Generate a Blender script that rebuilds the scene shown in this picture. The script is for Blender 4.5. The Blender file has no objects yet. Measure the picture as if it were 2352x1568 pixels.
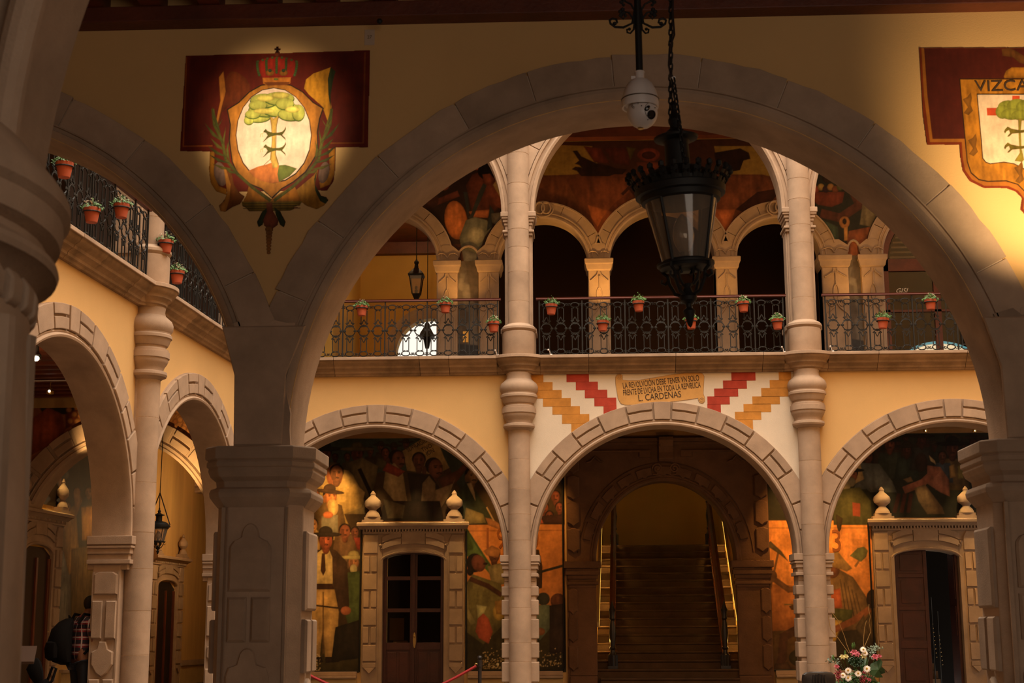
import bpy, bmesh, math, random
import numpy as np
from mathutils import Vector, Matrix
R = math.radians
PI = math.pi
random.seed(7)
rng = np.random.default_rng(5)
C = bpy.context.scene.collection
sc = bpy.context.scene

# ------------------------------------------------------------------ camera
FL = 3400.0; CX, CY = 1176.0, 784.0
EYE = Vector((0, 0, 1.6))
def _solve(vx, vy, r):
    p = Vector((vx-CX, -(vy-CY), -FL)); h = Vector((1, r, 0))
    y = p.normalized(); z = h.cross(p).normalized()
    if z.y < 0: z = -z
    return Matrix((y.cross(z), y, z))
CM = _solve(1330, 1440, .004)
cam = bpy.data.objects.new('camera', bpy.data.cameras.new('camera'))
C.objects.link(cam); sc.camera = cam
cam.data.sensor_width = 36; cam.data.lens = FL/2352*36
cam.data.dof.use_dof = True; cam.data.dof.focus_distance = 26; cam.data.dof.aperture_fstop = 7.0
cam.data.clip_start = .05; cam.data.clip_end = 300
cam.matrix_world = Matrix.Translation(EYE) @ CM.to_4x4()
def at(px, py, Y):
    """point of the vertical plane at distance Y behind the photo pixel"""
    d = CM @ Vector((px-CX, -(py-CY), -FL)); return EYE + d*(Y/d.y)

# ------------------------------------------------------------------ world, daylight and added fill
w = bpy.data.worlds.new('sky'); sc.world = w; w.use_nodes = True
w.node_tree.nodes['Background'].inputs[0].default_value = (1, .9, .76, 1)
w.node_tree.nodes['Background'].inputs[1].default_value = 1.15
def alight(name, loc, rot, sx, sy, power, col):
    l = bpy.data.lights.new(name, 'AREA'); l.shape = 'RECTANGLE'; l.size = sx; l.size_y = sy
    l.energy = power; l.color = col
    o = bpy.data.objects.new(name, l); o.location = loc; o.rotation_euler = rot; C.objects.link(o); return o
alight('courtyard_daylight', (2.5, 19.2, 23.5), (0, 0, 0), 18, 17, 8200, (1, .86, .70))
alight('near_gallery_daylight', (3.6, -2.6, 3.4), (R(80), 0, R(6)), 8, 4.5, 200, (1, .82, .66))  # added fill behind the camera to lift the near arcade
sc.view_settings.view_transform = 'Standard'; sc.view_settings.look = 'None'
sc.view_settings.gamma = 1; sc.view_settings.use_curve_mapping = False
sc.view_settings.exposure = 0.0
def spot(name, loc, to, power, col=(1, .62, .25), angle=60, blend=.8, size=.04):
    l = bpy.data.lights.new(name, 'SPOT'); l.energy = power; l.color = col
    l.spot_size = R(angle); l.spot_blend = blend; l.shadow_soft_size = size
    o = bpy.data.objects.new(name, l); o.location = loc
    o.rotation_euler = (Vector(to)-Vector(loc)).to_track_quat('-Z', 'Y').to_euler(); C.objects.link(o); return o
def point(name, loc, power, col=(1, .62, .25), size=.06):
    l = bpy.data.lights.new(name, 'POINT'); l.energy = power; l.color = col; l.shadow_soft_size = size
    o = bpy.data.objects.new(name, l); o.location = loc; C.objects.link(o); return o

# ------------------------------------------------------------------ materials
def lin(c):
    return tuple((v/255/12.92 if v/255 <= .04045 else ((v/255+.055)/1.055)**2.4) for v in c)
def mat(name, col, rough=.8, var=.0, vscale=4, bump=0, bscale=40, metal=0, col2=None, coat=0, spec=.5, streak=False):
    m = bpy.data.materials.new(name); m.use_nodes = True; nt = m.node_tree; N = nt.nodes; L = nt.links
    b = N['Principled BSDF']; b.inputs['Roughness'].default_value = rough; b.inputs['Metallic'].default_value = metal
    b.inputs['Specular IOR Level'].default_value = spec
    b.inputs['Base Color'].default_value = (*col, 1)
    if coat: b.inputs['Coat Weight'].default_value = coat
    if var or bump:
        tc = N.new('ShaderNodeTexCoord')
    if var:
        mp = N.new('ShaderNodeMapping'); L.new(tc.outputs['Object'], mp.inputs[0])
        if streak: mp.inputs['Scale'].default_value = (1, 1, .12)
        n = N.new('ShaderNodeTexNoise'); n.inputs['Scale'].default_value = vscale; n.inputs['Detail'].default_value = 6
        n.inputs['Roughness'].default_value = .62
        oi = N.new('ShaderNodeObjectInfo'); ad = N.new('ShaderNodeVectorMath'); ad.operation = 'ADD'
        ml = N.new('ShaderNodeMath'); ml.operation = 'MULTIPLY'; ml.inputs[1].default_value = 37
        L.new(oi.outputs['Random'], ml.inputs[0]); L.new(mp.outputs[0], ad.inputs[0]); L.new(ml.outputs[0], ad.inputs[1])
        L.new(ad.outputs[0], n.inputs['Vector'])
        r = N.new('ShaderNodeValToRGB'); r.color_ramp.elements[0].position = .3; r.color_ramp.elements[1].position = .7
        c2 = col2 or tuple(v*(1-var) for v in col)
        r.color_ramp.elements[0].color = (*c2, 1)
        r.color_ramp.elements[1].color = (*[min(1, v*(1+var*.35)) for v in col], 1)
        L.new(n.outputs['Fac'], r.inputs[0])
        hs = N.new('ShaderNodeHueSaturation'); L.new(r.outputs[0], hs.inputs['Color'])
        mr = N.new('ShaderNodeMapRange'); mr.inputs[3].default_value = 1-var*.35; mr.inputs[4].default_value = 1+var*.2
        L.new(oi.outputs['Random'], mr.inputs[0]); L.new(mr.outputs[0], hs.inputs['Value'])
        L.new(hs.outputs[0], b.inputs['Base Color'])
    if bump:
        n2 = N.new('ShaderNodeTexNoise'); n2.inputs['Scale'].default_value = bscale; n2.inputs['Detail'].default_value = 5
        L.new(tc.outputs['Object'], n2.inputs['Vector'])
        bp = N.new('ShaderNodeBump'); bp.inputs['Strength'].default_value = bump; bp.inputs['Distance'].default_value = .02
        L.new(n2.outputs['Fac'], bp.inputs['Height']); L.new(bp.outputs[0], b.inputs['Normal'])
    return m
M = {}
M['stone'] = mat('cantera_stone', (.43, .305, .215), .9, .24, 2.2, .16, 110, spec=.2)
M['stone_d'] = mat('weathered_stone', (.36, .235, .14), .9, .5, 2.0, .22, 80, spec=.2)
M['stone_n'] = mat('smooth_stone', (.49, .35, .245), .9, .40, 1.3, .16, 90, spec=.2)
M['joint'] = mat('lime_joint', (.60, .46, .34), .95, .1, 8, .1, spec=.1)
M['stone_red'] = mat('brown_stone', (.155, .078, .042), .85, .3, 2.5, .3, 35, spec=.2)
M['yellow'] = mat('yellow_plaster', (.70, .445, .19), .92, .07, .8, .12, 90, spec=.15)
M['ochre'] = mat('ochre_plaster', (.62, .36, .09), .92, .1, .8, .12, 90, spec=.15)
M['oldyellow'] = mat('worn_yellow_plaster', (.60, .38, .15), .92, .3, 1.6, .2, 60, spec=.15, streak=True)
M['white'] = mat('white_plaster', (.74, .63, .50), .9, .10, 1.5, .12, 60, spec=.15)
M['red'] = mat('red_paint', (.46, .06, .035), .85, .25, 5, .1, 60, spec=.2)
M['orange'] = mat('orange_paint', (.60, .26, .05), .85, .25, 5, .1, 60, spec=.2)
M['parch'] = mat('parchment_paint', (.62, .34, .11), .85, .15, 5, .1, 60, spec=.2)
M['digit'] = mat('dull_red_paint', (.26, .075, .015), .85, .2, 5)
M['ink'] = mat('dark_ink', (.05, .025, .012), .8)
M['wood'] = mat('dark_red_wood', (.16, .036, .013), .55, .4, 3, .2, 30, streak=False)
M['doorwood'] = mat('dark_maroon_door', (.065, .014, .008), .5, .4, 3, .15, 30)
M['woodpale'] = mat('painted_wood', (.32, .16, .05), .7, .2, 3)
M['iron'] = mat('black_iron', (.010, .009, .008), .6, spec=.35)
M['rail'] = mat('oxblood_handrail', (.10, .022, .014), .45)
M['terra'] = mat('terracotta', (.44, .085, .032), .75, .15, 8, .05)
M['leaf'] = mat('green_leaf', (.07, .17, .03), .6, .5, 30)
M['leafgrey'] = mat('grey_leaf', (.16, .22, .15), .6, .3, 30)
M['leafdark'] = mat('dark_leaf', (.02, .07, .015), .5, .3, 10)
M['petal'] = mat('white_petal', (.85, .78, .70), .6)
M['pink'] = mat('pink_petal', (.62, .16, .22), .6, .2, 30)
M['rose'] = mat('crimson_petal', (.40, .04, .06), .6, .2, 30)
M['black'] = mat('black_cloth', (.007, .006, .006), .95, spec=.1)
M['leather'] = mat('black_leather', (.02, .016, .016), .35, .2, 8, .1, 60)
M['floor'] = mat('flagstone', (.14, .095, .06), .6, .3, 3, .2, 20)
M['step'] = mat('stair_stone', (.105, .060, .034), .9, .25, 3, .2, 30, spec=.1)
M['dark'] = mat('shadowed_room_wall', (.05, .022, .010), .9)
M['cream'] = mat('cream_dado', (.55, .38, .17), .7, .15, 3, .1, 30)
M['camw'] = mat('white_plastic', (.72, .66, .63), .35)
M['lens'] = mat('lens_glass', (.02, .018, .02), .08)
M['skin'] = mat('skin', (.22, .09, .045), .6)
M['hair'] = mat('hair', (.008, .006, .005), .7)
M['denim'] = mat('dark_denim', (.012, .014, .022), .9)
M['brass'] = mat('brass', (.55, .36, .12), .3, metal=.8)
M['rope'] = mat('red_rope', (.30, .008, .010), .7)
M['paper'] = mat('notice_paper', (.30, .19, .07), .8)
M['bulbbase'] = mat('bulb_base', (.12, .09, .06), .5, metal=.5)
M['twig'] = mat('dry_twig', (.34, .20, .06), .7)
M['lilyw'] = mat('cream_lily', (.75, .68, .36), .6)
M['yolk'] = mat('flower_eye', (.70, .42, .05), .7)
def glass(name, tint, gl=.12, rough=.03):
    m = bpy.data.materials.new(name); m.use_nodes = True; nt = m.node_tree; N = nt.nodes; L = nt.links
    N.remove(N['Principled BSDF']); o = N['Material Output']
    t = N.new('ShaderNodeBsdfTransparent'); t.inputs[0].default_value = (*tint, 1)
    g = N.new('ShaderNodeBsdfGlossy'); g.inputs['Roughness'].default_value = rough
    x = N.new('ShaderNodeMixShader'); f = N.new('ShaderNodeFresnel'); f.inputs[0].default_value = 1.45
    a = N.new('ShaderNodeMath'); a.operation = 'ADD'; a.inputs[1].default_value = gl
    L.new(f.outputs[0], a.inputs[0]); L.new(a.outputs[0], x.inputs[0])
    L.new(t.outputs[0], x.inputs[1]); L.new(g.outputs[0], x.inputs[2]); L.new(x.outputs[0], o.inputs[0]); return m
M['glass'] = glass('lantern_glass', (.84, .78, .70), .04, .08)
def _dusty(m):
    N = m.node_tree.nodes; L = m.node_tree.links; o = N['Material Output']; src = o.inputs[0].links[0].from_socket
    d = N.new('ShaderNodeBsdfDiffuse'); d.inputs[0].default_value = (.62, .52, .42, 1); x = N.new('ShaderNodeMixShader'); x.inputs[0].default_value = .16
    L.new(src, x.inputs[1]); L.new(d.outputs[0], x.inputs[2]); L.new(x.outputs[0], o.inputs[0])
_dusty(M['glass'])
M['pane'] = glass('window_glass', (.62, .58, .52), .0, .03)
M['bulbglass'] = glass('bulb_glass', (.85, .80, .72), .10, .08); M['bulbglass'].node_tree.nodes['Fresnel'].inputs[0].default_value = 1.9
_dusty(M['bulbglass']); _dusty(M['bulbglass'])
def emit(name, col, s):
    m = bpy.data.materials.new(name); m.use_nodes = True; b = m.node_tree.nodes['Principled BSDF']
    b.inputs['Emission Color'].default_value = (*col, 1); b.inputs['Emission Strength'].default_value = s
    b.inputs['Base Color'].default_value = (.8, .7, .5, 1); return m
M['lamp'] = emit('lit_lamp', (1, .72, .42), 30)
M['led'] = emit('warm_light_strip', (1, .55, .08), 1.1)
def paintmat():
    m = bpy.data.materials.new('mural_paint'); m.use_nodes = True; N = m.node_tree.nodes; L = m.node_tree.links
    b = N['Principled BSDF']; b.inputs['Roughness'].default_value = .62; b.inputs['Specular IOR Level'].default_value = .25
    a = N.new('ShaderNodeVertexColor'); a.layer_name = 'Col'
    tc = N.new('ShaderNodeTexCoord'); n = N.new('ShaderNodeTexNoise'); n.inputs['Scale'].default_value = 7; n.inputs['Detail'].default_value = 8
    L.new(tc.outputs['Object'], n.inputs['Vector'])
    mr = N.new('ShaderNodeMapRange'); mr.inputs[1].default_value = .25; mr.inputs[2].default_value = .75; mr.inputs[3].default_value = .72; mr.inputs[4].default_value = 1.18
    L.new(n.outputs['Fac'], mr.inputs[0])
    mx = N.new('ShaderNodeVectorMath'); mx.operation = 'SCALE'; L.new(a.outputs[0], mx.inputs[0]); L.new(mr.outputs[0], mx.inputs['Scale'])
    L.new(mx.outputs[0], b.inputs['Base Color']); return m
M['paint'] = paintmat()

# ------------------------------------------------------------------ object helpers
def thing(name, label, cat, loc=(0, 0, 0), rotz=0, group=None, frame=None):
    o = bpy.data.objects.new(name, None); o.empty_display_size = .2; C.objects.link(o)
    if frame: loc = frame(*loc); rotz = rotz+frame.a
    o.location = loc; o.rotation_euler = (0, 0, rotz)
    o['label'] = label; o['category'] = cat
    if group: o['group'] = group
    return o
def tag(o, label, cat, group=None, kind=None):
    o['label'] = label; o['category'] = cat
    if group: o['group'] = group
    if kind: o['kind'] = kind
    return o
class Frame:
    def __init__(s, o, a): s.o = Vector(o); s.a = a
    def __call__(s, x, y, z=0):
        c, n = math.cos(s.a), math.sin(s.a)
        return Vector((s.o.x+c*x-n*y, s.o.y+n*x+c*y, s.o.z+z))
class MB:
    def __init__(s): s.v = []; s.f = []
    def add(s, vs, fs):
        k = len(s.v); s.v += [tuple(v) for v in vs]; s.f += [tuple(i+k for i in f) for f in fs]
    def box(s, a, b):
        x0, y0, z0 = a; x1, y1, z1 = b
        s.add([(x0,y0,z0),(x1,y0,z0),(x1,y1,z0),(x0,y1,z0),(x0,y0,z1),(x1,y0,z1),(x1,y1,z1),(x0,y1,z1)],
              [(0,3,2,1),(4,5,6,7),(0,1,5,4),(1,2,6,5),(2,3,7,6),(3,0,4,7)])
    def loft(s, rings, closed=True, caps=True):
        n = len(rings[0]); vs = [p for r in rings for p in r]; fs = []
        for i in range(len(rings)-1):
            for j in range(n if closed else n-1):
                k = (j+1) % n; fs.append((i*n+j, i*n+k, (i+1)*n+k, (i+1)*n+j))
        if caps and closed:
            fs.append(tuple(range(n-1, -1, -1))); fs.append(tuple((len(rings)-1)*n+j for j in range(n)))
        s.add(vs, fs)
    def lathe(s, prof, c=(0, 0), n=24, sx=1, sy=1, z=0, caps=True):
        s.loft([[(c[0]+r*sx*math.cos(2*PI*j/n), c[1]+r*sy*math.sin(2*PI*j/n), z+h) for j in range(n)] for r, h in prof], True, caps)
    def prism(s, poly, y0, y1, bev=0):
        """poly: (x,z) outline, front face at y0 (towards the viewer), back at y1; bev chamfers the front"""
        if bev:
            cx = sum(p[0] for p in poly)/len(poly); cz = sum(p[1] for p in poly)/len(poly)
            hw = max(abs(p[0]-cx) for p in poly) or 1; hz = max(abs(p[1]-cz) for p in poly) or 1
            inn = [(cx+(x-cx)*(1-min(.9, bev/hw)), cz+(z-cz)*(1-min(.9, bev/hz))) for x, z in poly]
            sgn = 1 if y1 > y0 else -1
            s.loft([[(x, y1, z) for x, z in poly], [(x, y0+sgn*bev, z) for x, z in poly], [(x, y0, z) for x, z in inn]])
        else:
            s.loft([[(x, y1, z) for x, z in poly], [(x, y0, z) for x, z in poly]])
    def tube(s, pts, r, n=6, closed=False):
        P = [Vector(p) for p in pts]; rings = []; N = len(P)
        prev = None
        for i in range(N):
            if closed: t = P[(i+1) % N]-P[i-1]
            else: t = P[min(i+1, N-1)]-P[max(i-1, 0)]
            t = t.normalized() if t.length > 1e-9 else Vector((0, 0, 1))
            if prev is None:
                u = t.orthogonal().normalized()
            else:
                u = prev-t*prev.dot(t)
                u = u.normalized() if u.length > 1e-6 else t.orthogonal().normalized()
            prev = u; w_ = t.cross(u)
            rr = r[i] if isinstance(r, (list, tuple)) else r
            rings.append([P[i]+(u*math.cos(2*PI*j/n)+w_*math.sin(2*PI*j/n))*rr for j in range(n)])
        if closed: rings.append(rings[0])
        s.loft(rings, True, not closed)
    def ball(s, c, r, n=10, sx=1, sy=1, sz=1):
        m = n//2
        rings = []
        for i in range(m+1):
            a = -PI/2+PI*i/m; rr = max(1e-4, math.cos(a))*r
            rings.append([(c[0]+rr*sx*math.cos(2*PI*j/n), c[1]+rr*sy*math.sin(2*PI*j/n), c[2]+math.sin(a)*r*sz) for j in range(n)])
        s.loft(rings)
    def build(s, name, m, parent=None, smooth=False, loc=None, rotz=0, frame=None, kind=None, bevel=0):
        me = bpy.data.meshes.new(name); me.from_pydata(s.v, [], s.f)
        bm = bmesh.new(); bm.from_mesh(me); bmesh.ops.recalc_face_normals(bm, faces=bm.faces); bm.to_mesh(me); bm.free()
        me.materials.append(M[m] if isinstance(m, str) else m)
        if smooth:
            me.polygons.foreach_set('use_smooth', [True]*len(me.polygons))
            me.set_sharp_from_angle(angle=R(29))
        o = bpy.data.objects.new(name, me); C.objects.link(o)
        if parent: o.parent = parent
        if frame: o.location = frame(*(loc or (0, 0, 0))); o.rotation_euler = (0, 0, frame.a+rotz)
        elif loc is not None: o.location = loc; o.rotation_euler = (0, 0, rotz)
        if kind: o['kind'] = kind
        if bevel:
            b = o.modifiers.new('bevel', 'BEVEL'); b.width = bevel; b.segments = 2; b.limit_method = 'ANGLE'
        return o
def inst(src, name, parent=None, loc=(0, 0, 0), rot=(0, 0, 0), scale=None):
    o = src.copy(); o.name = name; C.objects.link(o); o.parent = parent; o.location = loc; o.rotation_euler = rot
    if scale: o.scale = scale
    return o
def copy_tree(o, parent=None):
    c = o.copy(); C.objects.link(c); c.parent = parent
    for ch in list(o.children): copy_tree(ch, c)
    return c
def ell(cx, cz, rx, rz, a0, a1, n):
    return [(cx+rx*math.cos(R(a0+(a1-a0)*i/n)), cz+rz*math.sin(R(a0+(a1-a0)*i/n))) for i in range(n+1)]
def sector(cx, cz, r0x, r0z, r1x, r1z, a0, a1, n=3):
    return ell(cx, cz, r0x, r0z, a0, a1, n)+ell(cx, cz, r1x, r1z, a1, a0, n)
def arch_wall(mb, x0, x1, cx, rx, rz, zs, z0, z1, y0, y1, n=32):
    """slab x0..x1, z0..z1, y0..y1 with one arched opening (centre cx, springing zs)"""
    mb.box((x0, y0, z0), (cx-rx, y1, z1)); mb.box((cx+rx, y0, z0), (x1, y1, z1))
    pts = ell(cx, zs, rx, rz, 180, 0, n)
    for i in range(n):
        (xa, za), (xb, zb) = pts[i], pts[i+1]
        mb.add([(xa,y0,za),(xb,y0,zb),(xb,y1,zb),(xa,y1,za),(xa,y0,z1),(xb,y0,z1),(xb,y1,z1),(xa,y1,z1)],
               [(0,1,2,3),(4,7,6,5),(0,4,5,1),(3,2,6,7)])
def arch_sweep(mb, cx, zs, prof, a0=0, a1=180, n=40, stilt=0):
    """prof: closed list of (dr, y) swept round the arch; dr added to the radii given as first two values"""
    rx, rz, pr = prof
    rings = []
    angs = [a0+(a1-a0)*i/n for i in range(n+1)]
    for a in angs:
        c_, s_ = math.cos(R(a)), math.sin(R(a))
        rings.append([(cx+(rx+d)*c_, y, zs+(rz+d)*s_) for d, y in pr])
    if stilt:
        rings = [[(p[0], p[1], p[2]-stilt) for p in rings[0]]]+rings+[[(p[0], p[1], p[2]-stilt) for p in rings[-1]]]
    mb.loft(rings)
def text(name, body, size, m, parent, loc, rot=(PI/2, 0, 0), ext=.002, sx=1, align='CENTER', shear=0):
    cu = bpy.data.curves.new(name, 'FONT'); cu.body = body; cu.size = size; cu.extrude = ext
    cu.align_x = align; cu.align_y = 'CENTER'; cu.shear = shear; cu.resolution_u = 3
    t = bpy.data.objects.new(name, cu); C.objects.link(t)
    dg = bpy.context.evaluated_depsgraph_get(); me = bpy.data.meshes.new_from_object(t.evaluated_get(dg))
    bpy.data.objects.remove(t); me.materials.clear(); me.materials.append(M[m])
    o = bpy.data.objects.new(name, me); C.objects.link(o); o.parent = parent
    o.location = loc; o.rotation_euler = rot; o.scale = (sx, 1, 1); return o

# ------------------------------------------------------------------ painter for the wall paintings
class Canvas:
    def __init__(s, x0, x1, z0, z1, res, bg, T=None):
        s.x0, s.z0, s.res = x0, z0, res
        s.nx = int((x1-x0)/res)+1; s.nz = int((z1-z0)/res)+1
        s.X, s.Z = np.meshgrid(x0+np.arange(s.nx)*res, z0+np.arange(s.nz)*res)
        s.c = np.zeros((s.nz, s.nx, 3)); s.c[:] = lin(bg); s.a = np.ones((s.nz, s.nx)); s.T = T
        def vn(fx, fz):
            gx, gz = int(s.nx*res/fx)+3, int(s.nz*res/fz)+3; g = rng.random((gz, gx)); u = np.arange(s.nx)*res/fx; v = np.arange(s.nz)*res/fz
            iu, iv = u.astype(int), v.astype(int); fu, fv = u-iu, v-iv; fu = fu*fu*(3-2*fu); fv = fv*fv*(3-2*fv)
            a = g[np.ix_(iv, iu)]*(1-fu)+g[np.ix_(iv, iu+1)]*fu; b_ = g[np.ix_(iv+1, iu)]*(1-fu)+g[np.ix_(iv+1, iu+1)]*fu
            return a*(1-fv[:, None])+b_*fv[:, None]
        k_ = 1 if res > .01 else .3
        s.fold = (vn(.06*k_, .30*k_)-.5)*.5+(vn(.22*k_, .26*k_)-.5)*.45+(vn(.03*k_, .05*k_)-.5)*.18
        n = sum(np.kron(rng.random((s.nz//k+2, s.nx//k+2)), np.ones((k, k)))[:s.nz, :s.nx] for k in (3, 9, 21))/3
        s.n = n
        if T:
            # photo pixel of every canvas point, through the two-way linear fit of the plane
            P = [(0, 0), (1, 0), (0, 1)]
        s.mask = None
    def conv(s, pts): return [s.T(*p) for p in pts] if s.T else pts
    def _blend(s, m, col, shade=None):
        c = np.array(lin(col))
        cc = c if shade is None else c*shade[..., None]
        s.c = s.c*(1-m[..., None])+cc*m[..., None]
        if s.mask is not None: s.mask = np.maximum(s.mask, m)
    def poly(s, pts, col, sh=.45, grad=0):
        pts = s.conv(pts); xs = [p[0] for p in pts]; zs = [p[1] for p in pts]
        i0 = max(0, int((min(xs)-s.x0)/s.res)-2); i1 = min(s.nx, int((max(xs)-s.x0)/s.res)+3)
        j0 = max(0, int((min(zs)-s.z0)/s.res)-2); j1 = min(s.nz, int((max(zs)-s.z0)/s.res)+3)
        if i0 >= i1 or j0 >= j1: return
        X = s.X[j0:j1, i0:i1]; Z = s.Z[j0:j1, i0:i1]; ins = np.zeros(X.shape, bool); dist = np.full(X.shape, 1e9)
        n = len(pts)
        for k in range(n):
            (xa, za), (xb, zb) = pts[k], pts[(k+1) % n]
            if za != zb:
                t = (Z-za)/(zb-za); hit = ((za > Z) != (zb > Z)) & (X < xa+t*(xb-xa)); ins ^= hit
            dx, dz = xb-xa, zb-za; L2 = dx*dx+dz*dz+1e-12
            u = np.clip(((X-xa)*dx+(Z-za)*dz)/L2, 0, 1); dist = np.minimum(dist, np.hypot(X-xa-u*dx, Z-za-u*dz))
        sd = np.where(ins, dist, -dist); m = np.clip(sd/s.res+.5, 0, 1)
        w_ = min(max(xs)-min(xs), max(zs)-min(zs))*.3+1e-6
        shade = (1-sh)+sh*np.clip(sd/w_, 0, 1)**.7
        if grad: shade = shade*(1+grad*((X-min(xs))/(max(xs)-min(xs)+1e-6)-.5))
        shade = shade*(1+(s.fold[j0:j1, i0:i1] if sh > .12 else s.fold[j0:j1, i0:i1]*.35))*(1+.22*np.clip((Z-min(zs))/(max(zs)-min(zs)+1e-6)-.5, -1, 1)*(1 if sh > .12 else .3))
        c = np.array(lin(col)); sub = s.c[j0:j1, i0:i1]
        s.c[j0:j1, i0:i1] = sub*(1-m[..., None])+(c*shade[..., None])*m[..., None]
        if s.mask is not None: s.mask[j0:j1, i0:i1] = np.maximum(s.mask[j0:j1, i0:i1], m)
    def ell(s, cx, cy, rx, ry, col, rot=0, sh=.45, k=None):
        n = k or 20
        s.poly([(cx+rx*math.cos(2*PI*i/n)*math.cos(R(rot))-ry*math.sin(2*PI*i/n)*math.sin(R(rot)),
                 cy+rx*math.cos(2*PI*i/n)*math.sin(R(rot))+ry*math.sin(2*PI*i/n)*math.cos(R(rot))) for i in range(n)], col, sh)
    def line(s, pts, w_, col, sh=.2):
        for (xa, ya), (xb, yb) in zip(pts[:-1], pts[1:]):
            d = math.hypot(xb-xa, yb-ya)+1e-9; ox, oy = -(yb-ya)/d*w_/2, (xb-xa)/d*w_/2
            ex, ey = (xb-xa)/d*w_*.25, (yb-ya)/d*w_*.25
            s.poly([(xa+ox-ex, ya+oy-ey), (xb+ox+ex, yb+oy+ey), (xb-ox+ex, yb-oy+ey), (xa-ox-ex, ya-oy-ey)], col, sh)
    def face(s, cx, cy, r, skin=(150, 84, 44), hair=(30, 18, 10), hat=None, beard=None, look=0, brim=1.7, tash=True):
        dk = tuple(v*.35 for v in skin)
        s.ell(cx, cy+r*.95, r*.42, r*.6, tuple(v*.8 for v in skin))
        s.ell(cx, cy-r*.25, r*.85, r*.85, hair)
        s.ell(cx+look*r*.12, cy+.05*r, r*.72, r*.98, skin, sh=.55)
        for e in (-1, 1):
            s.ell(cx+look*r*.25+e*r*.28, cy-.08*r, r*.14, r*.07, dk, sh=0)
            s.ell(cx+look*r*.25+e*r*.28, cy-.24*r, r*.2, r*.05, hair, sh=0)
        s.ell(cx+look*r*.38, cy+.15*r, r*.1, r*.26, tuple(min(255, v*1.15) for v in skin), sh=.3)
        s.ell(cx+look*r*.3, cy+.60*r, r*.17, r*.035, tuple(v*.6 for v in skin), sh=0)
        if tash:
            for e in (-1, 1): s.ell(cx+look*r*.3+e*r*.13, cy+.47*r, r*.17, r*.075, tuple(v*.7+skin[i]*.15 for i, v in enumerate(hair)), rot=e*18, sh=0)
        s.ell(cx-look*r*.3-.30*r, cy+.25*r, r*.22, r*.5, tuple(v*.72 for v in skin), sh=.1) if look >= 0 else None
        if beard: s.ell(cx+look*r*.2, cy+.95*r, r*.5, r*.65, beard); 
        if hat:
            s.ell(cx, cy-r*.95, r*.75, r*.6, hat); s.ell(cx, cy-r*.62, r*brim, r*.28, hat, rot=6*look)
    def finish(s, name, mtl='paint', loc=(0, 0, 0), rotz=0, parent=None, keep=None, frame=None, grain=.35):
        l = s.c.mean(2, keepdims=True); c = (l+(s.c-l)*(.86 if grain > .3 else 1))*(1-grain/2+grain*s.n[..., None])
        idx = np.arange(s.nx*s.nz).reshape(s.nz, s.nx)
        q = np.stack([idx[:-1, :-1], idx[:-1, 1:], idx[1:, 1:], idx[1:, :-1]], -1)
        xc = (s.X[:-1, :-1]+s.res/2); zc = (s.Z[:-1, :-1]+s.res/2)
        ok = np.ones(xc.shape, bool)
        if keep: ok &= keep(xc, zc)
        if s.mask is not None: ok &= s.mask[:-1, :-1] > .5
        q = q[ok]
        used = np.zeros(s.nx*s.nz, bool); used[q.ravel()] = True; remap = np.cumsum(used)-1
        co = np.stack([s.X.ravel(), np.zeros(s.X.size), s.Z.ravel()], -1)[used]; q = remap[q]
        me = bpy.data.meshes.new(name); me.vertices.add(len(co)); me.vertices.foreach_set('co', co.ravel())
        me.loops.add(q.size); me.loops.foreach_set('vertex_index', q.ravel().astype(np.int32))
        me.polygons.add(len(q)); me.polygons.foreach_set('loop_start', (np.arange(len(q))*4).astype(np.int32))
        me.update(calc_edges=True)
        at_ = me.color_attributes.new('Col', 'FLOAT_COLOR', 'POINT')
        cc = np.concatenate([c.reshape(-1, 3)[used], np.ones((len(co), 1))], 1); at_.data.foreach_set('color', cc.ravel())
        me.materials.append(M[mtl]); o = bpy.data.objects.new(name, me); C.objects.link(o)
        if parent: o.parent = parent
        if frame: o.location = frame(*loc); o.rotation_euler = (0, 0, frame.a)
        else: o.location = loc; o.rotation_euler = (0, 0, rotz)
        return o
def planeT(Y):
    def f(px, py):
        p = at(px, py, Y); return (p.x, p.z)
    return f

# ================================================================== THE SETTING
FAR = Frame((0, 27.2, 0), 0)
LEFT = Frame((-6.53, 18.114, 0), math.atan2(.998, .058))
def leftT(off):
    n = LEFT(0, 1)-LEFT(0, 0); o = LEFT(0, off); ux = LEFT(1, 0)-LEFT(0, 0)
    def f(px, py):
        d = CM @ Vector((px-CX, -(py-CY), -FL)); n2 = Vector((n.x, n.y, 0))
        q = EYE+d*((Vector((o.x, o.y, 0))-Vector((EYE.x, EYE.y, 0))).dot(n2)/d.dot(n2))
        return ((q-Vector((o.x, o.y, 0))).dot(ux), q.z)
    return f
GF = .30          # gallery floor
UF = 6.53         # upper gallery floor
BAYS = [-3.72, 1.58, 6.88]; COLS = [-1.06, 4.24, 9.54]
AR = 2.36; ZS = 2.88
def struct(mb, name, m, frame=None, loc=None, **k):
    return mb.build(name, m, frame=frame, loc=loc, kind='structure', **k)

# floors
b = MB(); b.box((-7, 10.2, -.4), (12, 27.2, -.05)); struct(b, 'floor_courtyard', 'floor')
b = MB(); b.box((-14, 27.0, -.4), (14, 31.6, GF)); struct(b, 'floor_back_gallery', 'floor')
b = MB(); b.box((-14, -3, -.4), (-6.3, 27.0, GF)); struct(b, 'floor_left_gallery', 'floor')
b = MB(); b.box((-6.3, -3, -.4), (12, 10.8, GF)); struct(b, 'floor_near_gallery', 'floor')
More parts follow.
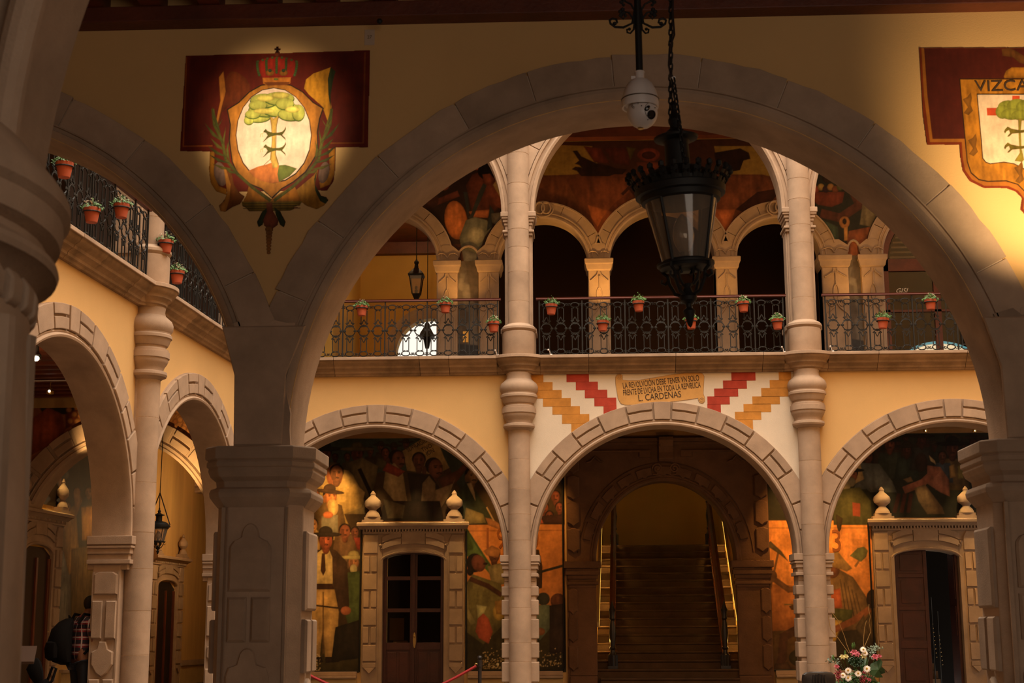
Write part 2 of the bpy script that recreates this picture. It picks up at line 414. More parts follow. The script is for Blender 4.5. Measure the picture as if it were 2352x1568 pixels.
# far facade, lower storey wall with three arches
b = MB()
for cx in BAYS: arch_wall(b, cx-2.65, cx+2.65, cx, AR+.03, AR+.03, ZS, ZS, 6.25, 0, .55)
b.box((9.53, 0, -.4), (11.8, .55, 6.25))
wall_back = struct(b, 'wall_back', 'yellow', FAR)
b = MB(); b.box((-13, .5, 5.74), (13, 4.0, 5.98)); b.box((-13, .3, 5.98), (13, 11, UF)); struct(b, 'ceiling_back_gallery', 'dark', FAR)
# left facade wall
LB = [-5.0, .30, 5.60]; LC = [-2.35, 2.95, 8.25]
b = MB()
for cx in LB: arch_wall(b, cx-2.65, cx+2.65, cx, AR+.03, AR+.03, ZS, ZS, 6.25, 0, .5)
b.box((8.25, 0, -.4), (9.1, .5, 6.25)); b.box((-20, 0, -.4), (-7.65, .5, 6.25))
wall_left = struct(b, 'wall_left', 'yellow', LEFT)
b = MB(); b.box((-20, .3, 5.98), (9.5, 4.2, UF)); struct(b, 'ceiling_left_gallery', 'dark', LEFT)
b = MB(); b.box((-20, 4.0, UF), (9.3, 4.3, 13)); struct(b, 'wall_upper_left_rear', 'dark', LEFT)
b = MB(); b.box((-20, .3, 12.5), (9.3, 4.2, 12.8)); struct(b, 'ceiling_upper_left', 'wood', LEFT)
# rear walls of the left gallery
LW = 4.0
b = MB(); b.box((-20, LW, -.4), (9.2, LW+.3, UF)); struct(b, 'wall_left_gallery', 'ochre', LEFT)
b = MB(); b.box((9.2, LW, -.4), (24, LW+.3, UF)); struct(b, 'wall_left_passage', 'oldyellow', LEFT)
# right side of the courtyard (outside the photograph's frame, closes the court; raised tall to block low sky light)
b = MB(); b.box((11.6, 10.2, -.4), (12, 27.2, 17)); struct(b, 'wall_right', 'yellow')
# room behind the camera
b = MB(); b.box((-14, -3.3, -.4), (12, -3, 6.5)); struct(b, 'wall_near_gallery', 'yellow')
b = MB(); b.box((11.6, -3, -.4), (12, 10.2, 6.5)); struct(b, 'wall_near_right', 'yellow')
b = MB(); b.box((-14.3, -3.3, -.4), (-14, 17, 6.5)); struct(b, 'wall_near_left', 'yellow')

# ------------------------------------------------------------------ arches of cut stone (rusticated)
BND = [3.6, 14.2, 25.5, 37, 47, 57, 69, 80, 90]
def rust_arch(frame, cx, label, zs=ZS):
    t = thing('stone_arch', label, 'arch', (cx, 0, zs), frame=frame, group='carved arches round the courtyard')
    b = MB()   # moulded inner ring and the soffit
    pr = [(0, .50), (0, .02), (.0, -.045), (.012, -.07), (.04, -.08), (.062, -.065), (.07, -.045), (.085, -.055), (.10, -.05), (.10, .0), (.12, .50)]
    arch_sweep(b, 0, 0, (AR, AR, pr), 0, 180, 56)
    b.build('inner_moulding', 'stone', t, smooth=True)
    b = MB(); arch_sweep(b, 0, 0, (AR, AR, [(.10, -.03), (.445, -.03), (.445, .0), (.10, .0)]), 0, 180, 48)
    b.build('joint_backing', 'stone', t)
    r0, r1, rm = AR+.115, AR+.44, AR+.285
    def stone(a0, a1, ra, rb, nm='arch_stone'):
        b = MB(); g = R(.35); n = max(2, int(abs(a1-a0)/4))
        pts = sector(0, 0, ra, ra, rb, rb, a0+.38, a1-.38, n)
        b.prism(pts, -.075-random.random()*.008, -.02); b.build(nm, 'stone', t, bevel=.008)
    edges = [-BND[0]]+BND
    for s in (1, -1):
        for k in range(len(BND)-1):
            a0, a1 = 90-s*BND[k], 90-s*BND[k+1]
            if s == 1: a0, a1 = a1, a0
            if k % 2 == 0 and k < 6:
                stone(a0, a1, r0, rm-.018, 'arch_stone'); stone(a0, a1, rm+.018, r1, 'arch_stone')
            else: stone(a0, a1, r0, r1)
    stone(90-BND[0], 90+BND[0], r0, r1, 'keystone')
    return t
rust_arch(FAR, BAYS[0], 'carved ground-floor arch framing the door with two urns')
rust_arch(FAR, BAYS[1], 'carved ground-floor arch under the painted scroll, framing the staircase')
rust_arch(FAR, BAYS[2], 'carved ground-floor arch above the half-open door at the right')
rust_arch(LEFT, LB[1], 'near steep-looking arch of the left wing with ceiling lamps behind')
rust_arch(LEFT, LB[2], 'far narrow-looking arch of the left wing with the hanging lantern behind')
rust_arch(LEFT, LB[0], 'arch of the left wing hidden behind the dark foreground pier')

# ------------------------------------------------------------------ columns
def cusped(w, h, n=1):
    """outline of the cusped field: straight sides, stepped lobes at the top"""
    p = [(-w, 0), (w, 0), (w, h*.62)]
    p += ell(w*.62, h*.66, w*.30, h*.13, 0, 90, 4)
    p += ell(0, h*.84, w*.38, h*.16, 0, 180, 8)
    p += ell(-w*.62, h*.66, w*.30, h*.13, 90, 180, 4)
    p += [(-w, h*.62)]
    return p
def field(t, outline, x, z, axis='y', y=-.03, d=.035, m='stone', bev=.02):
    b = MB(); b.prism([(x+p[0], z+p[1]) for p in outline], y, y+d, bev); return b.build('carved_field', m, t)
def side_field(t, pts, xs, xd, m='stone'):
    """field on a face that looks along +x or -x ; pts are (y,z)"""
    b = MB(); cy = sum(p[0] for p in pts)/len(pts); cz = sum(p[1] for p in pts)/len(pts)
    b.loft([[(xs, y, z) for y, z in pts], [(xs+xd*.6, y, z) for y, z in pts], [(xs+xd, cy+(y-cy)*.86, cz+(z-cz)*.94) for y, z in pts]])
    return b.build('carved_field', m, t)
rect = lambda w, h: [(-w, 0), (w, 0), (w, h), (-w, h)]
def carve_left(t):
    xs = -.29
    for y_ in (.155, .355):
        for z0, h in ((.45, .52), (1.52, .52), (-.3, .3)):
            side_field(t, [(y_-.075, z0), (y_+.075, z0), (y_+.075, z0+h), (y_-.075, z0+h)], xs, -.045)
    side_field(t, [(.08, 2.13), (.43, 2.13), (.43, 2.40), (.36, 2.44), (.15, 2.44), (.08, 2.40)], xs, -.03)
    side_field(t, [(.255+p[0]*.16, 1.0+p[1]*.48) for p in [(-1, .35), (-.5, .1), (0, 0), (.5, .1), (1, .35), (1, .7), (.5, .78), (.3, 1), (-.3, 1), (-.5, .78), (-1, .7)]], xs, -.04)
    for y_ in (.07, .44):
        b = MB(); b.box((xs-.012, y_-.012, 0), (xs+.01, y_+.012, 2.44)); b.build('edge_fillet', 'stone', t)
CAP = [(.21, 5.16), (.245, 5.19), (.28, 5.20), (.293, 5.23), (.288, 5.27), (.262, 5.28), (.235, 5.285), (.235, 5.31), (.25, 5.35), (.285, 5.40), (.30, 5.44), (.30, 5.465),
       (.318, 5.475), (.318, 5.565), (.30, 5.57), (.30, 5.60), (.282, 5.605), (.262, 5.62), (.262, 5.65), (.285, 5.66), (.305, 5.70), (.325, 5.76), (.343, 5.77), (.343, 5.81), (.322, 5.83), (.322, 5.85), (.352, 5.90), (.355, 5.97), (.33, 6.03), (.285, 6.07), (.24, 6.11), (.225, 6.17), (.235, 6.23)]
def jamb_box(b, x0, x1, y0, y1, z0, z1): b.box((x0, y0, z0), (x1, y1, z1))
def column(frame, x, label, drums, lower=True):
    left = frame is LEFT
    t = thing('stone_column', label, 'column', (x, 0, -.05), frame=frame, group='engaged columns round the courtyard')
    zo = .05
    # pier behind the round shaft, running through the wall thickness
    b = MB(); b.box((-.29, .05 if left else -.03, -.35), (.29, .46 if left else .53, 2.5+zo)); b.build('pier', 'stone', t, bevel=.02)
    # carved fields on the front edges and the reveals of the pier
    if left:
        carve_left(t)
    for s in (-1, 1):
        z = .35 if not left else 9
        k = 0
        while z < 2.4:
            h = (.34, .42)[k % 2]
            if z+h > 2.45: h = 2.45-z
            c = MB(); m_ = .02
            c.prism([(s*.18, z), (s*.335, z), (s*.335, z+h-.07), (s*.18, z+h-.07)], -.05, .02); c.build('raised_field', 'stone', t, bevel=.015)
            c = MB()
            for q in ((.06, .22), (.27, .43)) if k % 2 else ((.06, .43),):
                c.box((s*.27, q[0], z), (s*.33, q[1], z+h-.07))
            c.build('raised_field', 'stone', t, bevel=.015)
            z += h; k += 1
        # impost capital
        c = MB()
        for z0, z1, e in ((2.42, 2.50, .0), (2.50, 2.56, .05), (2.56, 2.64, .015), (2.64, 2.72, .04), (2.72, 2.755, .065), (2.755, 2.77, .05), (2.77, 2.89, .075)):
            xa, xb = sorted((s*.10, s*(.285+e)))
            c.box((xa, -.045-e, z0+zo), (xb, .54, z1+zo))
        c.build('impost_capital', 'stone', t, bevel=.012)
    # round shaft in drums
    zs = drums
    for z0, z1 in zip(zs[:-1], zs[1:]):
        c = MB(); e = random.uniform(0, .003)
        c.lathe([(.2+e, z0+.004+zo), (.2+e, z1-.004+zo)], (0, -.10), 32)
        c.build('column_drum', 'stone', t, smooth=True)
    c = MB(); c.lathe([(.1985, zs[0]+zo), (.1985, zs[-1]+zo)], (0, -.10), 24); c.build('mortar_core', 'joint', t, smooth=True)
    c = MB(); c.lathe([(r, z+zo) for r, z in CAP], (0, -.10), 32); c.build('baluster_capital', 'stone', t, smooth=True)
    # stone strip joining shaft and wall
    c = MB(); c.box((-.19, -.06, 2.85), (.19, .02, 6.2)); c.build('wall_strip', 'stone', t)
    return t
column(FAR, COLS[0], 'ground-floor column between the urn-topped door and the staircase arch', [-.35, 1.0, 1.33, 1.95, 2.30, 2.62, 3.15, 3.62, 4.08, 4.62, 5.16])
column(FAR, COLS[1], 'ground-floor column right of the staircase, behind the office chair', [-.35, .95, 1.27, 1.93, 2.50, 2.85, 3.40, 3.95, 4.55, 5.16])
column(FAR, COLS[2], 'ground-floor column hidden behind the near right pier', [-.35, 1.2, 2.1, 3.0, 4.2, 5.16])
column(LEFT, LC[1], 'left wing column standing in front of the pier by the plaid-shirted visitor', [-.35, .62, 1.24, 1.85, 2.44, 2.95, 3.66, 4.6, 5.16])
column(LEFT, LC[2], 'left wing corner column hidden behind the near middle pier', [-.35, 1.2, 2.1, 3.0, 4.2, 5.16])
column(LEFT, LC[0], 'left wing column hidden behind the dark foreground pier', [-.35, 1.2, 2.1, 3.0, 4.2, 5.16])
# ------------------------------------------------------------------ cornice of the first floor
PROF = [(.0, 6.22), (.06, 6.22), (.075, 6.25), (.11, 6.265), (.115, 6.30), (.15, 6.335), (.19, 6.35), (.20, 6.385), (.215, 6.40), (.26, 6.425), (.285, 6.46), (.29, 6.475), (.31, 6.48), (.315, 6.535), (.0, 6.54)]
def cornice(frame, x0, x1, cols, name, seed):
    rr = random.Random(seed)
    root = MB(); root.box((x0, .01, 6.24), (x1, .4, UF)); root = struct(root, name, 'stone_d', frame)
    cuts = sorted([x0, x1]+[c+s*.40 for c in cols for s in (-1, 1) if x0 < c+s*.4 < x1])
    for a, c in zip(cuts[:-1], cuts[1:]):
        if any(abs((a+c)/2-k) < .3 for k in cols): continue
        x = a
        while x < c-.01:
            L_ = min(rr.choice((.55, .9, 1.25, 1.6)), c-x)
            if c-x-L_ < .35: L_ = c-x
            m = MB(); y = rr.uniform(0, .006)
            m.loft([[(q, -d-y, z) for d, z in PROF[:13]]+[(q, .0, 6.48)] for q in (x+.004, x+L_-.004)])
            m.build('cornice_stone', 'stone_d', root, smooth=True)
            m = MB(); m.box((x+.003, -.325-y, 6.482), (x+L_-.003, .02, 6.54)); m.build('ledge_stone', 'stone', root, bevel=.008)
            x += L_
    for k in cols:
        if not x0 < k < x1: continue
        m = MB(); rings = []
        for d, z in PROF[:13]:
            # break forward: short straight return, then a rounded front
            R_ = .20+d*.95
            pts = [(k-.40, .0, z), (k-.40, -d, z)]+[(k+R_*math.cos(R(a)), -.10-R_*.80*math.sin(R(a))*1.0-0*d, z) for a in range(170, 9, -10)]+[(k+.40, -d, z), (k+.40, 0, z)]
            rings.append(pts)
        m.loft(rings); m.build('cornice_breakout', 'stone_d', root, smooth=True)
        m = MB(); rings = []
        for z in (6.482, 6.54):
            R_ = .20+.315*.95
            rings.append([(k-.40, .02, z), (k-.40, -.325, z)]+[(k+R_*math.cos(R(a)), -.105-R_*.80*math.sin(R(a)), z) for a in range(165, 14, -10)]+[(k+.40, -.325, z), (k+.40, .02, z)])
        m.loft(rings); m.build('ledge_breakout', 'stone', root, bevel=.006)
    return root
cornice(FAR, -6.3, 11.6, COLS, 'trim_1', 3)
cornice(LEFT, -8, 9.0, LC, 'trim_2', 4)

# ------------------------------------------------------------------ painted bay above the staircase
b = MB(); arch_wall(b, -.88, 4.06, BAYS[1], 2.72, 2.72, ZS, 3.5, 6.24, -.012, .0, 48)
pp = b.build('painted_plaster', 'white', wall_back)
def crop4(x, y): return at(1200+x*.28061, 820+y*.28061, 27.2)
def steps(rows, m, nm):
    b = MB()
    for x0, x1, y0, y1 in rows:
        p, q = crop4(x0, y0), crop4(x1, y1)
        b.box((p.x, -.016, q.z), (q.x, -.0125, p.z))
    b.build(nm, m, wall_back)
steps([(360, 545, 120, 203), (437, 618, 203, 269), (510, 695, 269, 334), (588, 769, 334, 400), (663, 771, 400, 470)], 'red', 'red_painted_steps')
steps([(1708, 1908, 110, 192), (1640, 1837, 192, 258), (1568, 1766, 258, 322), (1512, 1697, 322, 386), (1512, 1625, 386, 470)], 'red', 'red_painted_steps')
steps([(60, 172, 120, 206), (98, 247, 206, 272), (98, 321, 272, 337), (168, 396, 337, 403), (245, 471, 403, 468), (324, 548, 468, 543), (400, 540, 543, 640)], 'orange', 'orange_painted_steps')
steps([(2095, 2200, 100, 188), (2022, 2190, 188, 254), (1953, 2176, 254, 322), (1880, 2107, 322, 384), (1808, 2035, 384, 448), (1738, 1955, 448, 512), (1738, 1889, 512, 640)], 'orange', 'orange_painted_steps')
sc_ = [(800, 138), (818, 150), (820, 186), (870, 192), (950, 190), (1100, 165), (1250, 140), (1360, 128), (1430, 127), (1470, 133), (1487, 155), (1484, 220), (1480, 300), (1492, 335), (1493, 360), (1478, 378), (1455, 376), (1438, 355), (1437, 335), (1380, 345), (1250, 362), (1120, 376), (980, 388), (900, 392), (840, 392), (805, 380), (782, 340), (772, 280), (762, 220), (760, 165), (775, 142)]
b = MB(); pts = [(crop4(x, y).x, crop4(x, y).z) for x, y in sc_]; b.prism(pts, -.018, -.0125)
scroll = b.build('painted_scroll', 'parch', wall_back)
b = MB()
for (cx, cy, s) in ((792, 160, 1), (1466, 352, -1)):
    P = []
    for i in range(26):
        a = i/25*4*PI; r = 26*(1-i/30); q = crop4(cx+r*math.cos(a)*s, cy+r*math.sin(a)); P.append((q.x, -.019, q.z))
    b.tube(P, .004, 4)
edge = [crop4(x, y) for x, y in sc_]; b.tube([(p.x, -.018, p.z) for p in edge], .003, 4, True)
b.build('scroll_outline', 'stone_d', wall_back)
def scrolltext(body, cx, cy, size, rot, sx=.8):
    p = crop4(cx, cy); o = text('painted_lettering', body, size, 'ink', wall_back, (p.x, -.0215, p.z), (PI/2, R(-rot), 0), .002, sx)
    return o
TL = []
for body, x0, x1, cx, cy, h, rot in (('LA REVOLVCIÓN DEBE TENER VN SOLO', 820, 1450, 1133, 205, 52, 5.5), ('FRENTE DE LVCHA EN TODA LA REPVBLICA', 820, 1460, 1140, 262, 52, 5.5), ('L. CARDENAS', 945, 1297, 1122, 322, 58, 5.0)):
    o = scrolltext(body, cx, cy, h*.28061/125*1.32, rot, 1)
    wd = max(v.co.x for v in o.data.vertices)-min(v.co.x for v in o.data.vertices)
    o.scale = ((x1-x0)*.28061/125/wd, 1, 1)

# ------------------------------------------------------------------ upper storey of the far facade
def upper_column(frame, x, label, flip=1):
    t = thing('upper_column', label, 'column', (x, 0, UF), frame=frame, group='upper-floor columns')
    Z = lambda z: z-UF
    b = MB()
    b.lathe([(.30, 0), (.305, .02), (.305, .46), (.29, .48), (.30, .49), (.325, .52), (.32, .56), (.29, .59), (.24, .61), (.22, .63)], (0, -.06), 32)
    b.box((-.31, -.03, 0), (.31, .45, .47)); b.box((-.335, -.04, .47), (.335, .46, .56)); b.box((-.27, -.02, .56), (.27, .45, .64))
    b.build('base', 'stone', t, smooth=True)
    zs = [.62, 1.06, 1.62, 2.10, 2.45, 2.95, 3.35, 3.95, 4.55, 5.1, 5.8]
    for z0, z1 in zip(zs[:-1], zs[1:]):
        c = MB(); c.lathe([(.2+random.uniform(0,.003), z0+.004), (.2, z1-.004)], (0, -.06), 32); c.build('column_drum', 'stone', t, smooth=True)
    c = MB(); c.lathe([(.1985, .6), (.1985, 5.8)], (0, -.06), 24); c.build('mortar_core', 'joint', t, smooth=True)
    c = MB(); c.box((-.235, -.01, .6), (.235, .45, 2.4)); c.box((-.26, .04, .6), (.26, .40, 2.4)); c.build('pier', 'stone', t, bevel=.015)
    for s in (-1, 1):
        c = MB()
        for z0, z1, e in ((2.36, 2.42, .02), (2.42, 2.47, .05), (2.47, 2.56, .0), (2.56, 2.62, .02), (2.62, 2.68, .045), (2.68, 2.72, .07), (2.72, 2.82, .085)):
            xa, xb = sorted((s*.12, s*(.25+e))); c.box((xa, -.03-e, z0), (xb, .47, z1))
        c.build('impost_capital', 'stone', t, bevel=.014)
    return t
upper_column(FAR, COLS[0], 'upper column at the left end of the middle balcony')
upper_column(FAR, COLS[1], 'upper column at the right end of the middle balcony')
upper_column(FAR, COLS[2], 'upper column hidden beyond the near arch')
upper_column(FAR, -6.2, 'upper corner column hidden behind the near pier')
upper_column(LEFT, LC[1], 'left wing upper column between two flowerpot balconies')
upper_column(LEFT, LC[0], 'left wing upper column behind the foreground pier')
b = MB()
UZ = 9.35
for cx in BAYS: arch_wall(b, cx-2.65, cx+2.65, cx, AR, AR, UZ, UZ, 17, .0, .45, 40)
b.box((9.53, 0, UF), (11.8, .45, 17))
wu = struct(b, 'wall_upper_back', 'stone', FAR)
b = MB()
for cx in LB: arch_wall(b, cx-2.65, cx+2.65, cx, AR, AR, UZ, UZ, 17, .0, .45, 40)  # unseen top raised to keep low sky light out
b.box((8.25, 0, UF), (9.1, .5, 17)); b.box((-20, 0, UF), (-7.65, .5, 17))
wul = struct(b, 'wall_upper_left', 'stone', LEFT)
def upper_arch(frame, cx, label):
    t = thing('upper_arch', label, 'arch', (cx, 0, UZ), frame=frame, group='upper-floor arches')
    b = MB(); pr = [(-.02, .44), (-.02, -.03), (.02, -.05), (.05, -.04), (.06, -.015), (.11, -.02), (.12, -.06), (.17, -.065), (.18, -.02), (.2, .02), (.1, .44)]
    arch_sweep(b, 0, 0, (AR, AR, pr), 0, 180, 56); b.build('inner_moulding', 'stone', t, smooth=True)
    a = 4
    edges = [4, 17, 29, 42, 54, 66, 78, 102, 114, 126, 138, 151, 163, 176]
    for a0, a1 in zip(edges[:-1], edges[1:]):
        b = MB(); b.prism(sector(0, 0, AR+.19, AR+.19, AR+.46, AR+.46, a0+.15, a1-.15, 4), -.03, .02); b.build('arch_stone', 'stone', t, bevel=.006)
    return t
upper_arch(FAR, BAYS[0], 'upper arch over the left balcony with the small lantern')
upper_arch(FAR, BAYS[1], 'upper arch over the middle balcony with the horse-like painting')
upper_arch(FAR, BAYS[2], 'upper arch over the right balcony with the glazed window')
# upper gallery ceiling with joists
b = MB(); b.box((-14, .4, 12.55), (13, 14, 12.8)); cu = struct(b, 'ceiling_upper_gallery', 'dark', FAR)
for k in range(30):
    x = -5+.52*k; m = MB(); m.box((x-.07, .45, 12.33), (x+.07, 4.0, 12.56)); m.build('joist', 'wood', cu)
m = MB(); m.box((-6, 3.72, 12.1), (12, 3.98, 12.34)); m.build('wall_beam', 'wood', cu)

# ------------------------------------------------------------------ upper gallery rear wall with its arches
RW = 4.0     # local depth of the rear wall
holes = [(-4.11, 1.13, 0), (-.675, .965, 0), (1.895, 1.135, 0), (4.39, .90, 0), (7.76, 1.15, 1)]
b = MB(); x = -6.4; SZ = 9.40
ed = [-6.4, -2.30, .525, 3.26, 5.9, 13]
for (cx, rx, win), a0, a1 in zip(holes, ed[:-1], ed[1:]):
    arch_wall(b, a0, a1, cx, rx, rx*.98, SZ, UF, 12.6, RW, RW+.45, 28)
b.box((6.6, RW+.05, UF), (9.0, RW+.4, 7.25))
struct(b, 'wall_upper_gallery', 'ochre', FAR)
b = MB(); b.box((-14, RW-.5, UF), (-6.45, RW+.4, 12.6)); struct(b, 'wall_upper_corner', 'dark', FAR)
for i, (cx, rx, win) in enumerate(holes):
    lab = ['small arch leading to the yellow hallway with the hanging lantern', 'small arch left of the middle balcony pillars, carved knot at its crown', 'middle small arch behind the big hanging lantern',
           'small arch right of the middle pillars, carved knot at its crown', 'small arch around the red-framed window'][i]
    t = thing('gallery_arch', lab, 'arch', (cx, RW, SZ), frame=FAR, group='small arches in the upper gallery wall')
    rz = rx*.98; w_ = .36
    b = MB(); pr = [(-.01, .46), (-.01, -.05), (.02, -.075), (.055, -.07), (.06, -.05), (.09, -.05), (.10, -.075), (.12, -.075), (.13, -.05), (.13, .46)]
    arch_sweep(b, 0, 0, (rx, rz, pr), 0, 180, 40); b.build('inner_moulding', 'stone', t, smooth=True)
    b = MB(); arch_sweep(b, 0, 0, (rx, rz, [(w_-.035, -.055), (w_-.03, -.075), (w_, -.075), (w_, 0), (w_-.035, 0)]), 14, 166, 32); b.build('outer_moulding', 'stone', t, smooth=True)
    n = 8
    for k in range(n):
        a0, a1 = 8+(164)*k/n, 8+164*(k+1)/n
        b = MB(); b.prism(sector(0, 0, rx+.12, rz+.12, rx+w_-.03, rz+w_-.03, a0+.3, a1-.3, 4), -.05, .0); b.build('arch_stone', 'stone', t)
    if i in (1, 3):
        b = MB()
        for s in (-1, 1): b.tube([(s*.07+.10*math.cos(q*PI/8), -.085, rz+w_*.62+.13*math.sin(q*PI/8)) for q in range(16)], .022, 6, True)
        b.tube([(.22*math.cos(q*PI/10), -.08, rz+w_*.55+.17*math.sin(q*PI/10)) for q in range(20)], .018, 6, True)
        b.build('carved_knot', 'stone', t, smooth=True)
def knot_pier(x0, x1, label, half=0):
    xc = (x0+x1)/2; w_ = (x1-x0)/2
    t = thing('gallery_pillar', label, 'pillar', (xc, RW, UF), frame=FAR, group='pillars of the upper gallery wall')
    H = 2.62
    b = MB(); b.box((-w_, -.07, 0), (w_, .46, H+.02)); b.build('shaft', 'stone', t, bevel=.03)
    b = MB(); b.loft([[(-w_-e, -.08-e, z), (w_+e, -.08-e, z), (w_+e, .5, z), (-w_-e, .5, z)] for e, z in ((.0, H), (.03, H+.03), (.05, H+.13), (.07, H+.16), (.075, H+.25), (.05, H+.27))])
    b.build('capital', 'stone', t)
    b = MB(); b.prism([(-w_, H+.27), (w_, H+.27), (w_+.03, H+.48), (w_*.4, H+.62), (-w_*.4, H+.62), (-w_-.03, H+.48)], -.06, .2); b.build('springer', 'stone', t)
    # ribbon knot carved on the shaft
    b = MB(); z = H-.75; y = -.085
    b.tube([(-.04+0*q, y, H-.02-.04*q) for q in range(3)], .012, 5)
    loop = [(.075*math.sin(q*PI/8)*(1 if q < 8 else 1), y, z+.2+.17*-math.cos(q*PI/8)) for q in range(16)]
    b.tube([(p[0]*.75, p[1], p[2]) for p in loop], .016, 6, True)
    for s in (-1, 1):
        b.tube([(s*(.115+.065*math.cos(q*PI/6)), y, z-.03+.065*math.sin(q*PI/6)) for q in range(12)], .016, 6, True)
        b.tube([(s*.02, y, z+.02), (-s*.06, y, z-.12), (-s*(w_-.07), y, z-.26), (-s*(w_-.07), y, .25)], .016, 6)
        b.tube([(s*.03, y, H-.02), (s*(.05), y, H-.10), (s*(w_-.05), y, H-.22)], .014, 6)
    b.tube([(0, y, z+.37), (0, y, H-.12)], .018, 6)
    b.build('ribbon_knot', 'stone', t, smooth=True)
    # leaf notch over the capital
    b = MB()
    for s in (-1, 1): b.tube([(0, -.075, H+.33), (s*.06, -.075, H+.42), (s*.15, -.075, H+.44), (s*w_, -.075, H+.38)], .016, 6)
    b.build('leaf_carving', 'stone', t, smooth=True)
knot_pier(-2.99, -2.53, 'carved pillar right of the yellow hallway arch')
knot_pier(-2.08, -1.64, 'carved pillar right of the grey painted strip, left of the middle balcony')
knot_pier(.29, .76, 'lit carved pillar behind the middle balcony, left of the big lantern')
knot_pier(3.03, 3.49, 'carved pillar behind the middle balcony, right of the big lantern')
knot_pier(5.29, 5.86, 'carved pillar left of the second grey painted strip')
knot_pier(6.13, 6.61, 'carved pillar left of the red-framed window')
# grey-blue painted strips between the paired pillars
for xa, xb, nm in ((-2.53, -2.08, 'grey-blue painted strip with stepped outline beside the hallway arch'), (5.86, 6.13, 'grey-blue painted strip beside the red-framed window')):
    c = Canvas(xa, xb, UF, 9.75, .02, (104, 92, 82)); x_ = (xa+xb)/2; w_ = xb-xa
    c.poly([(xa, 9.75), (xb, 9.75), (xb, 8.2), (x_, 8.7), (x_-.1*w_, 9.3)], (92, 78, 66), 0)
    c.poly([(xa+.05, 9.15), (x_-.05, 9.15), (x_-.1, 8.95), (x_+.02, 8.9), (x_+.05, 8.6), (xb-.05, 8.45), (xb, 7.4), (x_, 7.3), (x_-.05, 8.0), (x_+.12*w_, 8.1), (x_, 8.3), (xa+.12, 8.35), (xa+.1, 8.75), (xa, 8.8)], (128, 116, 104), .1)
    c.poly([(xa, 7.6), (xb, 7.55), (xb, 6.7), (xa+.1, 6.7)], (62, 62, 66), .1)
    o = c.finish('painted_strip', loc=(0, 27.2+RW-.012, 0), keep=(lambda X, Z, x_=x_, w_=w_: (Z < 9.5) | (((X-x_)/(w_/2))**2+((Z-9.5)/.24)**2 < 1)))
    tag(o, nm, 'mural')
    b = MB(); b.tube([(x_+w_/2*math.cos(q*PI/10), RW-.03, 9.5+.25*math.sin(q*PI/10)) for q in range(11)], .028, 6)
    o = b.build('painted_strip_moulding', 'stone', frame=FAR, smooth=True); tag(o, nm.replace('painted strip', 'strip')+', round stone moulding on top', 'moulding')
b = MB(); b.box((-2.42, RW-.03, 7.62), (-2.30, RW-.012, 7.86)); o = b.build('wall_switch', 'brass', frame=FAR); tag(o, 'small brass light switch on the grey painted strip', 'switch')
# rooms behind
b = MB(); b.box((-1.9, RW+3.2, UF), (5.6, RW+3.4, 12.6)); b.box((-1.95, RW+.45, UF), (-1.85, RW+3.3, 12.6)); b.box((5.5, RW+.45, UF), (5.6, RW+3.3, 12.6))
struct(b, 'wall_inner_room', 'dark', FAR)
# yellow hallway behind the left arch
b = MB(); b.box((-6.4, RW+.45, UF), (-5.35, RW+.6, 12.6)); b.box((-5.5, RW+.45, UF), (-5.4, RW+5, 12.6)); b.box((-1.9, RW+.45, UF), (-1.8, RW+5, 12.6))
arch_wall(b, -5.5, -1.8, -3.62, .86, .90, 8.30, UF, 12.6, RW+5, RW+5.3, 24)
struct(b, 'wall_hallway', 'ochre', FAR)
b = MB(); b.box((-5.5, RW+.5, 11.15), (-1.8, RW+5, 11.35)); struct(b, 'ceiling_hallway', 'wood', FAR)
b = MB(); b.box((-5.5, RW+4.8, 10.85), (-1.8, RW+5.0, 11.16)); struct(b, 'trim_3', 'wood', FAR)
b = MB(); pr = [(0, .32), (0, -.05), (.3, -.05), (.3, 0)]
arch_sweep(b, 0, 0, (.86, .90, pr), 0, 180, 28, stilt=1.75)
t = thing('hallway_doorway', 'stone-framed doorway at the end of the upper hallway, glaring white outdoors', 'doorway', (-3.62, RW+5, 8.30), frame=FAR)
b.build('stone_frame', 'stone_n', t, smooth=True)
# red framed window in the right arch
t = thing('window_1', 'arched red wooden window on the upper right with blinds behind the glass', 'window', (7.76, RW+.15, 7.25), frame=FAR); t['kind'] = 'structure'; del t['category']
b = MB(); rw_ = 1.13
b.box((-rw_, 0, 0), (-rw_+.12, .1, 2.15)); b.box((rw_-.12, 0, 0), (rw_, .1, 2.15)); b.box((-.07, 0, 0), (.07, .1, 3.2)); b.box((-rw_, 0, 1.85), (rw_, .1, 2.12)); b.box((-rw_, 0, -.02), (rw_, .1, .1)); b.box((-rw_, 0, .95), (rw_, .1, 1.0))
arch_sweep(b, 0, 2.13, (rw_-.13, rw_-.13, [(0, 0), (.14, 0), (.14, .1), (0, .1)]), 0, 180, 28)
b.build('window_frame', M['rail'] if 0 else 'wood', t)
for s in (-1, 1):
    xs_ = sorted((s*.07, s*(rw_-.12)))
    b = MB(); b.box((xs_[0], .045, .1), (xs_[1], .055, 1.85)); b.build('pane', 'pane', t)
b = MB(); b.prism(ell(0, 2.12, rw_-.14, rw_-.14, 0, 180, 20), .045, .055); b.build('pane', 'pane', t)
for k in range(9):
    b = MB(); z = 2.18+k*.11; h = math.sqrt(max(.01, (rw_-.2)**2-(z-2.12)**2)); b.box((-h, .16, z), (h, .20, z+.035)); b.build('blind_slat', 'camw', t)
b = MB(); b.box((-1.6, 1.9, -.8), (1.6, 2.0, 4)); b.build('room_back', 'black', t)  # black backing stands for the unlit interior
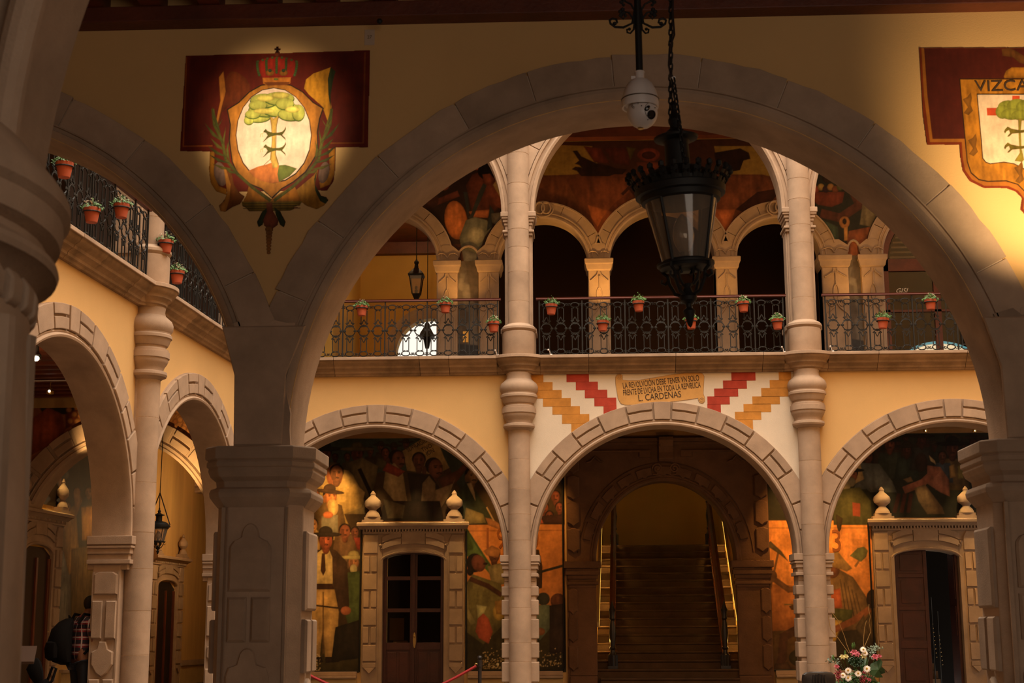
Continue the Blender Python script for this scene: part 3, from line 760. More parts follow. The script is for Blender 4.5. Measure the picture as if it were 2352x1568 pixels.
text('window_lettering', 'GISI', .15, 'camw', t, (-.75, .04, 1.42), (PI/2, 0, 0), .001, 1, 'CENTER', .35)
# reflection of an arched glass canopy, made as glowing shapes behind the pane
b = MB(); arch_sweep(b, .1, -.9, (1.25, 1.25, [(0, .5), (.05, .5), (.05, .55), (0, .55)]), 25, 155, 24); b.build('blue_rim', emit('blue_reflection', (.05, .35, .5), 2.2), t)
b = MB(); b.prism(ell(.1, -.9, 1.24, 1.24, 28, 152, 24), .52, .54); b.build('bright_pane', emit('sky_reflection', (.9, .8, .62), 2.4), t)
b = MB(); b.box((-1.25, -.12, -.1), (1.25, .02, 0)); b.box((-1.25, -.09, -.25), (1.25, .02, -.18)); b.build('window_sill', 'stone', t)

# ================================================================== BACK GALLERY, GROUND FLOOR
# rear wall: openings for the two doors and the staircase
b = MB()
b.box((-6.62, 4, -.4), (-4.09, 4.4, 6)); b.box((-2.81, 4, -.4), (.29, 4.4, 6)); b.box((3.33, 4, -.4), (6.50, 4.4, 6)); b.box((7.84, 4, -.4), (13, 4.4, 6))
for x0, x1 in ((-4.09, -2.81), (6.50, 7.84)): arch_wall(b, x0, x1, (x0+x1)/2, (x1-x0)/2, .16, 3.12, 3.12, 6, 4, 4.4, 10)
arch_wall(b, .29, 3.33, 1.81, 1.52, 1.76, 2.94, 2.94, 6, 4, 4.4, 32)
struct(b, 'wall_back_gallery', 'yellow', FAR)
# dado and its ledge
t = MB(); t.box((-6, 3.9, GF), (-4.6, 4.02, .60)); t.box((-2.3, 3.9, GF), (-.34, 4.02, .60)); t.box((4.0, 3.9, GF), (6.0, 4.02, .60)); t.box((8.3, 3.9, GF), (11.5, 4.02, .60))
struct(t, 'baseboard_back', 'cream', FAR)
t = MB()
for x0, x1 in ((-6, -4.6), (-2.3, -.34), (4.0, 6.0), (8.3, 11.5)):
    t.box((x0, 3.84, .58), (x1, 4.02, .63)); t.box((x0, 3.94, .63), (x1, 4.02, .72))
struct(t, 'trim_4', 'stone', FAR, bevel=.01)
# gallery lamp cornice above the paintings
t = MB(); t.box((-6, 3.80, 5.64), (11.5, 4.0, 5.74)); t.box((-6, 3.87, 5.56), (11.5, 4.0, 5.64)); struct(t, 'trim_5', 'woodpale', FAR)

def mural_label(o, l): return tag(o, l, 'mural')
T = planeT(31.17)
SK = (168, 92, 46); SKD = (110, 54, 30); HR = (34, 20, 12)
# ---- left painting
c = Canvas(-6.0, -.27, .70, 5.57, .0135, (66, 46, 22), T)
c.poly([(690, 990), (1160, 990), (1160, 1060), (690, 1100)], (52, 62, 50), .1)
c.poly([(1068, 1205), (1310, 1203), (1310, 1420), (1068, 1420)], (206, 122, 30), .12); c.line([(1068, 1219), (1310, 1217)], 1.5, (150, 84, 22))
c.poly([(690, 1440), (860, 1430), (860, 1545), (690, 1545)], (70, 58, 24), .3)
c.poly([(1066, 1400), (1305, 1400), (1305, 1545), (1066, 1545)], (62, 52, 24), .3)
# crowd at the top of the arch
for k in range(16):
    x, y = 715+k*27+random.uniform(-6, 6), 1018+abs(k-8)*5+random.uniform(-6, 10); c.poly([(x-18, y+46), (x-11, y+12), (x+11, y+12), (x+18, y+46)], random.choice(((58, 44, 26), (70, 56, 34), (44, 46, 34), (76, 48, 28)))); c.face(x, y, 9.5, random.choice(((92, 50, 30), (74, 40, 24), (108, 62, 36))), HR, hat=random.choice((None, (50, 40, 24), (84, 68, 38))), brim=2)
for x, y, r, h, s in ((745, 1043, 20, (40, 36, 20), SKD), (820, 1042, 18, (92, 76, 42), SKD), (885, 1040, 12, None, SKD)):
    c.poly([(x-r*2, y+r*3), (x-r*1.4, y+r*.9), (x+r*1.4, y+r*.9), (x+r*2, y+r*3)], (84, 70, 40)); c.face(x, y, r, s, HR, hat=h, brim=2.2)
c.poly([(742, 1070), (720, 1120), (760, 1180), (840, 1180), (830, 1110), (800, 1080)], (176, 146, 82)); c.poly([(800, 1062), (832, 1050), (868, 1070), (862, 1110), (845, 1150), (815, 1100)], (112, 92, 52))
c.ell(768, 1092, 19, 26, SK); c.face(773, 1087, 20, (140, 84, 46), HR)
c.poly([(730, 1115), (770, 1125), (815, 1110), (838, 1130), (830, 1165), (790, 1180), (815, 1240), (760, 1240), (735, 1180)], (196, 160, 84), .4, .5)
c.line([(826, 1078), (850, 1130), (862, 1160)], 9, (30, 20, 14))
# paper held up, with lettering painted separately
c.poly([(925, 1035), (980, 1000), (1040, 1010), (1060, 1060), (1000, 1090), (935, 1080)], (156, 124, 70), .2)
c.poly([(1000, 1000), (1075, 1010), (1110, 1100), (1060, 1130), (1020, 1050)], (58, 66, 56), .3)
for x, y, r, look in ((910, 1055, 21, 1), (962, 1058, 19, 0), (995, 1075, 23, 1)):
    c.face(x, y, r, (112, 60, 36), HR, look=look*2)
c.poly([(885, 1080), (905, 1062), (925, 1085), (935, 1150), (940, 1180), (918, 1185), (905, 1150), (880, 1120)], (168, 138, 86), .4); c.poly([(878, 1080), (890, 1062), (930, 1082), (915, 1095)], (150, 52, 20))
c.poly([(935, 1085), (990, 1090), (1010, 1120), (985, 1160), (945, 1150)], (44, 30, 20)); c.poly([(970, 1110), (985, 1092), (1000, 1110), (1000, 1190), (965, 1190)], (140, 112, 76))
c.poly([(1005, 1100), (1050, 1080), (1075, 1055), (1080, 1065), (1050, 1105), (1020, 1125)], (104, 56, 34)); c.poly([(1000, 1125), (1040, 1110), (1045, 1100), (1030, 1140), (1010, 1170), (995, 1150)], (150, 120, 80))
c.poly([(905, 1150), (1010, 1150), (1020, 1195), (870, 1195), (880, 1160)], (46, 32, 22)); c.poly([(880, 1145), (930, 1160), (925, 1190), (890, 1190)], (104, 88, 58)); 
# man in suit to the right
c.face(1083, 1093, 19, (160, 112, 66), HR, look=1)
c.poly([(1030, 1190), (1048, 1130), (1072, 1108), (1095, 1130), (1140, 1200), (1100, 1203), (1040, 1203)], (56, 62, 42), .35); c.poly([(1072, 1110), (1082, 1108), (1090, 1130), (1092, 1150)], (190, 160, 110), .2)
c.poly([(1070, 1165), (1110, 1180), (1116, 1200), (1065, 1203)], (150, 128, 70)); c.poly([(1114, 1188), (1132, 1192), (1160, 1212), (1146, 1215), (1122, 1206)], (166, 104, 50)); c.line([(1118, 1165), (1134, 1195)], 3, (190, 150, 100))
c.face(1125, 1110, 13, (104, 58, 34), HR)
# left group by the lamp
c.face(722, 1135, 14, SK, HR, beard=(40, 26, 16)); c.poly([(700, 1150), (740, 1150), (750, 1200), (700, 1200)], (90, 64, 34))
c.poly([(728, 1165), (745, 1145), (785, 1160), (800, 1230), (730, 1230)], (112, 84, 46)); c.face(757, 1140, 19, (206, 120, 56), HR, hat=(70, 46, 30), beard=(206, 168, 96), look=1, brim=1.8); c.ell(765, 1165, 12, 19, (214, 176, 100))
c.poly([(738, 1185), (776, 1182), (776, 1225), (738, 1222)], (128, 120, 100), .2); c.ell(753, 1182, 12, 8, (206, 110, 50))
c.poly([(690, 1210), (715, 1200), (738, 1230), (730, 1300), (690, 1310)], (200, 156, 80)); c.face(718, 1205, 15, (204, 140, 78), HR); c.face(697, 1205, 12, (140, 80, 44), HR)
c.poly([(770, 1225), (820, 1225), (835, 1290), (790, 1310), (765, 1260)], (112, 80, 48)); c.face(792, 1220, 17, (150, 80, 44), HR); c.face(815, 1222, 12, (130, 70, 40), HR); c.poly([(812, 1234), (835, 1234), (835, 1262), (820, 1262)], (170, 60, 34))
c.face(812, 1290, 17, (176, 112, 62), (90, 70, 40), hat=(168, 148, 84), beard=(190, 170, 112), brim=2.0); c.poly([(790, 1315), (835, 1310), (835, 1430), (800, 1440), (785, 1380)], (74, 88, 40), .4)
# central standing man: dark hat, dark jacket, pale shirt, pale trousers
c.poly([(697, 1285), (728, 1262), (770, 1262), (797, 1290), (802, 1390), (795, 1410), (697, 1410)], (72, 48, 32), .4)
c.poly([(722, 1275), (738, 1262), (756, 1262), (763, 1280), (764, 1345), (716, 1345)], (222, 190, 118), .3); c.poly([(739, 1270), (746, 1270), (748, 1310), (742, 1322), (736, 1310)], (70, 40, 26), .1)
c.poly([(718, 1340), (764, 1340), (766, 1353), (716, 1353)], (70, 40, 24)); c.poly([(712, 1353), (768, 1353), (778, 1405), (776, 1440), (768, 1508), (746, 1512), (742, 1430), (734, 1512), (714, 1512), (708, 1440), (708, 1400)], (206, 160, 82), .42)
c.line([(742, 1360), (742, 1500)], 3, (120, 84, 40)); c.line([(710, 1388), (776, 1396)], 4, (60, 36, 22)); c.line([(696, 1330), (705, 1420)], 8, (60, 36, 24)); c.ell(794, 1402, 12, 10, (170, 92, 48))
c.face(748, 1240, 21, (176, 84, 44), HR, hat=(46, 34, 28), brim=1.75)
c.poly([(712, 1508), (738, 1508), (742, 1520), (706, 1520)], (44, 28, 18)); c.poly([(746, 1508), (770, 1508), (780, 1520), (748, 1522)], (44, 28, 18)); c.poly([(770, 1440), (835, 1420), (835, 1510), (760, 1520)], (44, 34, 20))
# right of the door: shouting man in olive with a green banner, crowd, armed figure
c.poly([(1068, 1212), (1072, 1212), (1150, 1330), (1140, 1335), (1100, 1290), (1068, 1275)], (84, 104, 40), .2); c.line([(1070, 1212), (1148, 1335)], 4, (62, 78, 34))
c.face(1135, 1275, 17, (104, 56, 30), HR); c.poly([(1110, 1265), (1130, 1252), (1150, 1262), (1145, 1280), (1118, 1275)], (168, 106, 44)); c.poly([(1120, 1300), (1160, 1290), (1165, 1340), (1130, 1345)], (150, 130, 80))
c.ell(1090, 1292, 19, 22, HR); c.ell(1099, 1293, 16, 20, SKD, rot=-20); c.ell(1115, 1294, 5, 3, (40, 16, 10)); c.ell(1080, 1312, 8, 10, HR)
c.poly([(1070, 1340), (1085, 1318), (1120, 1330), (1150, 1340), (1165, 1400), (1150, 1440), (1110, 1480), (1070, 1450)], (122, 108, 52), .45); c.line([(1082, 1330), (1120, 1345), (1150, 1365)], 11, (78, 42, 22)); c.line([(1068, 1345), (1070, 1400), (1086, 1430)], 12, (146, 130, 72))
c.poly([(1094, 1388), (1118, 1392), (1112, 1408), (1097, 1420)], (190, 180, 110)); c.poly([(1097, 1420), (1110, 1408), (1122, 1420), (1132, 1450), (1122, 1478), (1100, 1465), (1092, 1450)], (198, 82, 34)); c.ell(1146, 1405, 14, 20, (178, 140, 44)); c.poly([(1136, 1380), (1160, 1376), (1160, 1410), (1140, 1410)], (168, 120, 40))
c.poly([(1222, 1260), (1238, 1262), (1246, 1300), (1245, 1350), (1222, 1355)], (64, 40, 24)); c.line([(1230, 1316), (1292, 1299)], 6, (52, 44, 32)); c.ell(1232, 1280, 9, 12, (60, 36, 22))
c.ell(1248, 1375, 15, 15, (62, 58, 46)); c.poly([(1222, 1390), (1262, 1388), (1266, 1440), (1240, 1470), (1222, 1460)], (108, 120, 92), .4); c.ell(1282, 1380, 18, 18, (104, 56, 26)); c.poly([(1262, 1390), (1300, 1385), (1306, 1500), (1262, 1500)], (58, 40, 28)); c.ell(1240, 1450, 12, 9, (150, 90, 40))
for x, y, r in ((1250, 1165, 13), (1276, 1140, 14), (1240, 1130, 12), (1285, 1165, 12), (1262, 1185, 12), (1225, 1185, 9)): c.face(x, y, r, (140, 66, 34), HR)
c.poly([(1222, 1180), (1245, 1176), (1256, 1200), (1222, 1204)], (196, 80, 24)); c.poly([(1240, 1185), (1300, 1180), (1300, 1204), (1250, 1204)], (70, 36, 26))
for x0, x1, y0, y1, n in ((690, 735, 1470, 1540, 120), (1110, 1160, 1490, 1535, 110), (1222, 1290, 1490, 1530, 90)):
    for k in range(n):
        x, y = random.uniform(x0, x1), y1-abs(random.gauss(0, .45))*(y1-y0); c.ell(x, y, 1.3, 1.3, random.choice(((196, 160, 90), (150, 120, 60), (230, 200, 140))), sh=0, k=5)
c.ell(1143, 1525, 3, 3, (240, 220, 160), sh=0)
door_cut = lambda xc, w_=1.10: (lambda X, Z: ~((abs(X-xc) < w_) & (Z < 3.80)))
o = c.finish('mural', loc=(0, 31.185, 0), keep=door_cut(-3.45)); mural_label(o, 'wide painted crowd around the urn-topped door, man in dark hat standing')
def digits(body, px, py, h, m, rot=0, parent=None, sx=.8):
    p = at(px, py, 31.16); return text('painted_digits', body, h, m, parent, (p.x, 31.176, p.z), (PI/2, R(-rot), 0), .0015, sx)
root = o
for ch, px in (('1', 1120), ('9', 1152), ('1', 1186), ('0', 1226)):
    q = digits(ch, px, 1238, .62, 'digit', 0, None, .75); q.parent = root; q.location -= root.location
for body, px, py in (('SUFRAGIO', 958, 1022), ('TIVO', 980, 1028), ('ION', 988, 1038)):
    q = digits(body, px, py, .13, 'ink', 28); q.parent = root; q.location -= root.location
# thin dark frame line
b = MB(); pts = [(-6, .72), (-4.55, .72), (-4.55, 3.7)]; b.tube([(x, 31.165, z) for x, z in pts], .022, 6); q = b.build('frame', 'iron', root); q.location = -root.location; b = MB(); b.tube([(x, 31.165, z) for x, z in ((-2.34, 3.6), (-2.34, .72), (-.40, .72), (-.33, .76), (-.31, .84), (-.31, 5.5))], .022, 6)
q = b.build('frame', 'iron', root); q.location = -root.location
# ---- right painting
c = Canvas(3.90, 9.7, .70, 5.57, .0135, (40, 34, 20), T)
c.poly([(1760, 1195), (2020, 1195), (2020, 1400), (1760, 1400)], (224, 134, 26), .15); c.line([(1760, 1212), (2012, 1212)], 1.5, (150, 90, 24))
c.poly([(1760, 1370), (2020, 1380), (2020, 1545), (1760, 1545)], (96, 66, 28), .2); c.poly([(1760, 1340), (1900, 1350), (1900, 1440), (1760, 1450)], (180, 104, 28), .35)
# arm with pickaxe
c.line([(1764, 1375), (1788, 1268)], 5, (120, 78, 34)); c.poly([(1766, 1246), (1770, 1242), (1796, 1266), (1812, 1290), (1790, 1272), (1766, 1256)], (98, 76, 40)); c.ell(1776, 1322, 9, 12, (104, 66, 34))
c.line([(1776, 1328), (1812, 1354), (1850, 1350)], 13, (108, 68, 34)); c.poly([(1812, 1392), (1835, 1382), (1850, 1400), (1818, 1400)], (90, 58, 30)); c.line([(1802, 1388), (1820, 1388)], 3, (110, 90, 40))
c.line([(1850, 1435), (1800, 1462), (1797, 1510), (1790, 1530)], 20, (84, 50, 28)); c.ell(1838, 1510, 26, 20, (60, 50, 26)); c.poly([(1780, 1525), (1810, 1520), (1820, 1538), (1775, 1540)], (84, 56, 30))
# bending worker with straw hat and shovel
c.poly([(1895, 1310), (1925, 1305), (1960, 1325), (1990, 1370), (2000, 1420), (1975, 1450), (1920, 1440), (1900, 1400)], (132, 96, 46), .5); 
for k in range(5): c.line([(1930+k*9, 1330+k*8), (1945+k*9, 1420)], 2.5, (92, 66, 32))
c.ell(1912, 1308, 17, 20, (110, 62, 30)); c.poly([(1900, 1272), (1925, 1266), (1940, 1285), (1958, 1305), (1945, 1312), (1900, 1296), (1880, 1290)], (152, 112, 50), .3)
c.poly([(1895, 1360), (1930, 1350), (1935, 1395), (1900, 1400)], (190, 86, 26)); c.poly([(1900, 1395), (1960, 1400), (1955, 1430), (1905, 1425)], (90, 88, 34)); c.poly([(1900, 1420), (1935, 1425), (1920, 1470), (1900, 1500)], (204, 156, 40))
c.line([(1912, 1448), (1960, 1425), (1995, 1400)], 15, (150, 84, 34)); c.line([(1965, 1300), (1985, 1270)], 5, (150, 100, 40)); c.poly([(1952, 1276), (1970, 1258), (1985, 1255), (1994, 1264), (1990, 1278), (1978, 1290)], (116, 112, 52), .3)
c.ell(2004, 1375, 14, 22, (60, 38, 22)); c.poly([(1930, 1450), (2012, 1440), (2012, 1540), (1905, 1540), (1910, 1500)], (66, 52, 28), .4)
for k in range(4): c.poly([(1965+12*k, 1440), (1985+12*k, 1410), (1990+9*k, 1480)], (96, 74, 40))
# crowd in the lunette
c.poly([(1895, 990), (2290, 985), (2290, 1195), (1895, 1195)], (34, 34, 24), .1)
for k in range(15):
    x, y = 1975+k*22+random.uniform(-5, 5), 1012+random.uniform(-8, 16); c.poly([(x-17, y+44), (x-10, y+11), (x+10, y+11), (x+17, y+44)], random.choice(((40, 34, 24), (34, 38, 30), (52, 36, 24)))); c.face(x, y, 9, random.choice(((66, 34, 22), (54, 30, 20), (78, 42, 26))), HR, hat=random.choice((None, (32, 26, 18), (46, 34, 22))), brim=2)
for x, y, r, h, s, bc in ((2044, 1020, 16, (30, 28, 22), SKD, (50, 54, 40)), (2083, 1033, 14, (36, 26, 18), (80, 36, 24), (40, 48, 38)), (1994, 1048, 15, None, SKD, (98, 98, 86)), (2118, 1010, 14, (30, 20, 16), (70, 32, 20), (44, 40, 34)), (2188, 1030, 19, (24, 18, 14), (80, 40, 26), (96, 72, 38)), (2240, 1015, 16, (40, 26, 16), (70, 34, 20), (60, 40, 24)), (2165, 1048, 12, None, (90, 50, 34), (62, 70, 80))):
    c.poly([(x-r*2.1, y+r*5), (x-r*1.5, y+r*1.2), (x+r*1.5, y+r*1.2), (x+r*2.1, y+r*5)], bc); c.face(x, y, r, s, HR, hat=h, brim=2.1)
c.poly([(1975, 1062), (2020, 1065), (2050, 1105), (2060, 1130), (2000, 1130), (1975, 1110)], (98, 98, 86), .35)
c.poly([(1960, 1050), (1975, 1060), (1985, 1100), (1965, 1110)], (190, 150, 80), .2)
c.face(1957, 1090, 17, SK, HR, hat=(40, 34, 26), beard=(150, 132, 90)); c.ell(1942, 1112, 13, 15, (160, 140, 96)); c.poly([(1925, 1125), (1975, 1118), (2000, 1150), (2004, 1205), (1915, 1205), (1915, 1150)], (84, 80, 36), .35)
c.poly([(1958, 1153), (1976, 1156), (1976, 1186), (1959, 1184)], (160, 66, 26), .1); c.poly([(1920, 1180), (1936, 1190), (1932, 1215), (1926, 1225), (1922, 1205)], (66, 50, 26))
c.poly([(2130, 1068), (2160, 1072), (2180, 1100), (2182, 1140), (2160, 1130), (2130, 1110)], (150, 88, 60), .4); c.line([(2150, 1080), (2120, 1108), (2080, 1124)], 17, (150, 84, 54)); c.poly([(2100, 1120), (2125, 1112), (2165, 1165), (2170, 1180), (2130, 1180), (2110, 1150)], (122, 94, 56), .4)
c.ell(2116, 1062, 15, 22, (50, 30, 20)); c.poly([(2075, 1100), (2092, 1094), (2098, 1105), (2085, 1108)], (120, 90, 50)); c.poly([(2134, 1045), (2148, 1058), (2150, 1066), (2138, 1058)], (170, 140, 90), .1); c.poly([(2212, 1052), (2225, 1042), (2236, 1066)], (160, 70, 30), .1)
for k in range(3): c.line([(2065+k*14, 1135), (2055+k*16, 1175)], 9, (72, 30, 18))
c.poly([(2180, 1070), (2192, 1065), (2196, 1095), (2182, 1098)], (150, 110, 50)); c.poly([(2200, 1070), (2210, 1066), (2214, 1098), (2200, 1100)], (130, 110, 50)); c.poly([(2240, 1150), (2270, 1165), (2285, 1190), (2250, 1186)], (120, 96, 36))
# strip right of the door
c.poly([(2240, 1195), (2300, 1195), (2300, 1545), (2240, 1545)], (58, 44, 26), .1)
c.face(2262, 1248, 13, (96, 50, 28), HR, tash=False); c.ell(2252, 1262, 6, 16, HR); c.poly([(2240, 1280), (2255, 1272), (2280, 1280), (2285, 1310), (2270, 1330), (2244, 1310)], (196, 176, 124), .3); c.line([(2244, 1290), (2262, 1320), (2285, 1318)], 10, (104, 56, 30)); c.poly([(2242, 1330), (2290, 1325), (2290, 1400), (2245, 1380)], (110, 70, 34))
c.face(2258, 1385, 11, (130, 72, 40), HR); c.face(2286, 1395, 10, (150, 84, 44), HR); c.poly([(2244, 1400), (2275, 1398), (2280, 1440), (2250, 1450)], (170, 150, 104)); c.poly([(2248, 1430), (2282, 1425), (2286, 1530), (2250, 1530)], (86, 92, 84)); c.ell(2270, 1468, 14, 14, (196, 148, 54)); c.poly([(2285, 1410), (2300, 1405), (2300, 1500), (2286, 1500)], (200, 150, 60))
c.ell(2248, 1060, 1, 1, (0, 0, 0))
o = c.finish('mural', loc=(0, 31.185, 0), keep=door_cut(7.17)); mural_label(o, 'orange painting of labourers with pickaxe and shovel beside the half-open door')
for ch, px in (('1', 1828), ('9', 1858), ('1', 1890), ('3', 1922)):
    q = digits(ch, px, 1244, .66, 'red' if ch == '1' else 'digit', 0, None, .75); q.parent = o; q.location -= o.location
b = MB(); b.tube([(x, 31.165, z) for x, z in ((3.93, 3.8), (3.90, .84), (3.94, .72), (6.02, .72), (6.02, 3.7))], .02, 6); q = b.build('frame', 'iron', o); q.location = -o.location; b = MB(); b.tube([(x, 31.165, z) for x, z in ((8.25, 3.7), (8.25, .78), (9.6, .78))], .02, 6)
q = b.build('frame', 'iron', o); q.location = -o.location

# ------------------------------------------------------------------ carved door surrounds
def door_surround(frame, loc, label, w_=.65, zh=3.14, oz=0, urns=True, m='stone'):
    """local origin on the floor line of the wall face, opening half width w_"""
    t = thing('door_surround', label, 'doorframe', loc, frame=frame); W = w_+.42; y = -.01
    b = MB()
    for s in (-1, 1):
        xa, xb = sorted((s*w_, s*W)); b.box((xa, -.06, 0), (xb, .02, zh+.2))
    arch_sweep(b, 0, zh-.16, (w_-.0, .16, [(0, .40), (0, -.07), (.03, -.09), (.06, -.07), (.06, .40)]), 0, 180, 16)
    b.box((-W, -.06, zh+.2), (W, .02, 3.55)); arch_wall(b, -w_, w_, 0, w_, .17, zh-.16, zh-.16, zh+.2, -.06, .02, 14)
    for s in (-1, 1):
        xa, xb = sorted((s*(w_-.005), s*(w_+.07))); b.box((xa, -.08, .25), (xb, .38, zh-.14))
    b.build('architrave', m, t, bevel=.008)
    # alternating plain and split jamb blocks
    zs = [3.10-.365*k for k in range(8)]
    for k in range(7):
        for s in (-1, 1):
            z1, z0 = zs[k]-.02, zs[k+1]+.02
            xa, xb = sorted((s*(w_+.115), s*(W-.03)))
            spans = [(xa, (xa+xb)/2-.02), ((xa+xb)/2+.02, xb)] if k % 2 == 0 and k < 6 else [(xa, xb)]
            if k == 6: z0 = .80
            for p, q in spans:
                b = MB(); b.box((p, -.095, z0), (q, -.05, z1)); b.build('jamb_block', m, t, bevel=.008)
            if k == 6:
                b = MB(); xm = (xa+xb)/2; b.prism([(xa+.02, .80), (xm-.06, .74), (xm, .68), (xm+.06, .74), (xb-.02, .80)], -.095, -.05); b.build('jamb_pendant', m, t)
    for s in (-1, 1):   # upper ears
        xa, xb = sorted((s*(w_+.10), s*(W-.02))); b = MB()
        b.prism([(xa, 3.13), (xb, 3.13), (xb, 3.52), (xa+.06*(s > 0), 3.52), (xa, 3.40)] if 1 else 0, -.09, -.05, .015); b.build('jamb_block', m, t)
    # flat arch stones over the opening
    for a0, a1, sp in ((38, 72, 1), (73, 107, 0), (108, 142, 1)):
        P0 = lambda a, h: (w_*1.02*math.cos(R(a))/math.cos(R(38))*1.0, zh+.03+h+.14*(math.sin(R(a))-math.sin(R(38)))/(1-math.sin(R(38)))-.10)
        def blk(h0, h1):
            A = [P0(a0+(a1-a0)*i/5, h0) for i in range(6)]; B = [P0(a0+(a1-a0)*i/5, h1) for i in range(5, -1, -1)]
            bb = MB(); bb.prism(A+B, -.095, -.05); bb.build('lintel_stone', m, t, bevel=.006)
        if sp: blk(.13, .25); blk(.28, .40)
        else: blk(.12, .40)
    for s in (-1, 1):
        b = MB(); b.ball((s*(w_+.04), -.09, zh+.16), .035, 8); b.ball((s*(w_+.01), -.09, zh+.09), .025, 8); b.build('carved_curl', m, t, smooth=True)
    # dentils and cornice
    b = MB(); n = 34
    for k in range(n):
        x = -W+.02+(2*W-.04)*k/(n-1); b.box((x-.017, -.13, 3.58), (x+.017, -.05, 3.63))
    b.box((-W-.01, -.10, 3.54), (W+.01, .02, 3.58)); b.build('dentil_row', m, t)
    b = MB(); pr = [(.0, 3.63), (-.13, 3.63), (-.15, 3.65), (-.20, 3.69), (-.235, 3.70), (-.24, 3.75), (-.20, 3.775), (.0, 3.78)]
    b.loft([[(-W-.02-(-d if 0 else .0)+d*.4, d, z) for d, z in pr], [(W+.02-d*.4, d, z) for d, z in pr]]); b.build('cornice_stone', m, t)
    if urns:
        for s in (-1, 1):
            b = MB(); b.box((s*.86-.22, -.18, 3.775), (s*.86+.22, .0, 3.83)); b.box((s*.86-.17, -.16, 3.83), (s*.86+.17, .0, 3.89))
            b.lathe([(.16, 3.89), (.15, 3.93), (.12, 3.98), (.085, 4.01), (.07, 4.03), (.10, 4.06), (.165, 4.11), (.18, 4.17), (.165, 4.23), (.10, 4.29), (.055, 4.33), (.05, 4.36), (.06, 4.37), (.035, 4.41), (.01, 4.44)], (s*.86, -.10), 20, 1, .55)
            b.build('urn_finial', m, t, smooth=True)
    return t
door_surround(FAR, (-3.445, 4.0, 0), 'stone door surround with two pale urns, behind the left arch', .645)
door_surround(FAR, (7.17, 4.0, 0), 'stone door surround with shadowed urns, behind the right arch', .665)

def door_leaf(t, x0, x1, z1, glazed, nm='door_leaf'):
    b = MB(); fr = .075
    b.box((x0, 0, .0), (x0+fr, .05, z1)); b.box((x1-fr, 0, 0), (x1, .05, z1)); 
    zz = [.0, .85, 1.0, 1.62, 1.72, 2.30, 2.40, z1]
    for z0_, z1_ in ((0, .14), (.85, 1.0), (1.62, 1.70), (2.28, 2.36), (z1-.16, z1)): b.box((x0+fr, .002, z0_), (x1-fr, .048, z1_))
    w3 = (x1-x0-2*fr)/2
    if not glazed:
        for z0_, z1_ in ((.14, .85), (1.0, 1.62), (1.70, 2.28), (2.36, z1-.16)): b.box((x0+fr, .015, z0_), (x1-fr, .035, z1_)); b.box((x0+fr+.06, .002, z0_+.06), (x1-fr-.06, .02, z1_-.06))
    else:
        b.box((x0+fr, .015, .14), (x1-fr, .035, .85))
        for i in (0, 1): b.box((x0+fr+w3*i+.03, .003, .19), (x0+fr+w3*(i+1)-.03, .02, .80))
    l = b.build(nm, 'doorwood', t, bevel=.004)
    if glazed:
        for z0_, z1_ in ((1.0, 1.62), (1.70, 2.28), (2.36, z1-.16)):
            p = MB(); p.box((x0+fr, .02, z0_), (x1-fr, .028, z1_)); p.build('pane', 'pane', l)
    return l
t = thing('door_1', 'closed double door of dark red wood with glass panes, between the urns', 'door', (-3.445, 31.26, GF)); t['kind'] = 'structure'; del t['category']
for s in (0, 1): door_leaf(t, -.64+s*.64, s*.64, 2.97, True)
b = MB(); b.box((-.03, -.05, .0), (.03, 0, 2.95)); b.build('meeting_stile', 'doorwood', t)
b = MB(); b.prism(ell(.03, 1.05, .03, .16, 0, 360, 14)[:-1], -.06, -.045); b.ball((.03, -.08, 1.12), .02, 8); b.build('door_handle', 'brass', t)
b = MB(); b.box((-.5, .035, 1.05), (-.2, .045, 1.5)); b.box((-.42, .03, .98), (-.12, .036, 1.04)); b.build('pasted_notice', 'paper', t)
b = MB(); b.box((-.7, 1.2, -.3), (.7, 1.3, 3.4)); b.build('room_behind', 'black', t)  # black sheet in place of the room's darkness
t = thing('door_2', 'half-open dark red wooden door at the right, dark room inside', 'door', (7.17, 31.26, GF)); t['kind'] = 'structure'; del t['category']
door_leaf(t, -.66, 0.02, 2.97, False)
b = MB(); b.box((.60, .02, 0), (.65, .62, 2.95)); b.box((.585, .1, 1.1), (.60, .5, 1.7)); b.box((.585, .1, 1.85), (.60, .5, 2.7)); b.build('open_leaf', 'doorwood', t)
b = MB(); b.box((-.7, 3.2, -.3), (2.5, 3.3, 3.4)); b.box((-.7, .2, -.3), (-.66, 3.2, 3.4)); b.build('room_behind', 'black', t)  # room surfaces coloured black to keep the gap dark
b = MB()
for k in range(5): b.box((-.1, 2.2-k*.0+k*.25, .0+k*.16), (.7, 2.5+k*.25, .16+k*.16))
b.build('inner_steps', 'step', t)
b = MB()
for cx_, n_, z_ in ((.30, 10, 1.42), (.42, 9, 1.18)):
    for k in range(n_): b.ball((cx_+k*.006, 1.0, z_-k*.085), .011, 6)
b.build('metal_studs', 'brass', t, kind='stuff')
b = MB(); b.tube([(.30, 1.0, .1), (.30, 1.0, 1.9)], .012, 6); b.tube([(.42, 1.0, .1), (.42, 1.0, 1.6)], .012, 6); b.build('stand_rods', 'iron', t)

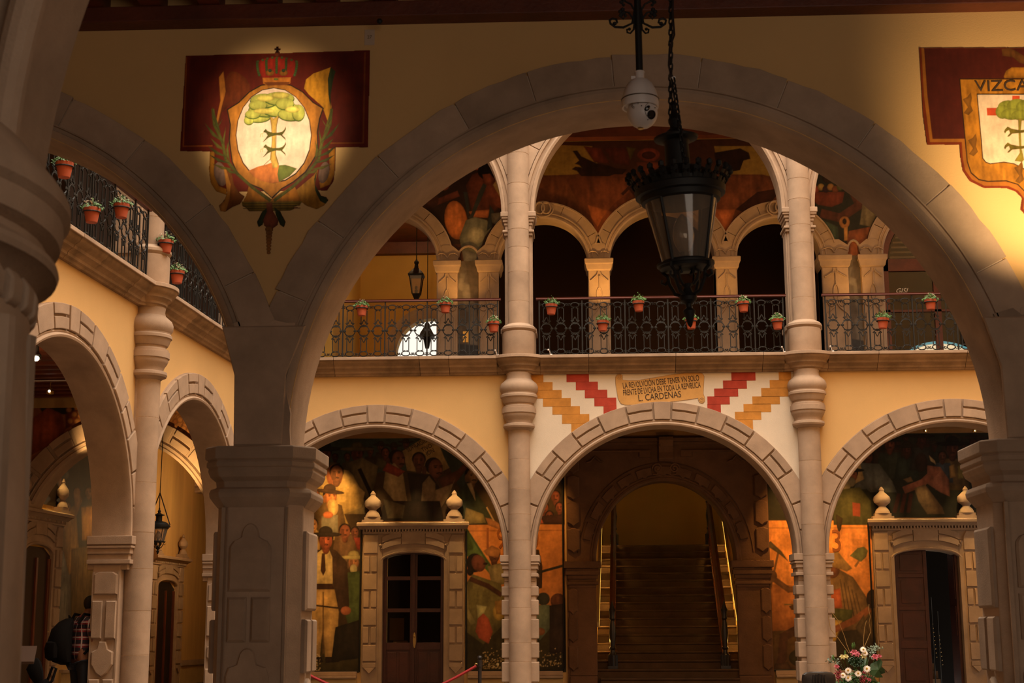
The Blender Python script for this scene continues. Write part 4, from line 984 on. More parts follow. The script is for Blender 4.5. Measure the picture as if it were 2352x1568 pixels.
# ------------------------------------------------------------------ staircase portal
t = thing('staircase_portal', 'brown stone portal with round arch and carved fields round the staircase', 'portal', (1.86, 31.2, 0))
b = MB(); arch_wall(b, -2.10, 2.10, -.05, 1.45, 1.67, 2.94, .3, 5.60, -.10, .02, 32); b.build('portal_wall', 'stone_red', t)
b = MB(); arch_sweep(b, -.05, 2.94, (1.44, 1.66, [(0, .40), (0, -.11), (.03, -.15), (.07, -.14), (.08, -.12), (.12, -.12), (.13, -.10), (.13, .40)]), 0, 180, 44); b.build('inner_moulding', 'stone_red', t, smooth=True)
b = MB(); arch_sweep(b, -.05, 2.94, (1.80, 2.02, [(0, -.09), (.02, -.125), (.05, -.09)]), 5, 175, 44); b.build('outer_moulding', 'stone_red', t, smooth=True)
for k in range(11):
    a0, a1 = 12+156*k/11+1.6, 12+156*(k+1)/11-1.6
    b = MB(); A = ell(-.05, 2.94, 1.60, 1.80, a0, a1, 3); B = ell(-.05, 2.94, 1.76, 1.97, a1, a0, 3)
    am = (a0+a1)/2; n1 = (-.05+1.55*math.cos(R(am)), 2.94+1.75*math.sin(R(am)))
    b.prism(A[:2]+[n1]+A[2:]+B, -.15, -.09, .012); b.build('arch_stone', 'stone_red', t)
for s in (-1, 1):
    x = s*1.78
    for k, (z0, h, w_) in enumerate(((.75, .50, .10), (1.32, .50, .10), (1.89, .50, .10), (3.15, .48, .13), (3.70, .48, .13), (4.25, .48, .13), (4.80, .30, .13))):
        xo = s*(1.98 if k < 3 else 1.95)
        b = MB(); b.prism([(xo-w_, z0+.04), (xo-w_*.4, z0), (xo, z0-.04), (xo+w_*.4, z0), (xo+w_, z0+.04), (xo+w_, z0+h-.04), (xo+w_*.3, z0+h), (xo-w_*.3, z0+h), (xo-w_, z0+h-.04)], -.16, -.09, .02); b.build('carved_field', 'stone_red', t)
    b = MB()
    xa, xb = sorted((s*1.44-.05, s*2.06))
    b.box((xa, -.14, 0.3), (xb, .02, .62)); b.box((xa, -.12, .62), (xb, .02, 2.45)); b.build('pilaster', 'stone_red', t, bevel=.02)
    for z0, z1, e in ((2.40, 2.46, 0), (2.46, 2.53, .04), (2.58, 2.66, .03), (2.53, 2.58, .0), (2.66, 2.76, .07), (2.76, 2.80, .05), (2.80, 2.94, .10)):
        b = MB(); b.box((xa-e, -.14-e, z0), (xb+e, .02, z1)); b.build('capital_course', 'stone_red', t, bevel=.01)
    b = MB(); b.prism([(s*.32, 5.10), (s*.32, 5.24), (s*2.05, 5.24), (s*2.05, 5.20), (s*.55, 5.20), (s*.55, 5.10)] if s > 0 else [(-.32, 5.10), (-.55, 5.10), (-.55, 5.20), (-2.05, 5.20), (-2.05, 5.24), (-.32, 5.24)], -.16, -.09); b.build('carved_band', 'stone_red', t)
    b = MB(); xx = s*1.48; b.tube([(xx-.18, -.12, 5.00), (xx-.10, -.12, 5.02), (xx, -.12, 5.12), (xx+.10, -.12, 5.02), (xx+.18, -.12, 5.00)], .02, 6); b.build('chevron_carving', 'stone_red', t)
b = MB(); b.box((-2.12, -.20, 5.42), (2.12, .02, 5.50)); b.box((-2.12, -.15, 5.36), (2.12, .02, 5.42)); b.build('portal_cornice', 'stone_red', t, bevel=.01)
b = MB(); b.loft([[(x, y, z) for x, y, z in ((-.15, -.1, z_), (.15, -.1, z_), (.15, -.1-d, z_), (-.15, -.1-d, z_))] for d, z_ in ((.10, 5.0), (.22, 5.05), (.18, 5.18), (.20, 5.30), (.32, 5.42), (.30, 5.50))])
b.lathe([(.05, 0), (.09, .03), (.09, .27), (.05, .30)], (0, 0), 12); b.v = b.v[:-48]+[(z-.15, -.30+x*.8, 5.37+y*.8) for x, y, z in b.v[-48:]]
b.build('keystone_console', 'stone_red', t, bevel=.01)
b = MB()
for s in (-1, 1): b.tube([(s*(.18+.11*(1-q/22)*math.cos(q*.6)), -.14, 4.86+.11*(1-q/22)*math.sin(q*.6)) for q in range(20)], .02, 6)
b.tube([(-.28, -.13, 4.74), (-.12, -.13, 4.72), (0, -.13, 4.77), (.12, -.13, 4.72), (.28, -.13, 4.74)], .02, 6); b.build('scroll_carving', 'stone_red', t, smooth=True)

# staircase: 21 steps, axis slightly turned
SA = R(-2.2); ST = Frame((1.86, 31.62, .75), SA); NS = 16; RISE = .175; TR = .31
t = thing('staircase', 'wide dark stone staircase rising behind the middle arch', 'staircase', (0, 0, 0), frame=ST)
st0 = None
for k in range(NS):
    if st0 is None:
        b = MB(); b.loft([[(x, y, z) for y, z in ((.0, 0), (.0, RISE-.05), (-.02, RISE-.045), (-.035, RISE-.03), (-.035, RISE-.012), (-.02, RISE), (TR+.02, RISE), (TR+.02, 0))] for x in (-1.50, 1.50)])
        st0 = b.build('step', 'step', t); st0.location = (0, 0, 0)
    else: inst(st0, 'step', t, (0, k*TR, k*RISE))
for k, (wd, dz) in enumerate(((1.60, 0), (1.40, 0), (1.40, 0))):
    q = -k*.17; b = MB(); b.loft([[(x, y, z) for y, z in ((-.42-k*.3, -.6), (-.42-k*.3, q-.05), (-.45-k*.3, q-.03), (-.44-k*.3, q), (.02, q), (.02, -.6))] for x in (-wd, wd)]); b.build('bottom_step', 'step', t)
H = NS*RISE
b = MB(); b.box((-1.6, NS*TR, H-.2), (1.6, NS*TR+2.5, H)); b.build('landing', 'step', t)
b = MB(); b.box((-1.75, 0, -1), (-1.5, NS*TR+2.6, 6.5)); b.box((1.5, 0, -1), (1.75, NS*TR+2.6, 6.5)); b.box((-1.75, NS*TR+2.4, 0), (1.75, NS*TR+2.6, 6.5)); b.box((-1.75, .0, 6.3), (1.75, NS*TR+2.6, 6.5))
struct(b, 'wall_stairwell', 'ochre', ST)
for s in (-1, 1):
    b = MB(); b.loft([[(s*1.50, y, z), (s*1.44, y, z), (s*1.44, y, z+.10), (s*1.50, y, z+.10)] for y, z in ((.0, .85), (NS*TR, H+.85))]); o = b.build('wall_handrail', 'cream', frame=ST)
    b = MB(); b.loft([[(s*1.435, y, z), (s*1.44, y, z), (s*1.44, y, z+.05), (s*1.435, y, z+.05)] for y, z in ((.0, .875), (NS*TR, H+.875))]); b.build('light_strip', 'led', o)  # emissive strip added so the wall rail shows bright
    tag(o, 'slanting pale wall rail lining the %s wall of the staircase' % ('left' if s < 0 else 'right'), 'handrail')
    tt = thing('stair_balustrade', 'dark turned-post balustrade on the %s side of the staircase' % ('left' if s < 0 else 'right'), 'balustrade', (s*1.16, 0, 0), frame=ST)
    def post(y, z, h, nm='newel_post'):
        b = MB(); b.box((-.10, y-.10, z), (.10, y+.10, z+.06))
        for k in range(8):
            a = 2*PI*k/8; b.tube([(.075*math.cos(a), y+.075*math.sin(a), z+.05), (.08*math.cos(a), y+.08*math.sin(a), z+.28)], .024, 6)
        b.lathe([(.085, z+.05), (.09, z+.28), (.055, z+.33), (.045, z+.38), (.07, z+.42), (.05, z+.46), (.055, z+.55), (.075, z+.72), (.055, z+.9), (.04, z+.98), (.065, z+1.02), (.05, z+1.06), (.06, z+h-.12), (.075, z+h-.08), (.05, z+h-.04), (.02, z+h+.05), (.001, z+h+.12)], (0, y), 14)
        b.build(nm, 'leather', tt, smooth=True)
    post(-.18, 0, 1.28); post(NS*TR+.1, H, 1.15)
    b = MB(); b.loft([[(-.05, y, z), (.05, y, z), (.06, y, z+.05), (0, y, z+.09), (-.06, y, z+.05)] for y, z in ((-.15, 1.0), (NS*TR+.1, H+1.0))]); b.build('handrail', 'wood', tt)
    b = MB(); b.loft([[(-.045, y, z), (.045, y, z), (.045, y, z+.10), (-.045, y, z+.10)] for y, z in ((-.1, .1), (NS*TR+.1, H+.11))]); b.build('bottom_rail', 'wood', tt)
    bal = None
    for k in range(1, NS*2):
        y = .1+k*TR/2; z = .17+(H-.0)*k/(NS*2)
        if bal is None:
            b = MB(); b.lathe([(.02, 0), (.028, .05), (.018, .10), (.03, .22), (.036, .34), (.022, .48), (.016, .60), (.026, .66), (.018, .72), (.02, .86)], (0, 0), 8); bal = b.build('baluster', 'wood', tt, smooth=True); bal.location = (0, y, z)
        else: inst(bal, 'baluster', tt, (0, y, z))

# ================================================================== UPPER BALCONIES
bal_mesh = None
def baluster_motif():
    b = MB(); r = .0105
    o = lambda cx, cz, rx, rz, n=14: b.tube([(cx+rx*math.cos(2*PI*i/n), 0, cz+rz*math.sin(2*PI*i/n)) for i in range(n)], r, 4, True)
    o(0, .955, .078, .045); o(0, .075, .078, .045); o(0, .51, .10, .095, 16)
    for s in (-1, 1):
        b.tube([(s*.055, 0, .90), (s*.055, 0, .64)], r, 4); b.tube([(s*.055, 0, .36), (s*.055, 0, .12)], r, 4)
        for zc, q in ((.955, 1), (.075, -1)): b.tube([(s*.06, 0, zc-q*.0), (s*.10, 0, zc+q*.03), (s*.125, 0, zc+q*.02), (s*.12, 0, zc-q*.01), (s*.10, 0, zc)], r, 4)
        for zc, q in ((.90, -1), (.12, 1)): b.ball((s*.03, 0, zc+q*.002), .016, 6)
        b.ball((s*.098, 0, .51), .026, 6, 1.3, .6, 1)
        for q in (1, -1):   # q mirrors top and bottom
            z = lambda v: .51+q*(v-.51)
            b.tube([(s*.055, 0, z(.64)), (s*.03, 0, z(.675)), (0, 0, z(.73))], r, 4); b.tube([(s*.055, 0, z(.645)), (s*.02, 0, z(.665))], r, 4)
            b.tube([(s*.075, 0, z(.665)), (s*.06, 0, z(.635)), (s*.02, 0, z(.612)), (0, 0, z(.63))], r, 4); b.tube([(s*.075, 0, z(.60)), (s*.03, 0, z(.603)), (0, 0, z(.625))], r, 4)
            b.ball((s*.075, 0, z(.655)), .012, 6)
    for q in (1, -1):
        for k in (-1, 0, 1): b.tube([(k*.016, 0, .51+q*.075), (k*.024, 0, .51+q*.115)], .007, 4)
    return b
def balustrade(frame, x0, x1, label, y=-.16):
    global bal_mesh
    t = thing('balcony_railing', label, 'railing', ((x0+x1)/2, y, UF+.02), frame=frame, group='wrought iron balcony railings')
    h = (x1-x0)/2; zt = 1.06
    b = MB(); b.loft([[(x, yy, z) for yy, z in ((-.03, zt), (-.038, zt+.012), (-.03, zt+.02), (-.022, zt+.028), (-.03, zt+.045), (.03, zt+.045), (.038, zt+.012), (.03, zt))] for x in (-h, h)]); b.build('handrail', 'rail', t)
    b = MB(); b.box((-h, -.012, .0), (h, .012, .022)); b.build('bottom_rail', 'iron', t)
    n = max(3, int(round((2*h-.12)/.272))); sp = (2*h-.12)/n
    post = None
    for i in range(n+1):
        if i % 3 == 0 or i == n:
            if post is None:
                b = MB(); b.box((-.012, -.012, -.03), (.012, .012, zt)); b.box((-.06, -.02, -.03), (.06, .02, .0)); post = b.build('post', 'iron', t); post.location = (-h+.06+i*sp, 0, 0)
            else: inst(post, 'post', t, (-h+.06+i*sp, 0, 0))
        if i < n:
            x = -h+.06+(i+.5)*sp
            if bal_mesh is None: bal_mesh = baluster_motif().build('baluster', 'iron', t); bal_mesh.location = (x, 0, 0)
            else: inst(bal_mesh, 'baluster', t, (x, 0, 0))
    return t
balustrade(FAR, -6.0, COLS[0]-.33, 'left balcony railing in front of the yellow hallway arch')
balustrade(FAR, COLS[0]+.33, COLS[1]-.33, 'middle balcony railing above the painted scroll')
balustrade(FAR, COLS[1]+.33, COLS[2]-.33, 'right balcony railing in front of the red-framed window')
balustrade(LEFT, -2.02, 2.62, 'left wing balcony railing left of its stone column')
balustrade(LEFT, 3.28, 7.95, 'left wing balcony railing right of its stone column')

# ------------------------------------------------------------------ flowerpots on the railings
def make_pot(kind):
    t = bpy.data.objects.new('flowerpot', None); t.empty_display_size = .1; C.objects.link(t)
    b = MB(); b.lathe([(.075, 0), (.08, .005), (.108, .155), (.12, .158), (.124, .21), (.112, .215), (.100, .20), (.06, .19)], (0, 0), 18); b.build('pot', 'terra', t, smooth=True)
    b = MB(); b.tube([(.126*math.cos(PI*i/9), .126*math.sin(PI*i/9), .15) for i in range(18)], .010, 5, True); b.tube([(0, .126, .15), (0, .17, .17), (0, .17, .26)], .009, 5); b.build('ring_holder', 'iron', t)
    rr = random.Random(kind*13+1); b = MB(); f = MB()
    for k in range(130):
        a = rr.uniform(0, 2*PI); e = rr.random()**.6; r = .17*e; z = .20+rr.uniform(.0, .15)*(1.15-e)+(.05 if kind == 2 else 0)*rr.random()
        x, y = r*math.cos(a), r*math.sin(a); s = rr.uniform(.018, .034); u = Vector((rr.uniform(-1, 1), rr.uniform(-1, 1), rr.uniform(-.4, 1))).normalized(); v = u.orthogonal().normalized()
        p = Vector((x, y, z)); b.add([p-u*s, p+v*s*.5, p+u*s, p-v*s*.5], [(0, 1, 2, 3)])
        if k % 5 == 0: b.tube([(x*.2, y*.2, .19), (x*.7, y*.7, z*.9), (x, y, z)], .003, 3)
    b.build('foliage', 'leaf', t, kind='stuff')
    if kind != 2:
        for k in range(22):
            a = rr.uniform(0, 2*PI); r = rr.uniform(0, .13); z = .29+rr.uniform(-.02, .07)-r*.3
            c_ = (r*math.cos(a), r*math.sin(a), z)
            for q in range(5):
                w_ = 2*PI*q/5; f.add([c_, (c_[0]+.016*math.cos(w_), c_[1]+.016*math.sin(w_), z+.008), (c_[0]+.016*math.cos(w_+.9), c_[1]+.016*math.sin(w_+.9), z+.008)], [(0, 1, 2)])
            f.ball((c_[0], c_[1], z+.004), .008, 5)
        f.build('blossoms', 'petal', t, kind='stuff')
    return t
pots = {}
def place_pot(frame, x, z, kind, label, y=-.345, tilt=0):
    if kind not in pots: o = make_pot(kind); pots[kind] = o
    else: o = copy_tree(pots[kind])
    o.location = frame(x, y, z); o.rotation_euler = (0, tilt, frame.a+random.uniform(-.2, .2)); o.scale = (.9, .9, .9); o['label'] = label; o['category'] = 'plant pot'; o['group'] = 'terracotta flowerpots hooked on the balcony railings'
for px, py, kd, lb in ((831, 713, 0, 'white-flowered pot on the left balcony, nearest the near pier'), (1023, 706, 0, 'white-flowered pot on the left balcony handrail, in front of the carved pillar'), (1134, 750, 1, 'lower white-flowered pot beside the column, left balcony'),
                       (1266, 710, 2, 'leafy pot on the middle balcony handrail near the left column'), (1384, 748, 2, 'lower leafy pot in front of the lit carved pillar, middle balcony'), (1467, 703, 2, 'leafy pot on the middle balcony handrail left of the big lantern'),
                       (1588, 743, 1, 'low pot half hidden by the tip of the big lantern'), (1708, 704, 1, 'pot on the middle balcony handrail right of the big lantern'), (1786, 744, 1, 'lower white-flowered pot beside the right column, middle balcony'),
                       (2027, 742, 2, 'lower leafy pot in front of the window, right balcony'), (2137, 699, 1, 'pot on the right balcony handrail in front of the window')):
    p = at(px, py, 26.86); place_pot(FAR, p.x, p.z-.10, kd, lb, tilt=random.uniform(-.06, .06))
f_ = leftT(-.34)
for px, py, kd, lb in ((147, 390, 1, 'left wing pot nearest the dark foreground pier, on the handrail'), (210, 494, 0, 'left wing lower pot between two others'), (278, 484, 1, 'left wing pot at the right end of the handrail, before the column'),
                       (380, 566, 0, 'left wing pot just right of the stone column, on the handrail'), (406, 636, 1, 'left wing lower pot right of the stone column')):
    s_, z_ = f_(px, py); place_pot(LEFT, s_, z_-.10, kd, lb)

# small ball-tipped floodlights on the ledge
for px, py, lb in ((1264, 812, 'left end of the middle balcony ledge'), (1800, 812, 'right end of the middle balcony ledge'), (1911, 806, 'left end of the right balcony ledge'), (1142, 812, 'right end of the left balcony ledge')):
    p = at(px, py, 27.0); t = thing('ledge_lamp', 'tiny pale bent lamp on the '+lb, 'lamp', (p.x, 26.98, 6.54))
    b = MB(); b.tube([(0, 0, 0), (-.01, 0, .08), (-.03, -.02, .10)], .006, 5); b.build('stem', 'camw', t); b = MB(); b.ball((-.035, -.03, .105), .018, 8); b.ball((.02, 0, .015), .02, 8); b.build('lamp_head', 'camw', t, smooth=True)

# ------------------------------------------------------------------ painting over the upper gallery arches
T = planeT(31.17)
c = Canvas(-4.9, 9.5, 9.42, 12.1, .0145, (70, 34, 14), T)
c.poly([(1200, 330), (1360, 335), (1375, 385), (1330, 405), (1200, 400)], (150, 112, 22), .05); c.poly([(1640, 335), (1830, 335), (1830, 410), (1690, 405), (1650, 380)], (150, 112, 24), .05)
c.poly([(1190, 405), (1320, 400), (1370, 390), (1420, 398), (1440, 450), (1400, 540), (1380, 560), (1320, 480), (1190, 470)], (120, 62, 22), .5)
c.poly([(1300, 410), (1440, 395), (1470, 480), (1400, 560), (1370, 540), (1330, 470)], (128, 62, 22), .5)
c.poly([(1600, 400), (1750, 400), (1840, 420), (1800, 480), (1700, 500), (1660, 560), (1640, 500)], (124, 62, 22), .5)
c.poly([(1350, 470), (1420, 490), (1400, 560), (1375, 556)], (190, 96, 26), .5); c.poly([(1640, 480), (1690, 480), (1665, 556), (1650, 556)], (180, 90, 26), .5)
for s_, pts in ((0, [(1315, 346), (1326, 345), (1335, 358), (1350, 365), (1372, 375), (1400, 380), (1420, 388), (1400, 396), (1360, 388), (1330, 368)]), (0, [(1320, 376), (1330, 368), (1345, 368), (1365, 380), (1440, 388), (1430, 400), (1340, 398), (1326, 390), (1338, 386), (1330, 378)]),
                (0, [(1313, 388), (1322, 382), (1336, 384), (1345, 394), (1420, 396), (1400, 404), (1335, 404), (1325, 392)]), (0, [(1640, 350), (1700, 340), (1720, 350), (1724, 364), (1708, 368), (1700, 390), (1650, 400)])):
    c.poly(pts, (44, 18, 8), .2)
c.poly([(1340, 335), (1380, 340), (1400, 375), (1365, 372)], (118, 44, 16)); c.poly([(1385, 338), (1450, 338), (1445, 380), (1410, 375)], (92, 34, 14)); c.poly([(1438, 336), (1460, 340), (1448, 368)], (96, 78, 20)); c.ell(1490, 355, 26, 16, (130, 50, 18)); c.ell(1490, 356, 16, 9, (70, 28, 12)); c.poly([(1460, 372), (1520, 372), (1500, 400), (1470, 396)], (112, 48, 18))
c.line([(1430, 445), (1445, 430), (1470, 460)], 7, (60, 24, 10)); c.poly([(1690, 480), (1740, 440), (1800, 430), (1740, 500)], (70, 28, 10))
# man in overalls seen from behind
c.poly([(940, 380), (1070, 330), (1190, 340), (1190, 560), (900, 560)], (50, 28, 18), .1)
c.ell(1047, 505, 26, 45, (220, 118, 22), rot=-8, sh=.6); c.ell(1095, 372, 24, 18, (190, 88, 24)); c.poly([(1070, 425), (1085, 400), (1110, 392), (1150, 420), (1165, 460), (1130, 490), (1085, 490)], (112, 50, 22), .5)
c.ell(1121, 393, 24, 20, (24, 14, 10)); c.poly([(1108, 400), (1125, 398), (1135, 410), (1128, 424), (1112, 420)], (150, 70, 34)); c.line([(1125, 430), (1140, 460), (1165, 475)], 22, (124, 56, 26)); c.poly([(1075, 485), (1130, 480), (1120, 500), (1085, 498)], (176, 92, 30))
c.poly([(1064, 440), (1073, 440), (1078, 480), (1075, 500)], (50, 52, 48), .1); c.poly([(1110, 420), (1100, 440), (1082, 490), (1075, 500), (1086, 500), (1108, 450), (1118, 425)], (58, 60, 54), .1)
c.poly([(1070, 505), (1090, 498), (1118, 505), (1130, 520), (1112, 545), (1100, 585), (1060, 570), (1055, 545)], (132, 128, 104), .5); c.ell(1093, 540, 20, 20, (176, 166, 130)); c.poly([(1125, 470), (1135, 485), (1130, 520), (1118, 530)], (56, 60, 62))
c.poly([(1060, 570), (1105, 585), (1108, 600), (1065, 600)], (110, 104, 96)); c.poly([(1132, 424), (1150, 400), (1165, 440), (1165, 460), (1150, 455)], (168, 132, 70), .1); c.poly([(1128, 490), (1158, 486), (1145, 520), (1130, 510)], (120, 108, 90))
c.line([(1000, 465), (1050, 445)], 14, (110, 50, 26)); c.ell(985, 460, 22, 20, (84, 42, 24)); c.ell(1020, 425, 12, 12, (150, 76, 40))
# right spandrel: figure with fruit bowl, fist with tool
c.poly([(1850, 370), (2080, 430), (2060, 600), (1850, 600)], (40, 38, 28), .1)
c.poly([(1862, 440), (1940, 440), (1935, 465), (1910, 475), (1880, 470), (1862, 458)], (124, 50, 20), .4); 
for k, col in enumerate(((150, 60, 30), (170, 130, 50), (60, 30, 40), (160, 110, 40), (120, 60, 20), (90, 90, 40))): c.ell(1875+k*11, 434-(k % 2)*5, 8, 8, col)
c.ell(1900, 405, 12, 15, (60, 34, 22)); c.line([(1960, 440), (1975, 470), (1930, 500), (1890, 490)], 20, (92, 46, 26)); c.poly([(1985, 440), (2020, 480), (2000, 520), (1975, 515)], (130, 112, 76), .4)
c.ell(1940, 510, 12, 14, (190, 120, 40)); c.ell(1940, 508, 5, 7, (50, 30, 14)); c.line([(1943, 522), (1943, 550)], 8, (186, 126, 44)); c.poly([(1950, 530), (2000, 520), (1990, 560), (1960, 600), (1940, 590)], (150, 76, 26)); c.poly([(1880, 500), (1925, 520), (1930, 590), (1905, 560)], (70, 84, 62))
def keep_up(X, Z):
    ok = np.ones(X.shape, bool)
    for cx, rx, win in holes: ok &= ~((((X-cx)/(rx+.30))**2+((Z-SZ)/(rx*.98+.30))**2 < 1) & (Z >= SZ-.1))
    return ok
o = c.finish('mural', loc=(0, 31.185, 0), keep=keep_up); mural_label(o, 'dark orange wall painting of rearing shapes over the upper gallery arches')

# ================================================================== LEFT GALLERY
TA = 26.6
b = MB(); W0 = -10.25
arch_wall(b, -10.6, -6.3, -8.29, 1.80, 2.12, 2.88, 3.95, 5.9, TA, TA+.4, 30); b.box((-6.56, TA, -.3), (-6.2, TA+.4, 2.9))
struct(b, 'wall_cross_gallery', 'ochre')
def cross_arch(cx, Y, rx, rz, zs, w_, label, m='stone'):
    t = thing('cross_arch', label, 'arch', (cx, Y, zs), group='arches crossing the left gallery')
    b = MB(); arch_sweep(b, 0, 0, (rx, rz, [(-.02, .42), (-.02, -.05), (.03, -.07), (.05, -.05), (.09, -.05), (.10, -.08), (.13, -.05), (.13, .42)]), 0, 180, 40); b.build('inner_moulding', m, t, smooth=True)
    b = MB(); arch_sweep(b, 0, 0, (rx, rz, [(.12, -.04), (w_, -.04), (w_, 0), (.12, 0)]), 0, 180, 40); b.build('joint_backing', m, t)
    ed = [2, 16, 28, 40, 52, 64, 78, 102, 116, 128, 140, 152, 164, 178]
    for k, (a0, a1) in enumerate(zip(ed[:-1], ed[1:])):
        sp = [(.14, w_/2+.05), (w_/2+.09, w_)] if k % 2 == 0 else [(.14, w_)]
        for r0, r1 in sp:
            b = MB(); b.prism(ell(0, 0, rx+r0, rz+r0, a0+.8, a1-.8, 3)+ell(0, 0, rx+r1, rz+r1, a1-.8, a0+.8, 3), -.085, -.03); b.build('arch_stone', m, t, bevel=.01)
    return t
cross_arch(-8.29, TA, 1.80, 2.12, 2.88, .44, 'spotlit stone arch crossing the left gallery')
cross_arch(-9.2, 36.4, 1.9, 2.0, 2.95, .44, 'farther dim stone arch deep in the left gallery')
t = thing('wall_impost', 'small moulded stone bracket beside the near middle pier, left gallery', 'bracket', (-6.62, TA, 0))
for z0, z1, e in ((2.50, 2.56, .05), (2.58, 2.72, .03), (2.72, 2.80, .07), (2.80, 2.90, .09)):
    b = MB(); b.box((-.02-e, -.05-e, z0), (.3, .45, z1)); b.build('course', 'stone', t, bevel=.01)
b = MB(); b.box((-.02, -.04, 0), (.3, .4, 2.52)); b.build('half_pier', 'stone', t)
# painted wall above the crossing arch
c = Canvas(-10.3, -6.35, 2.95, 5.62, .02, (150, 82, 26), planeT(TA-.03))
c.poly([(40, 920), (110, 930), (215, 925), (225, 960), (130, 950), (100, 955), (90, 935), (40, 940)], (40, 34, 26), .1)
c.poly([(40, 990), (75, 960), (110, 935), (140, 950), (150, 985), (140, 1010), (40, 1060)], (150, 62, 20), .4); c.poly([(150, 950), (185, 935), (178, 970), (150, 985)], (116, 44, 18))
for px, py, n in ((195, 950, 9), (402, 968, 16)):
    for ring in range(3):
        for k in range(n):
            a = 2*PI*k/n+ring*.3; r = 12+ring*13; c.ell(px+r*math.cos(a), py+r*math.sin(a), 7, 7, (92, 48, 16), sh=0); c.ell(px+r*math.cos(a), py+r*math.sin(a), 5.6, 5.6, (176, 112, 44), sh=.1)
c.poly([(440, 990), (470, 1010), (460, 1050), (445, 1040)], (196, 106, 26), .2); c.poly([(425, 1045), (475, 1050), (480, 1075)], (90, 50, 22))
o = c.finish('mural', loc=(0, TA-.02, 0), keep=lambda X, Z: (((X+8.29)/2.20)**2+((Z-2.88)/2.52)**2 > 1)); mural_label(o, 'scaly orange painting above the spotlit crossing arch')
b = MB(); b.box((-10.3, TA-.03, 5.60), (-6.3, TA, 5.80)); struct(b, 'trim_6', 'oldyellow')
# painting on the gallery's rear wall
f_ = leftT(LW-.03)
c = Canvas(8.2, 12.6, 1.0, 5.2, .025, (54, 40, 24), f_)
c.poly([(110, 1200), (160, 1180), (165, 1460), (105, 1460)], (92, 84, 72), .3); c.poly([(120, 1290), (150, 1240), (160, 1440), (115, 1450)], (120, 112, 98), .4)
c.poly([(150, 1170), (175, 1160), (185, 1300), (160, 1320), (145, 1260)], (150, 104, 34), .5); c.poly([(188, 1165), (225, 1160), (235, 1240), (190, 1240)], (150, 100, 30), .4); c.poly([(165, 1260), (230, 1250), (230, 1430), (165, 1430)], (104, 76, 28), .4)
for px, py, r in ((155, 1165, 12), (178, 1130, 11), (140, 1105, 16), (205, 1130, 11), (130, 1130, 12)): c.face(px, py, r, (140, 88, 44), HR, tash=False)
c.ell(150, 1090, 10, 12, (90, 80, 60)); c.poly([(60, 1110), (130, 1060), (140, 1150), (70, 1160)], (40, 24, 16), .3); c.poly([(170, 1130), (180, 1120), (190, 1150), (175, 1190)], (150, 100, 50))
o = c.finish('mural', loc=(0, LW-.02, 0), frame=LEFT, keep=lambda X, Z: ~((X < 10.0) & (Z < 3.9))); mural_label(o, 'dim grey and gold painting behind the visitor in the plaid shirt')
door_surround(LEFT, (8.85, LW, 0), 'lit stone door surround at the far left, by the dark foreground pier', .62)
t = door_surround(LEFT, (16.1, LW, 0), 'narrow stone door surround behind the hanging left lantern', .65); t.scale = (1.05, 1, .86)
for i, (s_, zz) in enumerate(((8.85, 3.1), (16.1, 2.67))):
    t = thing('door_%d' % (3+i), ('dark doorway at the far left with the small lectern before it', 'dark grey door behind the hanging left lantern')[i], 'door', (s_, LW-.012, GF), frame=LEFT); t['kind'] = 'structure'; del t['category']
    b = MB(); b.prism([(-.63, -.3), (.63, -.3), (.63, zz-GF-.15), (.3, zz-GF), (-.3, zz-GF), (-.63, zz-GF-.15)], .0, .012); b.build('door_leaf', 'dark' if i == 0 else 'leather', t)
    b = MB(); b.box((-.6, -.03, -.3), (-.52, 0, zz-GF-.2)); b.box((.5, -.03, -.3), (.6, 0, zz-GF-.2)); b.box((-.04, -.03, -.3), (.04, 0, zz-GF-.2)); b.build('door_stile', 'wood', t)
b = MB(); b.box((10.2, LW-.05, -.3), (14.9, LW, .78)); b.box((17.3, LW-.05, -.3), (24, LW, .74)); struct(b, 'baseboard_left', 'cream', LEFT)
b = MB(); b.box((17.3, LW-.09, .74), (24, LW, .80)); b.box((17.3, LW-.06, .80), (24, LW, .86)); b.box((10.2, LW-.09, .78), (14.9, LW, .84)); struct(b, 'trim_7', 'stone', LEFT)
b = MB(); b.box((-12.5, 41, -.3), (-5, 41.3, 7)); b.box((-13, 27, 5.9), (-6.3, 41.3, 6.2)); b.box((-6.9, 31.3, -.3), (-6.5, 41.2, 6)); struct(b, 'wall_passage_end', 'oldyellow')
b = MB(); b.box((-13, 31.2, -.4), (-6, 41, GF)); struct(b, 'floor_passage', 'floor')
# ceiling joists of the left gallery (run along the gallery's width)
b = MB(); b.box((-8, .5, 5.93), (8.4, LW, 5.98)); cl = struct(b, 'ceiling_left_boards', 'wood', LEFT)
j0 = None
for k in range(36):
    y = -6+k*.40
    if j0 is None: b = MB(); b.box((-.07, .5, 5.76), (.07, LW, 5.93)); j0 = b.build('joist', 'wood', cl); j0.location = (y, 0, 0)
    else: inst(j0, 'joist', cl, (y, 0, 0))
